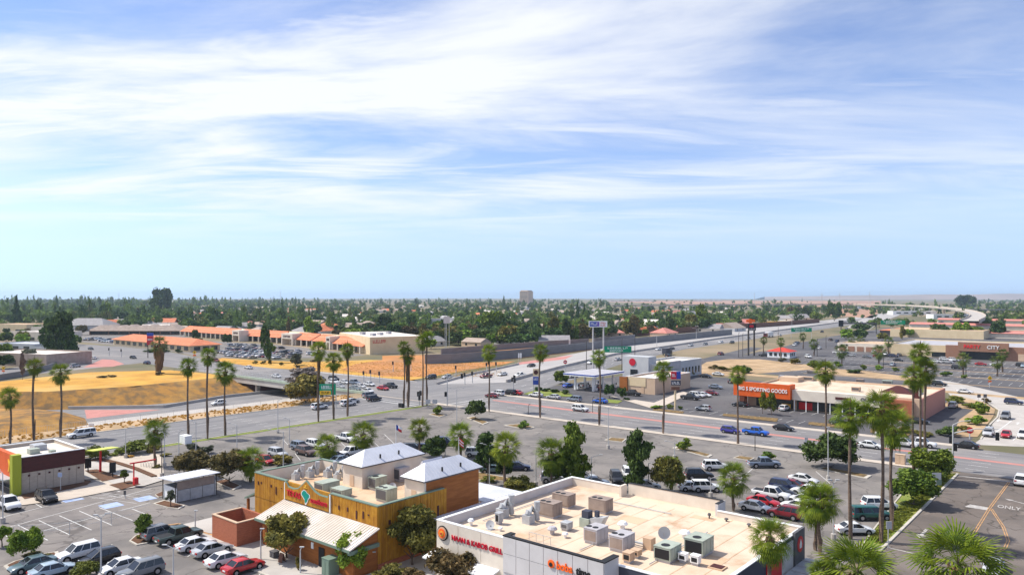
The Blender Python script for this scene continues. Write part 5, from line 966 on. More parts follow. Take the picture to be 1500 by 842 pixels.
# broadleaf trees near the camera: px, base y, crown centre y, width px, height px, kind, leaf, label
TREES = [
 (420, 818, 778, 66, 62, 'round', 'leaf_olive', 'brownish tree in front of the pale lean-to roof'), (514, 842, 806, 50, 56, 'round', 'leaf_bright', 'bright green tree at the right end of the lean-to roof'), (604, 828, 776, 74, 78, 'airy', 'leaf_olive', 'brown tree against the timber side wall'), (634, 772, 745, 52, 52, 'round', 'leaf_olive', 'darker tree behind the brown one at the timber side wall'), (668, 866, 828, 84, 60, 'round', 'leaf_brown', 'brown tree below the red kabob lettering'), (572, 868, 842, 50, 36, 'airy', 'leaf_olive', 'thin olive tree at the bottom edge left of the shop row'), (604, 870, 846, 40, 30, 'round', 'leaf_brown', 'low brown treetop at the bottom edge left of the shop row'),
 (282, 702, 678, 52, 42, 'round', 'leaf_brown', 'round brown tree behind the bin store roof'), (336, 708, 679, 56, 48, 'round', 'leaf_brown', 'round brown tree right of the bin store'), (209, 790, 766, 29, 28, 'airy', 'leaf_green', 'small thin tree in the kerbed island by the dark grey car'), (37, 822, 793, 44, 48, 'round', 'leaf_bright', 'bright green young tree in the bark island at bottom left'), (3, 800, 780, 24, 22, 'round', 'leaf_bright', 'green tree cut by the left edge'), (125, 846, 834, 38, 26, 'round', 'leaf_yellow', 'round shrubby tree before the black hatchback'), (250, 742, 725, 12, 17, 'airy', 'leaf_grey', 'small grey sapling in front of the bin store'), (182, 708, 694, 11, 14, 'round', 'leaf_green', 'tiny round tree beside the red order post'),
 (762, 728, 711, 44, 30, 'round', 'leaf_olive', 'low olive tree left of the shop row corner'), (842, 715, 664, 50, 92, 'tall', 'leaf_green', 'big tall green tree behind the shop row'), (816, 712, 685, 36, 50, 'round', 'leaf_dark', 'dark lower tree beside the big tall green one'), (931, 718, 671, 50, 84, 'tall', 'leaf_dark', 'dark narrow tree behind the shop row parapet'), (978, 722, 692, 50, 56, 'round', 'leaf_olive', 'olive tree behind the shop row parapet'), (715, 712, 660, 40, 58, 'airy', 'leaf_dark', 'airy dark tree near the striped flag'), (738, 704, 680, 26, 34, 'round', 'leaf_dark', 'small dark tree under the palm beside the airy tree'), (637, 675, 655, 33, 36, 'round', 'leaf_dark', 'dark dense tree between the hip roofs'),
 (1217, 685, 657, 74, 52, 'round', 'leaf_dark', 'spreading dark tree in the long kerbed island'), (1338, 740, 712, 66, 58, 'round', 'leaf_green', 'leafy tree on the grass strip behind the green pickup'), (1366, 706, 677, 62, 52, 'round', 'leaf_green', 'rounder tree at the street end of the grass strip'), (697, 614, 598, 29, 28, 'round', 'leaf_dark', 'dark round tree near the empty car park corner'),
 (822, 562, 551, 21, 20, 'round', 'leaf_green', 'round tree between the price sign and the petrol canopy'), (893, 583, 571, 16, 20, 'round', 'leaf_dark', 'left tree of the pair beside the petrol forecourt'), (911, 585, 574, 15, 17, 'round', 'leaf_dark', 'right tree of the pair beside the petrol forecourt'), (1117, 606, 586, 12, 26, 'airy', 'leaf_yellow', 'left thin tree before the sporting goods window'), (1130, 608, 588, 14, 28, 'airy', 'leaf_yellow', 'right thin tree before the sporting goods window'),
 (448, 590, 566, 54, 42, 'round', 'leaf_olive', 'wide olive tree at the right end of the bridge'), (444, 576, 549, 44, 22, 'airy', 'leaf_ash', 'ash coloured bare crown over the bridge rail'), (88, 524, 490, 34, 66, 'tall', 'leaf_dark', 'huge dark conifer at the left street corner'), (104, 522, 498, 20, 48, 'conifer', 'leaf_dark', 'pointed right half of the conifer pair at the left corner'), (70, 520, 492, 24, 50, 'tall', 'leaf_dark', 'shaggy left neighbour of the huge dark conifer'), (24, 480, 458, 18, 44, 'conifer', 'leaf_dark', 'tall dark conifer far off at the left edge'), (389, 531, 503, 14, 56, 'airy', 'leaf_dark', 'tall thin tree at the edge of the packed car park'), (395, 526, 509, 16, 18, 'round', 'leaf_green', 'bushy green tree beside the tall thin one'), (291, 511, 501, 18, 17, 'round', 'leaf_dark', 'round tree inside the packed car park'), (287, 499, 489, 11, 16, 'round', 'leaf_dark', 'small tree before the orange roofs left end'), (333, 505, 496, 14, 17, 'round', 'leaf_dark', 'small round tree before the mall gable'), (434, 535, 526, 17, 18, 'airy', 'leaf_grey', 'small grey tree on the golden field'),
 (5, 530, 514, 24, 26, 'round', 'leaf_green', 'bright bush like tree at the far left edge'), (6, 540, 528, 26, 20, 'round', 'leaf_dark', 'darker low tree at the far left edge'), (44, 534, 520, 22, 22, 'round', 'leaf_grey', 'grey green tree at the left roadside wall'), (33, 556, 532, 7, 36, 'airy', 'leaf_ash', 'bare thin trunked tree beside the left road'),
 (1375, 493, 482, 24, 18, 'round', 'leaf_dark', 'dark tree left of the party store'), (1385, 494, 484, 12, 14, 'round', 'leaf_dark', 'smaller dark tree right beside the first'), (1408, 494, 481, 24, 22, 'round', 'leaf_bright', 'bright green tree above the party store roof'), (1428, 494, 485, 26, 16, 'round', 'leaf_green', 'wide green tree above the party sign'), (1462, 495, 482, 20, 24, 'round', 'leaf_dark', 'dark round tree right of the green row'), (1332, 494, 487, 14, 12, 'round', 'leaf_bright', 'small bright tree beside the orange roofed shop'), (1262, 486, 479, 26, 12, 'round', 'leaf_dark', 'wide dark tree beside the freeway'), (1322, 497, 487, 8, 22, 'airy', 'leaf_olive', 'thin olive tree by the orange roofed shop'),
]
for px, yb, yc, w, hh, kd, lf, lb in TREES:
    x, y, _ = P(px, yb); d = FPX * CAM_H / (yb - HZ); wm = w * d / FPX; ht = (yb - (yc - hh / 2)) * d / FPX; cl = max(.04, 1 - hh / (yb - (yc - hh / 2)))
    nn = 7000 if w > 40 and yb > 600 else 3600 if yb > 560 else 1500
    tree((x, y, 0), wm, ht, kd, lf, lb, cl, nn, size=.075 if nn > 4000 else .11 if nn > 2000 else .16)
SH = [
 (140, 673, 40, 26, 'leaf_yellow', 'yellow green bush behind the maroon banded shop'), (196, 664, 46, 24, 'leaf_yellow', 'spreading yellow green bush beside the plaza'), (222, 662, 26, 16, 'leaf_olive', 'olive end of the bushes beside the plaza'), (282, 661, 22, 15, 'leaf_grey', 'left of two clipped bushes behind the brown trees'), (305, 664, 20, 13, 'leaf_grey', 'right of two clipped bushes behind the brown trees'), (412, 681, 34, 16, 'leaf_olive', 'low bush beside the red compact car'),
 (767, 627, 18, 14, 'leaf_green', 'round bush in the tiny island of the empty car park'), (641, 607, 17, 14, 'leaf_green', 'round bush by the car park corner beside the road'), (1002, 660, 22, 19, 'leaf_green', 'round bush in the island near the blue pickup'), (1125, 674, 22, 14, 'leaf_green', 'leafy bush behind the slate blue pickup'),
 (437, 836, 10, 22, 'leaf_olive', 'narrow shrub beside the grey cabinet'), (190, 670, 12, 5, 'drygrass_leaf', 'tuft of dry grass in the plaza'), (166, 668, 14, 5, 'leaf_yellow', 'low yellow plant at the plaza edge'), (230, 685, 14, 6, 'leaf_olive', 'tuft around the plaza palm foot'), (243, 668, 16, 6, 'leaf_olive', 'low bush near the white cabinet'),
 (788, 572, 14, 6, 'leaf_dark', 'left hedge clump by the price sign'), (800, 573, 14, 6, 'leaf_dark', 'second hedge clump from the price sign'), (813, 575, 14, 6, 'leaf_dark', 'third hedge clump from the price sign'), (828, 577, 14, 7, 'leaf_dark', 'last hedge clump from the price sign'), (963, 598, 20, 6, 'leaf_bright', 'low bushes left of the pole sign by the street'), (981, 598, 12, 8, 'leaf_yellow', 'yellow bush at the foot of the pole sign'), (996, 599, 9, 5, 'leaf_green', 'small green bush right of the pole sign'), (918, 586, 10, 5, 'leaf_dark', 'low hedge beside the petrol forecourt trees'),
 (1010, 550, 14, 8, 'leaf_olive', 'bush between the tan and grey restaurants'), (1088, 546, 26, 14, 'leaf_dark', 'dark shrub clump on the vacant tan lot'), (1060, 543, 22, 7, 'leaf_olive', 'dry shrub clump left on the vacant tan lot'), (1046, 541, 16, 7, 'leaf_brown', 'brown shrub clump by the grey restaurant'), (1194, 541, 22, 14, 'leaf_green', 'green bush behind the sporting goods roof'), (1228, 538, 14, 9, 'leaf_green', 'smaller green bush behind the cream roof'), (1165, 533, 16, 9, 'leaf_olive', 'bush at the near edge of the dark car park'), (1146, 530, 12, 8, 'leaf_grey', 'pale bush by the kiosk drive'), (1253, 546, 26, 6, 'leaf_dark', 'low hedge behind the cream roof'), (1265, 541, 9, 9, 'leaf_green', 'thin round bush behind the cream roof'), (1287, 542, 12, 10, 'leaf_bright', 'round bright bush at the dark car park edge'), (1312, 544, 10, 7, 'leaf_green', 'small bush at the dark car park edge'), (1386, 551, 16, 9, 'leaf_green', 'spiky bush under the party store palm'), (1413, 554, 10, 6, 'leaf_bright', 'little bush right of the spiky one'),
 (1400, 590, 30, 10, 'leaf_yellow', 'yellow bushes along the curved road'), (1424, 598, 26, 10, 'leaf_yellow', 'second yellow clump along the curved road'), (1436, 606, 24, 22, 'leaf_green', 'tall green bush at the curve of the road'), (1430, 622, 28, 14, 'leaf_bright', 'bright low bush at the curve of the road'), (1390, 638, 32, 18, 'leaf_dark', 'dark bush at the street corner by the stop sign'), (1412, 632, 22, 12, 'leaf_olive', 'olive bush right of the dark corner bush'), (1350, 638, 30, 9, 'leaf_olive', 'dry bushes below the brick pylon sign'), (1325, 633, 26, 11, 'leaf_olive', 'bushes before the brick store end'), (1445, 590, 12, 8, 'leaf_brown', 'brown tuft at the road bend'),
 (374, 533, 9, 5, 'leaf_olive', 'left scrub ball on the golden field'), (386, 533, 9, 6, 'leaf_olive', 'middle scrub ball on the golden field'), (412, 535, 8, 5, 'leaf_olive', 'right scrub ball on the golden field'), (436, 539, 10, 5, 'leaf_brown', 'scrub under the small grey tree'), (395, 534, 6, 9, 'leaf_olive', 'thin sapling on the golden field'), (345, 521, 8, 5, 'leaf_grey', 'bush on the verge by the packed car park'), (352, 521, 6, 4, 'leaf_grey', 'second bush on the verge by the packed car park'),
 (262, 517, 12, 6, 'leaf_dark', 'dark bush at the corner of the tiled office'), (220, 516, 20, 5, 'leaf_dark', 'hedge before the tiled office'), (242, 516, 14, 5, 'leaf_dark', 'second hedge before the tiled office'), (150, 553, 16, 4, 'leaf_brown', 'dark heap of scrub on the dry hill'), (163, 552, 14, 4, 'leaf_brown', 'second dark heap of scrub on the dry hill'), (233, 549, 14, 6, 'leaf_brown', 'scrub round the fat palm foot'),
 (715, 706, 24, 9, 'leaf_yellow', 'yellow plants in the bed under the airy tree'), (698, 728, 16, 14, 'leaf_dark', 'dark shrub left behind the white patio roof edge'), (727, 734, 24, 16, 'leaf_olive', 'olive shrub behind the shop row left parapet'), (623, 806, 14, 30, 'leaf_green', 'slim green shrub at the timber wall foot'), (480, 600, 10, 3, 'leaf_olive', 'weeds'), (205, 789, 10, 8, 'leaf_olive', 'small bush in the kerbed island'), (52, 818, 40, 9, 'leaf_olive', 'low hedge in the bark island at bottom left'), (460, 530, 14, 4, 'leaf_brown', 'dark scrub on the golden field'),
]
leafmat('drygrass_leaf', (0.70, 0.43, 0.11), (0.56, 0.33, 0.075), rnd=0)
for px, yb, w, hh, lf, lb in SH:
    if lb == 'weeds': continue
    x, y, _ = P(px, yb); d = FPX * CAM_H / (yb - HZ); shrub((x, y, 0), w * d / FPX, max(.5, hh * d / FPX), lf, lb, n=3000 if w > 24 else 900)
# dry tufts along the freeway fence: nobody could count these
rng = np.random.default_rng(5); n = 900; yy = rng.uniform(-50, 140, n); c = np.stack([rng.uniform(-185.5, -177, n), yy, np.zeros(n)], 1)
def tufts(c, rng, hmax, mname, name):
    n = len(c); a = rng.uniform(0, 6.28, (n, 4)); V = []
    for k in range(4):
        dx = np.stack([np.cos(a[:, k]), np.sin(a[:, k]), np.zeros(n)], 1); h = rng.uniform(.3, 1, (n, 1)) * hmax
        up = np.array([[0, 0, 1.0]]) * h; V.append(np.stack([c - dx * .25, c + dx * .25, c + dx * .45 + up, c - dx * .1 + up * .8], 1))
    V = np.concatenate(V).reshape(-1, 3); o = obj_from(name, np_mesh(name, V, np.arange(len(V)).reshape(-1, 4), mname)); o['kind'] = 'stuff'; return o
tufts(c, rng, .45, 'drygrass_leaf', 'dry_grass')
gx_, gy_ = rng.uniform(-25.6, -23.6, 900), rng.uniform(98, 144, 900); tufts(np.stack([gx_, gy_, np.full(900, .05)], 1), rng, .22, 'leaf_yellow', 'grass')
hp = []
for i in range(4200):
    q = P(rng.uniform(-20, 322), rng.uniform(546, 572)); hp.append(q)
hp = [P(rng.uniform(430, 740), rng.uniform(530, 552)) for i in range(3000)]; tufts(np.array([h for h in hp if h[1] > 186]), rng, .14, 'drygrass_leaf', 'dry_grass')
# ------------------------------------------------------------ the wooded suburb: the nearest 230 trees one by one, the rest as one wood
FLAB = {'round': 'round leafy tree in the wooded suburb beyond the freeway', 'tall': 'tall loose tree in the wooded suburb beyond the freeway', 'conifer': 'pointed conifer in the wooded suburb beyond the freeway'}
rr = random.Random(99); far = []; PXY = {}
def allowed(px, py):
    if px < 130: return py < 478
    if px < 265: return py < 483
    if px < 420: return py < 488
    if px < 620: return py < 497
    if px < 640: return py < 512
    if px < 860: return py < 507 - max(0, (px - 760)) * .07
    if px < 1080: return py < 499 - (px - 860) * .075
    if px < 1230: return py < 476 - (px - 1080) * .06
    return 448 < py < 461 or (px > 1400 and py < 476)
cnt = 0
while cnt < 3600:
    d = math.exp(rr.uniform(math.log(420), math.log(5200))); l = rr.uniform(-.78, .78); px = 750 + FPX * l; py = HZ + FPX * CAM_H / d
    if not (-60 < px < 1560) or not allowed(px, py): continue
    if 890 < px < 1290 and 440 < py < 450 and rr.random() < .9: continue
    if px > 1230 and rr.random() < .35: continue
    if 420 < px < 1100 and rr.random() < .25: continue
    x, y, _ = P(px, py); kd = rr.choices(('round', 'tall', 'conifer'), (8, 1.1, .8 if px < 560 else .2))[0]
    lft = max(0, min(1, (560 - px) / 420)); h = rr.uniform(5.5, 11.5) if kd == 'round' else rr.uniform(10, 17) if kd == 'tall' else rr.uniform(11, 19)
    if d > 700: h *= 1.0 + .4 * lft
    if d > 1800: h *= 1.2 + .2 * rr.random()
    w = h * (rr.uniform(.85, 1.25) if kd == 'round' else rr.uniform(.45, .65) if kd == 'tall' else rr.uniform(.3, .42)); far.append((d, x, y, w, h, kd)); PXY[(x, y)] = (px, py); cnt += 1
BIG = [(237, 462, 30, 44, 'round', 'leaf_far', 'big domed tree standing above the suburb skyline'), (225, 466, 20, 30, 'tall', 'leaf_far', 'tree left below the big domed one'), (83, 460, 9, 26, 'conifer', 'leaf_far', 'dark pointed conifer on the left skyline'), (413, 462, 6, 26, 'conifer', 'leaf_far', 'thin spire like tree on the skyline'), (738, 452, 7, 18, 'conifer', 'leaf_far', 'slim cypress right of the centre skyline'), (846, 476, 10, 34, 'conifer', 'leaf_dark', 'left cypress above the pole sign'), (856, 476, 9, 30, 'conifer', 'leaf_dark', 'right cypress above the pole sign'), (1026, 482, 24, 36, 'tall', 'leaf_green', 'tall poplar clump beyond the brown wall'), (1012, 484, 18, 26, 'round', 'leaf_olive', 'olive tree left of the poplar clump'), (722, 494, 34, 42, 'round', 'leaf_green', 'biggest green tree of the near suburb'), (745, 498, 18, 20, 'round', 'leaf_bright', 'bright tree right of the biggest green one'), (668, 506, 25, 22, 'round', 'leaf_dark', 'round dark tree behind the noise wall'), (640, 505, 20, 22, 'round', 'leaf_dark', 'dark tree behind the twin grey poles'), (707, 504, 20, 14, 'round', 'leaf_green', 'low wide tree behind the noise wall'), (736, 505, 24, 16, 'round', 'leaf_green', 'second low wide tree behind the noise wall'), (783, 497, 20, 28, 'round', 'leaf_dark', 'dark tree left of the tall thin palm'), (838, 494, 22, 26, 'round', 'leaf_green', 'green tree left of the pole sign'), (520, 498, 30, 18, 'round', 'leaf_bright', 'bright tree behind the orange roofs'), (546, 499, 36, 18, 'round', 'leaf_dark', 'long dark tree behind the orange roofs'), (576, 497, 24, 26, 'round', 'leaf_dark', 'tall dark tree behind the gym block'), (693, 500, 13, 22, 'round', 'leaf_brown', 'purplish tree behind the noise wall'), (1182, 468, 16, 20, 'round', 'leaf_dark', 'dark tree left of the freeway bend'), (1196, 472, 18, 16, 'round', 'leaf_green', 'bushy tree left of the freeway bend'), (1222, 470, 22, 30, 'round', 'leaf_dark', 'tall dark tree beside the flyover'), (1162, 464, 20, 16, 'round', 'leaf_brown', 'dark reddish tree beyond the houses'), (1414, 452, 26, 22, 'round', 'leaf_far', 'large dark clump behind the viaduct')]
for px, yb, w, hh, kd, lf, lb in BIG:
    x, y, _ = P(px, yb); d = FPX * CAM_H / (yb - HZ); tree((x, y, 0), w * d / FPX, hh * d / FPX, kd, lf, lb, .06, 1600, size=.15)
cnt = 0
while cnt < 330:
    px = rr.uniform(560, 1085); py = rr.uniform(466, 507)
    if not allowed(px, py) or rr.random() < .25: continue
    x, y, _ = P(px, py); kd = rr.choices(('round', 'tall'), (8, 1))[0]; h = rr.uniform(5.5, 13); far.append((FPX * CAM_H / (py - HZ), x, y, h * rr.uniform(.8, 1.25) if kd == 'round' else h * .5, h, kd)); PXY[(x, y)] = (px, py); cnt += 1
cnt = 0
while cnt < 26:
    px = rr.uniform(-20, 128); py = rr.choice((rr.uniform(481, 486), rr.uniform(502, 506), rr.uniform(489, 492))); x, y, _ = P(px, py); h = rr.uniform(5, 9); far.append((FPX * CAM_H / (py - HZ), x, y, h * 1.0, h, 'round')); PXY[(x, y)] = (px, py); cnt += 1
cnt = 0
while cnt < 46:
    px = rr.uniform(1235, 1510); py = rr.choice((rr.uniform(474, 480), rr.uniform(459, 468), rr.uniform(496, 500) if px < 1300 else 477)); x, y, _ = P(px, py); h = rr.uniform(5, 9); far.append((FPX * CAM_H / (py - HZ), x, y, h * 1.1, h, 'round')); PXY[(x, y)] = (px, py); cnt += 1
far.sort(); 
LADJ = {'leaf_far': 'mid green', 'leaf_dark': 'dark', 'leaf_green': 'fresh green', 'leaf_olive': 'olive', 'leaf_bright': 'bright', 'leaf_brown': 'brownish'}
for d, x, y, w, h, kd in far[:235]:
    lf = rr.choice(('leaf_far', 'leaf_far', 'leaf_dark', 'leaf_green', 'leaf_olive', 'leaf_bright', 'leaf_brown')); tree((x, y, 0), w, h, kd, lf, ('low ' if h < 7.5 else 'big ' if h > 11 else 'middling ') + LADJ[lf] + ' ' + FLAB[kd].replace('in the wooded suburb beyond the freeway', where(*PXY[(x, y)])), .1, 700, 'suburb trees beyond the freeway', size=.21)
Vs = []; rng = np.random.default_rng(8)
for d, x, y, w, h, kd in far[235:]:
    n = 150 if d < 900 else 70 if d < 1600 else 34; s = (.26 if n == 150 else .36 if n == 70 else .5)
    lb = {'round': [(0, 0, 0, .8, .8, .8), (.4, .2, .1, .5, .5, .5), (-.4, .1, -.1, .5, .5, .5), (.1, -.4, .2, .5, .5, .5)], 'tall': [(0, 0, -.5, .8, .8, .5), (.1, .1, .2, .7, .7, .5), (0, 0, .7, .45, .45, .3)], 'conifer': [(0, 0, -.7, .95, .95, .3), (0, 0, -.1, .65, .65, .3), (0, 0, .5, .35, .35, .3), (0, 0, .9, .12, .12, .2)]}[kd]
    V, F = leaf_cloud(rng, lb, n, s); V = V * np.array([w / 2, w / 2, h / 2]) + np.array([x, y, h * .52]); Vs.append(V)
V = np.concatenate(Vs); 
mat('wood_leaf', (0.165, 0.24, 0.05), 0.8, (0.05, 0.09, 0.03), 0.05, 2, .38, .62, spec=0.1, col3=(0.20, 0.19, 0.07), scale3=0.03, lo3=.52, hi3=.72, transl=.2)
o = obj_from('forest', np_mesh('forest', V, np.arange(len(V)).reshape(-1, 4), 'wood_leaf')); o['kind'] = 'stuff'
# ============================================================ VEHICLES
def loft(mb, st):
    """st: list of (y, z_low, z_top, half_width): a rounded body shell along Y"""
    secs = []
    for y, zl, zt, hw in st:
        zm = zl + (zt - zl) * .62; half = [(hw * .88, zl), (hw * .98, zl + .12), (hw, zm), (hw * .95, zt - .06), (hw * .80, zt)]
        secs.append([(x, y, z) for x, z in half] + [(-x, y, z) for x, z in reversed(half)])
    n = 10; vs = [p for s in secs for p in s]
    fs = [(i * n + k, (i + 1) * n + k, (i + 1) * n + (k + 1) % n, i * n + (k + 1) % n) for i in range(len(st) - 1) for k in range(n)]
    fs = [tuple(reversed(f)) for f in fs] ; fs += [tuple(range(n)), tuple(reversed([(len(st) - 1) * n + k for k in range(n)]))]
    return mb.add(vs, fs)
SPEC = {  # length, width, stations, cabin: belt z, roof z, (y rear base, y rear roof, y front roof, y front base), wheel radius, wheel y's, bed
 'sedan': dict(w=.92, st=[(-2.4, .42, .78, .72), (-2.3, .3, .98, .86), (-1.6, .22, 1.04, .92), (-.6, .2, .98, .92), (.8, .2, .96, .92), (1.2, .22, .94, .91), (2.0, .24, .80, .87), (2.3, .32, .66, .78), (2.4, .4, .58, .66)], cab=(.93, 1.46, -1.85, -1.05, .25, 1.15), wr=.34, wy=(-1.42, 1.45)),
 'hatch': dict(w=.92, st=[(-2.15, .42, .85, .74), (-2.05, .3, 1.02, .87), (-1.4, .22, 1.05, .92), (-.4, .2, 1.0, .92), (.9, .22, .98, .91), (1.8, .26, .84, .86), (2.1, .34, .66, .74)], cab=(.97, 1.58, -2.0, -1.6, .2, 1.2), wr=.34, wy=(-1.3, 1.35)),
 'suv': dict(w=.97, st=[(-2.4, .5, .95, .82), (-2.32, .36, 1.14, .93), (-1.6, .28, 1.16, .97), (.9, .28, 1.12, .97), (1.2, .28, 1.1, .96), (2.1, .3, .98, .92), (2.36, .38, .82, .84), (2.42, .45, .74, .74)], cab=(1.08, 1.78, -2.28, -2.0, .3, 1.1), wr=.39, wy=(-1.45, 1.5)),
 'pickup': dict(w=1.0, st=[(-2.9, .55, 1.08, .94), (-2.85, .42, 1.14, .98), (-.9, .34, 1.14, 1.0), (.8, .34, 1.14, 1.0), (1.5, .34, 1.14, .99), (2.6, .36, 1.06, .95), (2.82, .45, .92, .88), (2.88, .5, .84, .8)], cab=(1.1, 1.86, -.95, -.75, .75, 1.45), wr=.42, wy=(-1.75, 1.85), bed=(-2.75, -1.05)),
 'camper': dict(w=1.0, st=[(-2.8, .5, 1.08, .94), (-2.75, .4, 1.14, .98), (-.9, .32, 1.14, 1.0), (.8, .32, 1.14, 1.0), (1.5, .32, 1.12, .99), (2.5, .34, 1.0, .95), (2.75, .45, .86, .88)], cab=(1.1, 1.84, -2.72, -2.6, .7, 1.4), wr=.4, wy=(-1.65, 1.75)),
}
def car_geo(kind):
    s = SPEC[kind]; w = s['w']; bz, rz, r0, r1, f1, f0 = s['cab']; wb, wt = w * .90, w * .70
    body = MB().mat('car_white'); loft(body, s['st'])
    B = [(-wb, r0, bz), (wb, r0, bz), (wb, f0, bz), (-wb, f0, bz)]; T = [(-wt, r1, rz), (wt, r1, rz), (wt, f1, rz), (-wt, f1, rz)]
    # roof, with a slight crown, and the pillars
    tk = .05; body.add([(-wt - .02, r1 - .06, rz - .03), (wt + .02, r1 - .06, rz - .03), (wt + .02, f1 + .06, rz - .03), (-wt - .02, f1 + .06, rz - .03), (-wt * .86, r1 + .08, rz + tk), (wt * .86, r1 + .08, rz + tk), (wt * .86, f1 - .1, rz + tk), (-wt * .86, f1 - .1, rz + tk)], [(3, 2, 1, 0), (4, 5, 6, 7), (0, 1, 5, 4), (1, 2, 6, 5), (2, 3, 7, 6), (3, 0, 4, 7)])
    for i in range(4): body.tube([B[i], T[i]], .055, 4)
    for sx in (-1, 1):
        for f in ((.42,) if kind != 'suv' else (.36, .68)) if kind != 'camper' else (.3, .62, .66):
            yb = r0 + (f0 - r0) * f; yt = r1 + (f1 - r1) * f; body.tube([(sx * wb, yb, bz), (sx * wt, yt, rz)], .05, 4)
        body.box(sx * (w + .1) - .08, sx * (w + .1) + .08, f0 - .35, f0 - .2, bz - .02, bz + .14)
    for sx in (-1, 1): body.mat('black').box(sx * (w + .004) - .012, sx * (w + .004) + .012, s['wy'][0] + s['wr'] + .1, s['wy'][1] - s['wr'] - .1, s['st'][3][1] + .04, s['st'][3][1] + .2)
    if 'bed' in s: body.mat('black').box(-w * .78, w * .78, s['bed'][0], s['bed'][1], 1.0, 1.155)
    for sx in (-1, 1):
        for wy in s['wy']: body.mat('tyre'); disc(body, (sx * (w - .02) if sx > 0 else -(w - .02) - .03, wy, s['wr'] + .02), s['wr'] + .07, 12, .03, 'x')
    e = .012; g = {}
    q = lambda a, b, c, d: MB().mat('carglass').add([a, b, c, d], [(0, 1, 2, 3)])
    g['windshield'] = q((-wb + .05, f0 + e, bz), (wb - .05, f0 + e, bz), (wt - .03, f1 + e, rz - .02), (-wt + .03, f1 + e, rz - .02)); g['rear_window'] = q((wb - .05, r0 - e, bz), (-wb + .05, r0 - e, bz), (-wt + .03, r1 - e, rz - .02), (wt - .03, r1 - e, rz - .02))
    side = [q((sx * wb, r0 + .05, bz), (sx * wb, f0 - .05, bz), (sx * wt, f1, rz - .02), (sx * wt, r1, rz - .02)) for sx in (-1, 1)]
    wm = MB().mat('tyre'); disc(wm, (-.11, 0, 0), s['wr'], 14, .22, 'x'); wm.mat('rim'); disc(wm, (-.135, 0, 0), s['wr'] * .62, 10, .27, 'x')
    y1 = s['st'][-1][0]; y0 = s['st'][0][0]; zl = s['st'][-1][2]; zt = s['st'][1][2]
    hl = [MB().mat('headlight').box(sx * w * .62 - .2, sx * w * .62 + .2, y1 - .35, y1 - .02, zl - .12, zl + .04) for sx in (-1, 1)]
    tl = [MB().mat('taillight').box(sx * w * .70 - .17, sx * w * .70 + .17, y0 - .03, y0 + .1, zt - .32, zt - .12) for sx in (-1, 1)]
    tr = MB().mat('black'); tr.box(-.45, .45, y1 - .3, y1 + .015, .42, .58); tr.mat('white').box(-.26, .26, y0 - .035, y0 + .1, .58, .72)
    return body, g, side, wm, hl, tl, tr, s
def merge(dst, src, off=(0, 0, 0)):
    o = len(dst.v); dst.v += [(a + off[0], b + off[1], c + off[2]) for a, b, c in src.v]
    for f, mi in zip(src.f, src.m): dst.mat(src.mats[mi]); dst.f.append(tuple(i + o for i in f)); dst.m.append(dst.cur)
CARS = {}
def mesh_of(mb, name, smooth=True):
    o = mb.build(name, smooth=smooth); me = o.data; bpy.data.objects.remove(o); return me
for kind in SPEC:
    body, g, side, wm, hl, tl, tr, s = car_geo(kind); parts = [('body', mesh_of(body, 'body'), (0, 0, 0))]
    parts += [(k, mesh_of(v, k), (0, 0, 0)) for k, v in g.items()] + [('side_window', mesh_of(v, 'side_window'), (0, 0, 0)) for v in side]
    w_me = mesh_of(wm, 'wheel'); parts += [('wheel', w_me, (sx * (s['w'] - .1), wy, s['wr'])) for sx in (-1, 1) for wy in s['wy']]
    parts += [('headlight', mesh_of(v, 'headlight'), (0, 0, 0)) for v in hl] + [('taillight', mesh_of(v, 'taillight'), (0, 0, 0)) for v in tl] + [('bumper_trim', mesh_of(tr, 'bumper_trim'), (0, 0, 0))]
    al = MB(); merge(al, body)
    for v in list(g.values()) + side + hl + tl + [tr]: merge(al, v)
    for sx in (-1, 1):
        for wy in s['wy']: merge(al, wm, (sx * (s['w'] - .1), wy, s['wr']))
    CARS[kind] = (parts, mesh_of(al, 'parked_car'))
HEAD = {'Y+': 0, 'X+': -90, 'Y-': 180, 'X-': 90, 'R': -50, 'L': 130, 'F': 40, 'N': 220}
CARNAME = {'sedan': 'sedan', 'hatch': 'hatchback', 'suv': 'sport_utility_car', 'pickup': 'pickup_truck', 'camper': 'camper_pickup'}
CAT = {'sedan': 'car', 'hatch': 'car', 'suv': 'car', 'pickup': 'pickup truck', 'camper': 'pickup truck'}
def car(px, py, kind, col, head, label, group=None, z=0.0, detail=None, sc=0.96):
    x, y, _ = P(px, py, z); rz = R(HEAD[head] if isinstance(head, str) else head); parts, joined = CARS[kind]
    if detail is None: detail = py > 560
    if detail:
        t = thing(CARNAME[kind], label, CAT[kind], (x, y, z + .03), rz, group); t.scale = (sc,) * 3
        for nm, me, off in parts:
            o = obj_from(nm, me, t, off)
            if nm == 'body': o.material_slots[0].link = 'OBJECT'; o.material_slots[0].material = MATS['car_' + col]
    else:
        o = obj_from(CARNAME[kind], joined, None, (x, y, z + .03), (0, 0, rz), (sc,) * 3); o.material_slots[0].link = 'OBJECT'; o.material_slots[0].material = MATS['car_' + col]; tag(o, label, CAT[kind], group)
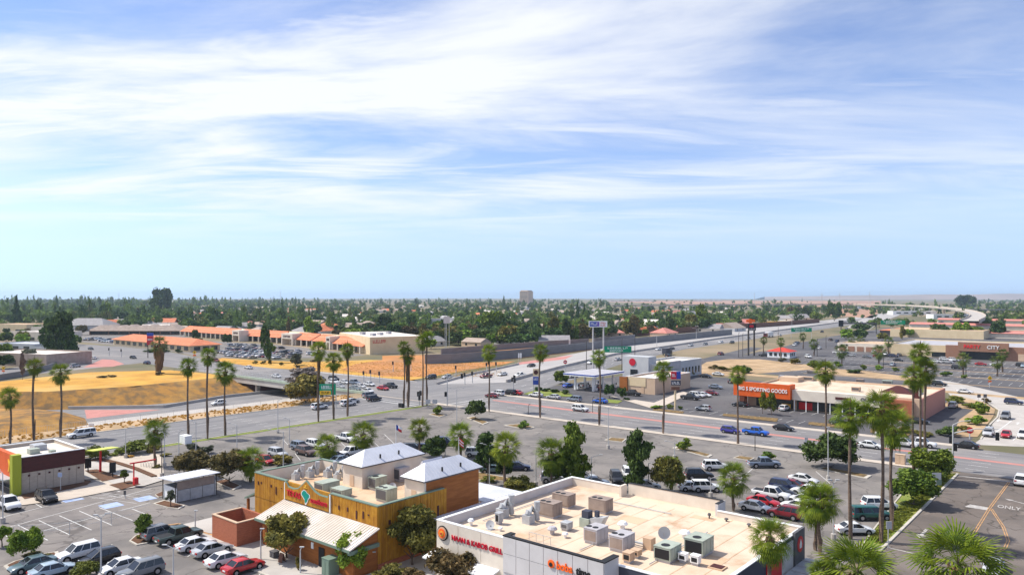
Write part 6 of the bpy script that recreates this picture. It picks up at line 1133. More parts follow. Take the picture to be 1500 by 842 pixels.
CL = '''114,818,suv,white,Y-,white sport utility car with roof rails in the bottom left row
146,824,hatch,black,Y-,black hatchback behind the round shrub at bottom left
48,834,sedan,teal,Y-,dark teal sedan nearest the bark island at bottom left
78,842,sedan,lightblue,Y+,pale blue sedan cut by the bottom edge at bottom left
176,837,sedan,white,Y-,white sedan at the bottom edge behind the lamp post
206,844,suv,grey,Y-,dark grey car at the bottom edge right of the lamp post
237,787,suv,grey,Y+,dark grey car first in the row beside the kerbed island
262,792,pickup,darkgreen,Y+,dark green pickup parked in the row before the restaurant
287,803,sedan,white,Y+,white sedan next to the dark green pickup
311,811,sedan,silver,Y+,silver sedan in the middle of the row before the restaurant
331,826,sedan,white,Y+,white sedan with sunroof beside the red coupe
357,836,sedan,red,Y+,bright red coupe last in the row before the restaurant
12,744,pickup,white,X+,white pickup facing out beside the orange shop front
68,734,suv,black,X+,small black car parked by the panelled shop wall
119,640,camper,white,Y-,white pickup with camper shell driving on the main street
388,679,hatch,red,X+,pinkish red compact car parked alone beside the low bush
407,669,suv,silver,X+,silver car beside the red compact
440,659,suv,slate,X+,blue grey car behind the brown one
448,666,suv,brown,X+,brown car facing the camera behind the timber restaurant
462,656,suv,white,X+,white boxy car beside the palm behind the restaurant
507,646,pickup,white,X+,white pickup facing the camera near the empty rows
515,667,pickup,white,Y-,white pickup parked crosswise by the pale hip roof
486,673,sedan,navy,Y-,navy sedan seen over the restaurant parapet
495,679,sedan,lightblue,Y-,pale blue sedan low behind the restaurant parapet
606,662,suv,black,R,black car behind the far end of the hip roof
620,660,sedan,navy,R,navy sedan behind the palm and the hip roof
652,652,suv,navy,R,dark navy car above the gabled hood
722,692,sedan,teal,R,dark sedan in the bed edge under the airy tree
758,688,sedan,navy,R,navy sedan just right of the palm trunk
699,668,suv,white,R,white car half hidden by the airy tree
812,706,suv,silver,R,silver car hidden under the big green tree
854,703,sedan,white,R,white sedan between the big tree and the lamp post
872,711,sedan,slate,R,slate sedan just above the shop row parapet
903,706,suv,black,N,black boxy off-roader behind the shop row
921,700,suv,white,N,white car behind the black boxy off-roader
946,716,sedan,silver,R,silver sedan behind the olive tree
1049,688,suv,white,R,white car alone in the middle of the car park
1024,701,suv,black,R,black sport utility car left of the parapet step palm
1015,718,sedan,white,R,white sedan close behind the parapet step
1034,719,suv,white,R,white car beside the sedan behind the parapet step
1119,684,pickup,slate,R,slate blue pickup near the leafy bush
1107,748,sedan,white,X+,white sedan at the near end of the double row
1119,740,sedan,red,X+,bright red sedan in the double row
1130,730,pickup,white,X+,white pickup in the double row beside the red sedan
1142,725,sedan,black,X+,black sedan right behind the white pickup
1150,718,suv,navy,X+,navy sport utility car in the double row
1163,716,sedan,maroon,X+,maroon sedan in the double row beside the navy car
1177,707,sedan,white,X+,white sedan at the far end of the double row
1150,758,suv,maroon,X-,dark red car backing the near end of the double row
1168,746,sedan,white,X-,white sedan behind the dark red car
1176,737,sedan,white,X-,white sedan left of the palm pair
1182,726,suv,white,X-,white car mostly hidden by the palm pair
1252,781,sedan,white,R,white coupe with rear wing beside the grass strip
1276,760,camper,green,R,green pickup with matching shell beside the grass strip
1288,745,suv,white,R,white sport utility car behind the green pickup
1455,838,sedan,silver,Y-,silver sedan at the bottom edge beneath the big palm
1497,709,suv,white,Y+,white car at the right edge of the driveway
850,602,suv,white,X+,white boxy car beside the red median stripe
1070,634,hatch,violet,X+,violet hatchback ahead of the bright blue pickup
1107,637,pickup,blue,X+,bright blue pickup on the cross street
1148,630,sedan,black,X+,black sedan ahead of the bright blue pickup
1275,656,sedan,white,X+,white sedan below the palm trunks on the cross street
1299,638,sedan,white,X-,white sedan in the far lane of the cross street
1326,654,suv,white,X+,white car next to a white pickup on the cross street
1349,654,pickup,white,X+,white pickup next to the white car on the cross street
1415,656,sedan,black,X-,long black sedan passing the stop sign corner
879,590,sedan,blue,X-,vivid blue sedan in the far lane by the petrol station
841,588,suv,slate,X-,slate blue car in the far lane by the petrol station
811,584,sedan,silver,X-,silver sedan by the petrol station hedge
785,581,sedan,white,X-,white sedan half hidden by the price sign palm
729,579,suv,white,X-,white car at the crossing among dark ones
746,578,suv,black,X-,black car between a white and a red one at the crossing
756,578,sedan,red,X-,red sedan behind the black car at the crossing
720,582,sedan,maroon,X-,low dark red car at the crossing
548,587,suv,black,Y+,black boxy off-roader turning on the main street
541,582,suv,grey,Y+,dark grey car just beyond the black boxy off-roader
510,594,suv,white,Y+,white car between the two palms on the main street
516,590,sedan,silver,Y+,silver sedan hidden beyond the white car
468,599,suv,white,Y+,white car passing the leftmost sign palm
320,593,suv,white,Y-,white car alone on the sunken freeway lane
470,557,sedan,black,X+,black sedan at the tail of the bridge queue
489,557,suv,black,X+,black car in the far lane of the bridge queue
489,562,suv,white,X+,white car above the green road sign
497,568,sedan,silver,X+,silver sedan right of the green road sign
505,562,sedan,white,X+,white sedan behind the slate pickup in the queue
518,563,pickup,slate,X+,slate pickup in the middle of the bridge queue
520,571,sedan,teal,X+,dark teal sedan low in the bridge queue
528,568,sedan,white,X+,white sedan beside the teal one in the queue
541,565,sedan,white,X+,white sedan in the upper lane of the queue front
539,575,sedan,white,X+,white sedan in the lower lane of the queue front
561,571,sedan,red,X+,red sedan leading the bridge queue
572,568,pickup,black,X+,black pickup leading the bridge queue
364,540,sedan,white,X-,white sedan in the far lanes on the bridge approach
405,553,sedan,white,X+,white sedan behind the bridge fence
316,530,suv,maroon,X+,dark red car approaching the bridge
195,525,sedan,black,X+,black sedan near the pink paved corner
215,533,sedan,navy,X-,dark blue car beside the pink paved corner
110,538,suv,silver,20,silver car on the left side road
94,535,sedan,black,20,black sedan ahead of the silver car on the left side road
133,512,sedan,black,X+,black sedan turning at the tiled office
137,526,sedan,white,X-,white sedan by the pink paved corner
762,552,pickup,white,Y-,white pickup coming off the freeway
736,550,sedan,white,Y-,white sedan coming off the freeway
778,537,sedan,black,Y-,black sedan on the pale freeway lanes
712,553,pickup,maroon,Y-,dark red pickup waiting by the freeway signals
631,555,suv,black,Y-,black car on the pale lane by the dirt field
655,554,sedan,silver,Y-,silver sedan on the pale lane by the dirt field
1056,520,suv,maroon,Y+,dark red car on the near freeway side
979,523,suv,black,Y+,black van like car on the freeway
838,553,pickup,white,Y+,white pickup behind the petrol station tree
964,513,sedan,white,Y-,white sedan on the freeway below the grey wall
984,512,sedan,black,Y-,black sedan on the freeway below the grey wall
1012,507,sedan,silver,Y-,silver sedan on the freeway below the brown wall
1033,505,sedan,grey,Y-,grey sedan on the freeway below the brown wall
1056,502,sedan,white,Y-,white sedan near the end of the grey wall
1072,503,suv,black,Y-,black car on the freeway left of the tall twin poles
1204,487,suv,black,Y-,black car near the overhead freeway sign
1240,482,sedan,grey,Y-,grey car near the freeway bend
1217,499,suv,black,Y+,black car on the near side by the arcade
1413,576,sedan,white,X+,white sedan on the curving road
1485,592,suv,navy,X+,dark blue car on the curving road at the right
1473,613,suv,grey,Y-,grey car heading down the curving road
1448,638,suv,silver,Y-,silver car waiting at the right stop line
1474,640,sedan,red,Y-,bright red car waiting at the right stop line
1499,641,suv,white,Y-,white car cut by the edge at the right stop line
1396,597,suv,silver,Y+,silver car beside the pink brick wall
1376,565,suv,black,X+,black car passing behind the pink brick wall
1011,585,pickup,black,X+,black pickup in the lot beside the tan restaurant
1021,582,suv,white,X+,white car beside the black pickup in the tan restaurant lot
1031,581,sedan,white,X+,second white car beside the black pickup in the tan restaurant lot
1042,578,sedan,maroon,X+,dark red sedan in the tan restaurant lot
1048,569,sedan,slate,X+,slate sedan crossing the tan restaurant lot
1030,601,hatch,silver,X-,silver hatchback close to the street hedge
926,579,pickup,black,X+,black pickup behind the forecourt trees
879,570,suv,maroon,Y+,dark red car under the petrol canopy
832,567,sedan,blue,Y+,blue car left of the petrol pumps
857,567,suv,grey,Y+,grey car beneath the petrol canopy
1034,553,sedan,black,X+,black sedan beside the grey restaurant
1052,550,sedan,white,X+,white sedan beside the grey restaurant
1073,561,sedan,black,Y+,black car left of the orange fascia
1084,595,sedan,black,X-,black sedan in front of the orange fascia pier
1149,601,hatch,white,Y+,white hatchback parked before the sporting goods window
1228,622,hatch,navy,X+,navy hatchback behind the palm before the cream store
1272,613,sedan,lime,Y+,lime yellow car before the cream store
1346,620,sedan,black,X+,black sedan under the brick pylon sign
1316,529,sedan,black,X+,long black sedan in the party store lot
1371,531,sedan,white,X+,white sedan in the party store lot left row
1388,532,suv,silver,X+,silver car in the party store lot
1397,529,suv,white,X+,white car at the party store kerb
1384,528,suv,white,X+,white car behind the silver one at the party store
1437,535,sedan,red,X+,red sedan in the party store lot
1459,536,sedan,white,X+,white sedan in the party store lot right of the red one
1497,537,suv,black,X+,black car at the right edge of the party store lot
1309,523,suv,navy,X+,navy car before the yellowish windowless store
1184,524,suv,white,N,white van like car right of the red roofed kiosk
1120,522,pickup,black,X+,black pickup left of the red roofed kiosk
1270,524,sedan,grey,X+,grey sedan in the arcade lot
1096,496,sedan,silver,Y-,silver sedan on the pale freeway lanes under the twin dark posts
1142,492,suv,white,Y+,white tall car on the near freeway lanes behind the kiosk
1262,473,suv,silver,Y-,silver car at the far freeway bend
1186,485,sedan,white,Y-,white sedan just past the green sign over the bend
905,528,sedan,silver,Y+,silver sedan on the near freeway lanes behind the petrol station
866,533,suv,white,Y-,white tall car on the freeway beside the white sign posts
1240,519,sedan,black,X+,black sedan before the cream arcade'''
for ln in CL.split('\n'):
    a = ln.split(',', 5); hd = a[4] if a[4] in HEAD else float(a[4]); z = TZ + .02 if 'sunken' in a[5] else .03
    car(float(a[0]), float(a[1]), a[2], a[3], hd, a[5], z=z)
# the crowded shopping centre car park, row after row
rr = random.Random(4); CN = ['white', 'white', 'white', 'silver', 'silver', 'grey', 'black', 'black', 'navy', 'maroon', 'tan', 'lightblue']
def lot_row(x0, x1, y, occ, where, sl=0.0):
    x = x0
    while x < x1:
        yy = y + (x - x0) * sl
        if rr.random() < occ:
            k = rr.choices(('sedan', 'suv', 'pickup', 'hatch'), (4, 4, 1.2, 1))[0]; c = rr.choice(CN); o = obj_from(CARNAME[k], CARS[k][1], None, (x, yy + rr.uniform(-.4, .4), .03), (0, 0, R(rr.choice((0, 180)))))
            o.material_slots[0].link = 'OBJECT'; o.material_slots[0].material = MATS['car_' + c]; tag(o, '%s %s in %s' % (c.replace('lightblue', 'pale blue'), {'sedan': 'sedan', 'suv': 'tall car', 'pickup': 'pickup', 'hatch': 'hatchback'}[k], where), CAT[k], 'cars ' + ('packed into the strip mall car park' if 'mall' in where else 'behind the tiled office'))
        x += 2.9
W1 = 'the packed car park before the orange roofed strip mall'; W2 = 'the crowded rows behind the orange tiled office'
for y, x0, x1, oc in ((203, -372, -318, .8), (209, -378, -316, .75), (218, -390, -322, .5), (224, -392, -330, .65), (236, -420, -350, .55), (242, -425, -372, .45), (228, -385, -318, .3)): lot_row(x0, x1, y, oc, W1)
lot_row(-352, -326, 196, .8, W1)
for y, x0, x1, oc in ((222, -520, -430, .7), (228, -530, -440, .75), (238, -545, -455, .75), (244, -555, -470, .6), (212, -560, -500, .6), (205, -556, -505, .5)): lot_row(x0, x1, y, oc, W2)
for i in range(34):
    px, py = rr.choice(((rr.uniform(1300, 1500), rr.uniform(526, 545)), (rr.uniform(1225, 1330), rr.uniform(516, 524)), (rr.uniform(1320, 1500), rr.uniform(472, 478)), (rr.uniform(1160, 1230), rr.uniform(500, 512))))
    k = rr.choice(('sedan', 'suv', 'hatch')); c = rr.choice(CN); car(px, py, k, c, rr.choice(('X+', 'X-', 'Y+', 'Y-')), '%s %s parked in the far right car parks round the party store' % (c.replace('lightblue', 'pale blue'), {'sedan': 'sedan', 'suv': 'tall car', 'hatch': 'hatchback'}[k]), 'cars in the far right car parks', detail=False)
# lorry on the freeway
x, y, _ = P(1125, 494); t = thing('lorry', 'long lorry with white trailer on the freeway', 'lorry', (x, y, .03), R(184)); MB().mat('white').box(-1.3, 1.3, -9, 3.5, 1.1, 4.0).build('trailer', t); m = MB().mat('car_maroon'); m.box(-1.2, 1.2, 4.2, 7, .7, 3.2); m.build('cab', t); MB().mat('carglass').box(-1.1, 1.1, 7.01, 7.06, 1.9, 2.9).build('windshield', t)
wme = CARS['pickup'][0][5][1]
for sx in (-1, 1):
    for yy in (-8, -6.8, 2, 5.8): obj_from('wheel', wme, t, (sx * 1.15, yy, .5), sc=(1.2, 1.2, 1.2))
x, y, _ = P(985, 521); t = thing('box_truck', 'dark box truck on the near freeway lanes', 'lorry', (x - 4, y + 2, .03), 0); MB().mat('navy').box(-1.2, 1.2, -3.4, 1.6, .9, 3.6).build('box', t); MB().mat('car_black').box(-1.1, 1.1, 1.7, 3.4, .6, 2.5).build('cab', t); MB().mat('carglass').box(-1, 1, 3.41, 3.46, 1.5, 2.3).build('windshield', t)
for sx in (-1, 1):
    for yy in (-2.4, 2.4): obj_from('wheel', wme, t, (sx * 1.0, yy, .42))
# ============================================================ ROOFTOP MACHINES
def fan_disc(mb, c, r): mb.mat('black'); disc(mb, c, r, 14, .03, 'z'); mb.mat('darkgrey')
def rooftop_unit(loc, w, d, h, mname, label, fans=2, rz=0, grille='black', curb=.25):
    t = thing('rooftop_unit', label, 'air conditioner', loc, R(rz)); MB().mat('unitgrey').box(-w / 2 + .08, w / 2 - .08, -d / 2 + .08, d / 2 - .08, 0, curb).build('curb', t)
    m = MB().mat(mname); m.box(-w / 2, w / 2, -d / 2, d / 2, curb, curb + h); m.build('cabinet', t)
    m = MB().mat(mname); m.box(-w / 2 - .03, w / 2 + .03, -d / 2 - .03, d / 2 + .03, curb + h + .001, curb + h + .06); m.build('lid', t)
    for i in range(fans):
        m = MB(); fan_disc(m, ((i - (fans - 1) / 2) * .75 - (w * .12 if fans > 1 else 0), -d * .18, curb + h + .062), .3 if fans > 1 else .42); m.build('fan', t)
    m = MB().mat(grille)
    m.box(-w / 2 + .12, w / 2 - .12, -d / 2 - .025, -d / 2 - .001, curb + .12, curb + h - .15); m.build('grille', t)
    for i in range(3): MB().mat(mname).box(w / 2 + .001, w / 2 + .03, -d / 2 + .08 + i * (d - .1) / 3, -d / 2 - .04 + (i + 1) * (d - .1) / 3, curb + .1, curb + h - .08).build('panel', t)
    return t
def on_roof(px, py, z): return P(px, py, z)
for px, py, w, d, h, mn, fans, lb, gr in (
    (826, 741, 2.3, 1.5, 1.25, 'unitbrown', 2, 'brown rooftop unit nearest the back corner of the shop row roof', 'unitbrown'), (805, 755, 2.3, 1.7, 1.35, 'unitbrown', 2, 'brown rooftop unit in front of the back corner one', 'unitbrown'), (880, 749, 2.3, 1.6, 1.3, 'unitbrown', 2, 'brown rooftop unit behind the dark fan box', 'unitbrown'),
    (873, 793, 1.55, 2.1, 1.25, 'unitgrey', 2, 'grey twin fan unit left of its match near the front parapet', 'unitbrown'), (911, 804, 1.6, 2.2, 1.25, 'unitgrey', 2, 'grey twin fan unit beside the wooden duct box', 'unitbrown'),
    (978, 819, 1.7, 2.2, 1.15, 'unitgreen', 1, 'green rooftop unit in front of the upright dish', 'black'), (1024, 810, 1.9, 2.4, 1.35, 'unitgreen', 1, 'larger green rooftop unit toward the right end', 'black'),
    (1001, 823, .75, .6, .6, 'white', 0, 'small white condenser between the green units', 'black'), (1019, 827, .8, .65, .65, 'white', 0, 'small white condenser nearest the roof hatch', 'black'), (921, 823, .8, .9, .7, 'unittan', 0, 'small tan condenser at the parapet end', 'black'), (932, 816, .8, .8, .5, 'unittan', 0, 'low tan condenser behind the parapet end one', 'black'), (830, 776, .9, 1.0, .6, 'galv', 0, 'small grey box unit in the middle of the roof', 'darkgrey'), (731, 767, .6, .7, .95, 'galv', 0, 'upright grey condenser beside the small dish', 'black')):
    rooftop_unit(P(px, py, ZR), w, d, h, mn, lb, fans, grille=gr)
def duct_unit(loc, label, s=1.0):
    t = thing('exhaust_duct', label, 'exhaust duct', loc); m = MB().mat('galv'); m.box(-.55 * s, .55 * s, -.5 * s, .5 * s, 0, 1.0 * s); m.build('box', t)
    m = MB().mat('galv'); m.tube([(0, 0, 1.0 * s), (0, .1 * s, 1.35 * s), (.2 * s, .5 * s, 1.6 * s), (.3 * s, 1.0 * s, 1.3 * s), (.3 * s, 1.2 * s, .2 * s)], [.42 * s, .4 * s, .36 * s, .34 * s, .34 * s], 9); m.build('elbow', t, smooth=True); MB().mat('galv').tube([(.3 * s, 1.2 * s, 1.2 * s), (.3 * s, 1.2 * s, 2.3 * s)], .36 * s, 9).build('stack', t); return t
duct_unit(P(736, 757, ZR), 'silver exhaust duct by the left parapet of the shop row'); duct_unit(P(774, 766, ZR), 'silver exhaust duct left of the brown units', .95)
t = thing('exhaust_fan', 'dark topped fan box with sloping pale duct on the shop row roof', 'exhaust fan', P(860, 771, ZR)); MB().mat('unitgreen').box(-.6, .6, -.6, .6, 0, 1.0).build('box', t); m = MB().mat('navy'); m.box(-.42, .42, -.42, .42, 1.0, 1.75); m.build('fan', t); m = MB().mat('galv'); m.add([(.62, -.4, 0), (1.6, -.4, 0), (2.4, -.4, 1.5), (.62, -.4, 1.1), (.62, .6, 0), (1.6, .6, 0), (2.4, .6, 1.5), (.62, .6, 1.1)], [(0, 1, 2, 3), (7, 6, 5, 4), (1, 5, 6, 2), (3, 2, 6, 7), (0, 3, 7, 4)]); m.build('duct', t); MB().mat('navy').box(1.0, 1.4, -.1, .3, 1.28, 1.9).build('fan', t)
def vent(px, py, z, label, r=.28, h=.7, cap='white', nm='roof_vent'):
    t = thing(nm, label, 'roof vent', P(px, py, z)); MB().mat(cap).tube([(0, 0, 0), (0, 0, h * .6)], r * .6, 8).build('pipe', t); m = MB().mat(cap); m.tube([(0, 0, h * .6), (0, 0, h * .72), (0, 0, h)], [r * 1.3, r * 1.35, r * .9], 10); m.build('cap', t)
vent(690, 769, ZR, 'white pot vent behind the kabob lettering'); vent(733, 777, ZR, 'small vent in front of the upright condenser', .2, .4); vent(809, 782, ZR, 'twin hooded vent near the front parapet', .4, .8, 'unitgrey'); vent(828, 787, ZR, 'pale little vent left of the grey twin fan unit', .25, .55); vent(912, 775, ZR, 'white mushroom vent behind the grey twin fan units', .42, .85); vent(1003, 788, ZR, 'white mushroom vent behind the green units', .45, .8); vent(1039, 759, ZR, 'dark bent vent pipe by the back step', .15, .6, 'darkgrey'); vent(1064, 763, ZR, 'dark stub vent by the right back parapet', .18, .35, 'darkgrey'); vent(1097, 771, ZR, 'dark stub vent near the right end parapet', .18, .35, 'darkgrey')
t = thing('duct_box', 'wooden box joined to a long low pipe on the roof', 'duct box', P(951, 803, ZR)); MB().mat('unittan').box(-.45, .45, -.45, .45, 0, 1.1).build('box', t); MB().mat('galv').box(-2.4, -.46, -.1, .15, .25, .4).build('pipe', t)
def dish(px, py, z, label, r, tilt, yaw, hgt_):
    t = thing('satellite_dish', label, 'satellite dish', P(px, py, z)); m = MB().mat('poleg'); m.tube([(0, 0, 0), (0, 0, hgt_)], .05, 6); m.box(-.35, .35, -.35, .35, 0, .06); m.build('mount', t)
    m = MB().mat('stuccograyblue'); n = 16; vs = [(0, 0, -.18 * r)]; 
    for rr_, zz in ((.5, -.12), (1, .05)): vs += [(math.cos(2 * math.pi * k / n) * r * rr_, math.sin(2 * math.pi * k / n) * r * rr_, zz * r) for k in range(n)]
    m.add(vs, [(0, 1 + k, 1 + (k + 1) % n) for k in range(n)] + [(1 + k, 1 + n + k, 1 + n + (k + 1) % n, 1 + (k + 1) % n) for k in range(n)]); o = m.build('reflector', t, smooth=True); o.location = (0, 0, hgt_); o.rotation_euler = (R(tilt), 0, R(yaw))
dish(718, 775, ZR, 'small satellite dish near the kabob parapet', .48, 60, 30, .5); dish(973, 797, ZR, 'round upright satellite dish behind the green unit', .62, 78, 40, 1.15)
t = thing('roof_hatch', 'dark brown open hatch at the right end of the roof', 'roof hatch', P(1051, 831, ZR)); MB().mat('unittan').box(-.7, .7, -.6, .6, 0, .12).build('frame', t); MB().mat('maroon').box(-.55, .55, -.45, .45, .121, .16).build('opening', t)
t = thing('roof_railing', 'thin pipe railing beside the front parapet of the shop row', 'railing', P(790, 794, ZR)); m = MB().mat('poleg'); 
for i in range(4): m.tube([(i * .9 - 1.3, 0, 0), (i * .9 - 1.3, 0, .8)], .03, 4)
m.tube([(-1.3, 0, .8), (1.4, 0, .8)], .03, 4); m.build('rail', t)
ZT = 5.5
for px, py, w, d, h, mn, fans, lb in ((479, 719, 1.8, 2.6, 1.0, 'unitgreen', 0, 'green duct housing just behind the restaurant sign gable'), (500, 726, 2.2, 1.6, .7, 'unitgreen', 0, 'flat green unit with dark underside by the sign gable'), (553, 716, 1.6, 1.8, 1.4, 'unitgreen', 1, 'pale cube unit before the left hip roof'), (566, 733, 2.0, 1.7, 1.35, 'unitgreen', 2, 'pale twin fan unit by the front parapet of the restaurant'), (587, 703, 1.6, 1.8, 1.5, 'unitgrey', 0, 'grey unit hiding left of the right hip roof'), (598, 690, 2.2, 2.0, 1.3, 'unitgrey', 0, 'grey louvred unit between the hip roofs')):
    rooftop_unit(P(px, py, ZT), w, d, h, mn, lb, fans, grille='darkgrey')
for px, py, lb, s in ((433, 702, 'grey exhaust duct at the left parapet of the restaurant', .8), (454, 698, 'second grey exhaust duct along the left parapet', .85), (480, 698, 'taller grey exhaust duct in the middle of the restaurant roof', .85), (494, 702, 'grey exhaust duct right of the tallest one', .75)): duct_unit(P(px, py, ZT), lb, s)
dish(575, 716, ZT, 'small dish between the pale units', .45, 50, 60, .45)
for px, py, w, mn, lb in ((1149, 556, 3, 'unitgrey', 'left machine on the cream store roof'), (1180, 557, 4.5, 'stuccotan', 'wide tan machine on the cream store roof'), (1169, 555, 1.5, 'darkgrey', 'small dark machine on the cream store roof'), (1190, 548, 3, 'unitbrown', 'brown machine at the back of the cream store roof'), (1254, 573, 2, 'stuccotan', 'tan machine near the cream fascia'), (1300, 563, 2.5, 'unitgreen', 'green machine beside the maroon roof'), (1260, 561, 2, 'unitbrown', 'brown machine in the middle of the cream store roof')):
    rooftop_unit(P(px, py, 4.9), w, 1.6, .9, mn, lb, 0, grille='darkgrey')
# ============================================================ STREET FURNITURE
def lamp(px, yb, yt, label, arms=((1, 0),), dark=False, base=True, L_=1.8, name='street_lamp', group=None, z=0):
    x, y, _ = P(px, yb, z); d = FPX * (CAM_H - z) / (yb - HZ); h = (yb - yt) * d / FPX; t = thing(name, label, 'street lamp', (x, y, z), TH, group); mm = 'poled' if dark else 'poleg'; r = .075 if yb > 560 else .13
    MB().mat(mm).tube([(0, 0, 0), (0, 0, h * .55), (0, 0, h)], [r * 1.2, r, r * .75], 7).build('pole', t)
    if base: MB().mat('concrete').tube([(0, 0, 0), (0, 0, .75)], .32, 10).build('base', t)
    for dx, dy in arms:
        MB().mat(mm).tube([(0, 0, h * .985), (dx * L_ * .5, dy * L_ * .5, h * .985 + .25), (dx * L_, dy * L_, h + .32)], r * .6, 5).build('arm', t)
        MB().mat(mm).box(dx * L_ - .24, dx * L_ + .24, dy * L_ - .1, dy * L_ + .1, h + .28, h + .38).build('lamp_head', t)
for a in ((1213, 703, 628, 'white lamp pole on a square block beside the dark spreading tree', ((0.01, 0),)), (1221, 790, 706, 'twin arm lamp pole beside the palm pair', ((.5, 0), (-.5, 0))), (891, 657, 596, 'lamp pole with crossbar in the empty car park', ((1, 0), (-1, 0))), (988, 672, 648, 'crossbar lamp behind the olive tree', ((1, 0), (-1, 0))), (669, 624, 570, 'lamp pole with crossbar near the car park corner', ((1, 0), (-1, 0))),
    (866, 714, 669, 'single arm lamp right of the big green tree', ((1, .2),)), (785, 712, 660, 'single arm lamp left of the big green tree', ((1, .2),)), (717, 716, 652, 'forked lamp beside the airy dark tree', ((.8, 0), (-.8, 0))), (1041, 728, 700, 'single arm lamp at the parapet step', ((1, .2),)), (950, 716, 678, 'lamp pole behind the dark narrow tree', ((1, .2),)),
    (148, 850, 757, 'lamp pole rising before the stall lines at bottom left', ((.5, .3), (-.4, -.3))), (254, 866, 802, 'lamp pole with wide arms at the bottom left', ((.9, 0), (-.9, 0))), (4, 766, 692, 'pale lamp pole with red arm before the orange front', ((-.5, .2),)), (184, 671, 627, 'lamp pole on a block in the plaza', ((.8, .2),)), (241, 684, 634, 'lamp pole right of the plaza palm', ((-.5, .2),)), (262, 700, 632, 'plain pole left of the bin store', ((.4, 0),)), (287, 668, 618, 'lamp pole behind the clipped bushes', ((-.6, 0),)), (347, 668, 622, 'single arm lamp above the clipped bushes', ((-1, .2),)), (415, 690, 632, 'single arm lamp beside the silver car', ((-1.6, .2),)), (407, 634, 586, 'lamp pole on a block at the car park edge', ((.6, 0),)), (424, 655, 614, 'lamp post by the street edge', ((-.6, 0),)) , (625, 665, 640, 'thin pole right of the flagpole', ((.01, 0),)), (652, 672, 642, 'pole left of the striped flag', ((.01, 0),)), (440, 840, 805, 'short lamp beside the grey cabinet', ((.1, 0),)), (545, 838, 812, 'small lamp post at the timber corner', ((.1, 0),)), (382, 820, 778, 'short pole before the brick bin enclosure', ((.1, 0),)), (286, 780, 751, 'dark short post before the restaurant', ((.05, 0),))):
    lamp(*a, base=a[0] not in (440, 382, 286, 545, 625, 652), L_=1.0 if a[0] in (148, 254, 1221) else 1.6)
lamp(237, 699, 642, 'dark lamp post with square hook beside the plaza', ((-.6, 0),), True)
for px, yb, yt, lb in ((859, 541, 500, 'black power pole left of the white pole sign'), (911, 543, 497, 'black power pole before the green freeway sign'), (930, 524, 495, 'black power pole right of the green freeway sign'), (1082, 523, 488, 'left black pole of a pair beside the twin sign'), (1088, 522, 489, 'right black pole of a pair beside the twin sign'), (1140, 505, 480, 'thin black pole behind the kiosk'), (1173, 502, 479, 'black pole before the green freeway sign over the bend'), (1210, 510, 492, 'short dark lamp by the arcade'), (1197, 522, 497, 'dark lamp right of the kiosk'), (1294, 540, 517, 'dark lamp in the dark car park'), (1415, 548, 528, 'dark lamp under the date palm by the party store'), (868, 604, 583, 'dark signal post by the white boxy car'), (774, 607, 594, 'small sign post at the kerb'), (1106, 660, 636, 'dark bus stop post by the car park kerb')):
    lamp(px, yb, yt, lb, ((.3, 0),), True, False, 1.0, 'utility_pole')
for px, yb, yt, lb in ((652, 512, 462, 'left of two tall grey poles behind the gym block'), (658, 512, 464, 'right of two tall grey poles behind the gym block')):
    lamp(px, yb, yt, lb, ((.01, 0),), False, False, .5, 'tall_pole')
x, y, _ = P(652, 513); d = FPX * CAM_H / (513 - HZ); h = 50 * d / FPX; t = thing('pole_sign', 'blank pale sign box on the tall grey poles', 'sign', (x + .8, y - .6, 0), TH); MB().mat('stucco').box(-1, 2.4, -.2, .2, h - 4, h).build('board', t); MB().mat('poleg').tube([(.6, .0, 0), (.6, .0, h - 4)], .14, 6).build('post', t)
# freeway lamps
for i, (px, py) in enumerate(((1020, 497), (1100, 489), (962, 507), (1160, 484))): lamp(px, py, py - 16, 'slim freeway lamp in a line along the grey wall', ((-1, 0),), False, False, 2.5, group='freeway lamps')
# power pylons on the skyline
for px in (1204, 1230, 1274):
    x, y, _ = D(px, 3000); t = thing('pylon', {1204: 'left', 1230: 'middle', 1274: 'right'}[px] + ' of three lattice pylons on the right skyline', 'pylon', (x, y, 0)); m = MB().mat('poleg')
    for sx in (-1, 1):
        for sy in (-1, 1): m.tube([(sx * 4, sy * 4, 0), (sx * 1, sy * 1, 36), (0, 0, 46 if px < 1270 else 52)], .35, 4)
    m.build('frame', t); MB().mat('poleg').box(-8, 8, -.3, .3, 36, 36.7).build('crossarm', t)
for px, yt in ((174, 427), (411, 424), (1105, 428)):
    x, y, _ = D(px, 2500); h = CAM_H + (HZ - yt) * 2500 / FPX; t = thing('mast', {174: 'thin mast on the left skyline', 411: 'thin mast above the spire tree', 1105: 'thin mast on the right horizon'}[px], 'mast', (x, y, 0)); MB().mat('poleg').tube([(0, 0, 0), (0, 0, h)], [.9, .35], 5).build('pole', t); MB().mat('poleg').box(-1.2, 1.2, -.2, .2, h - 5, h - 4.6).build('crossarm', t)
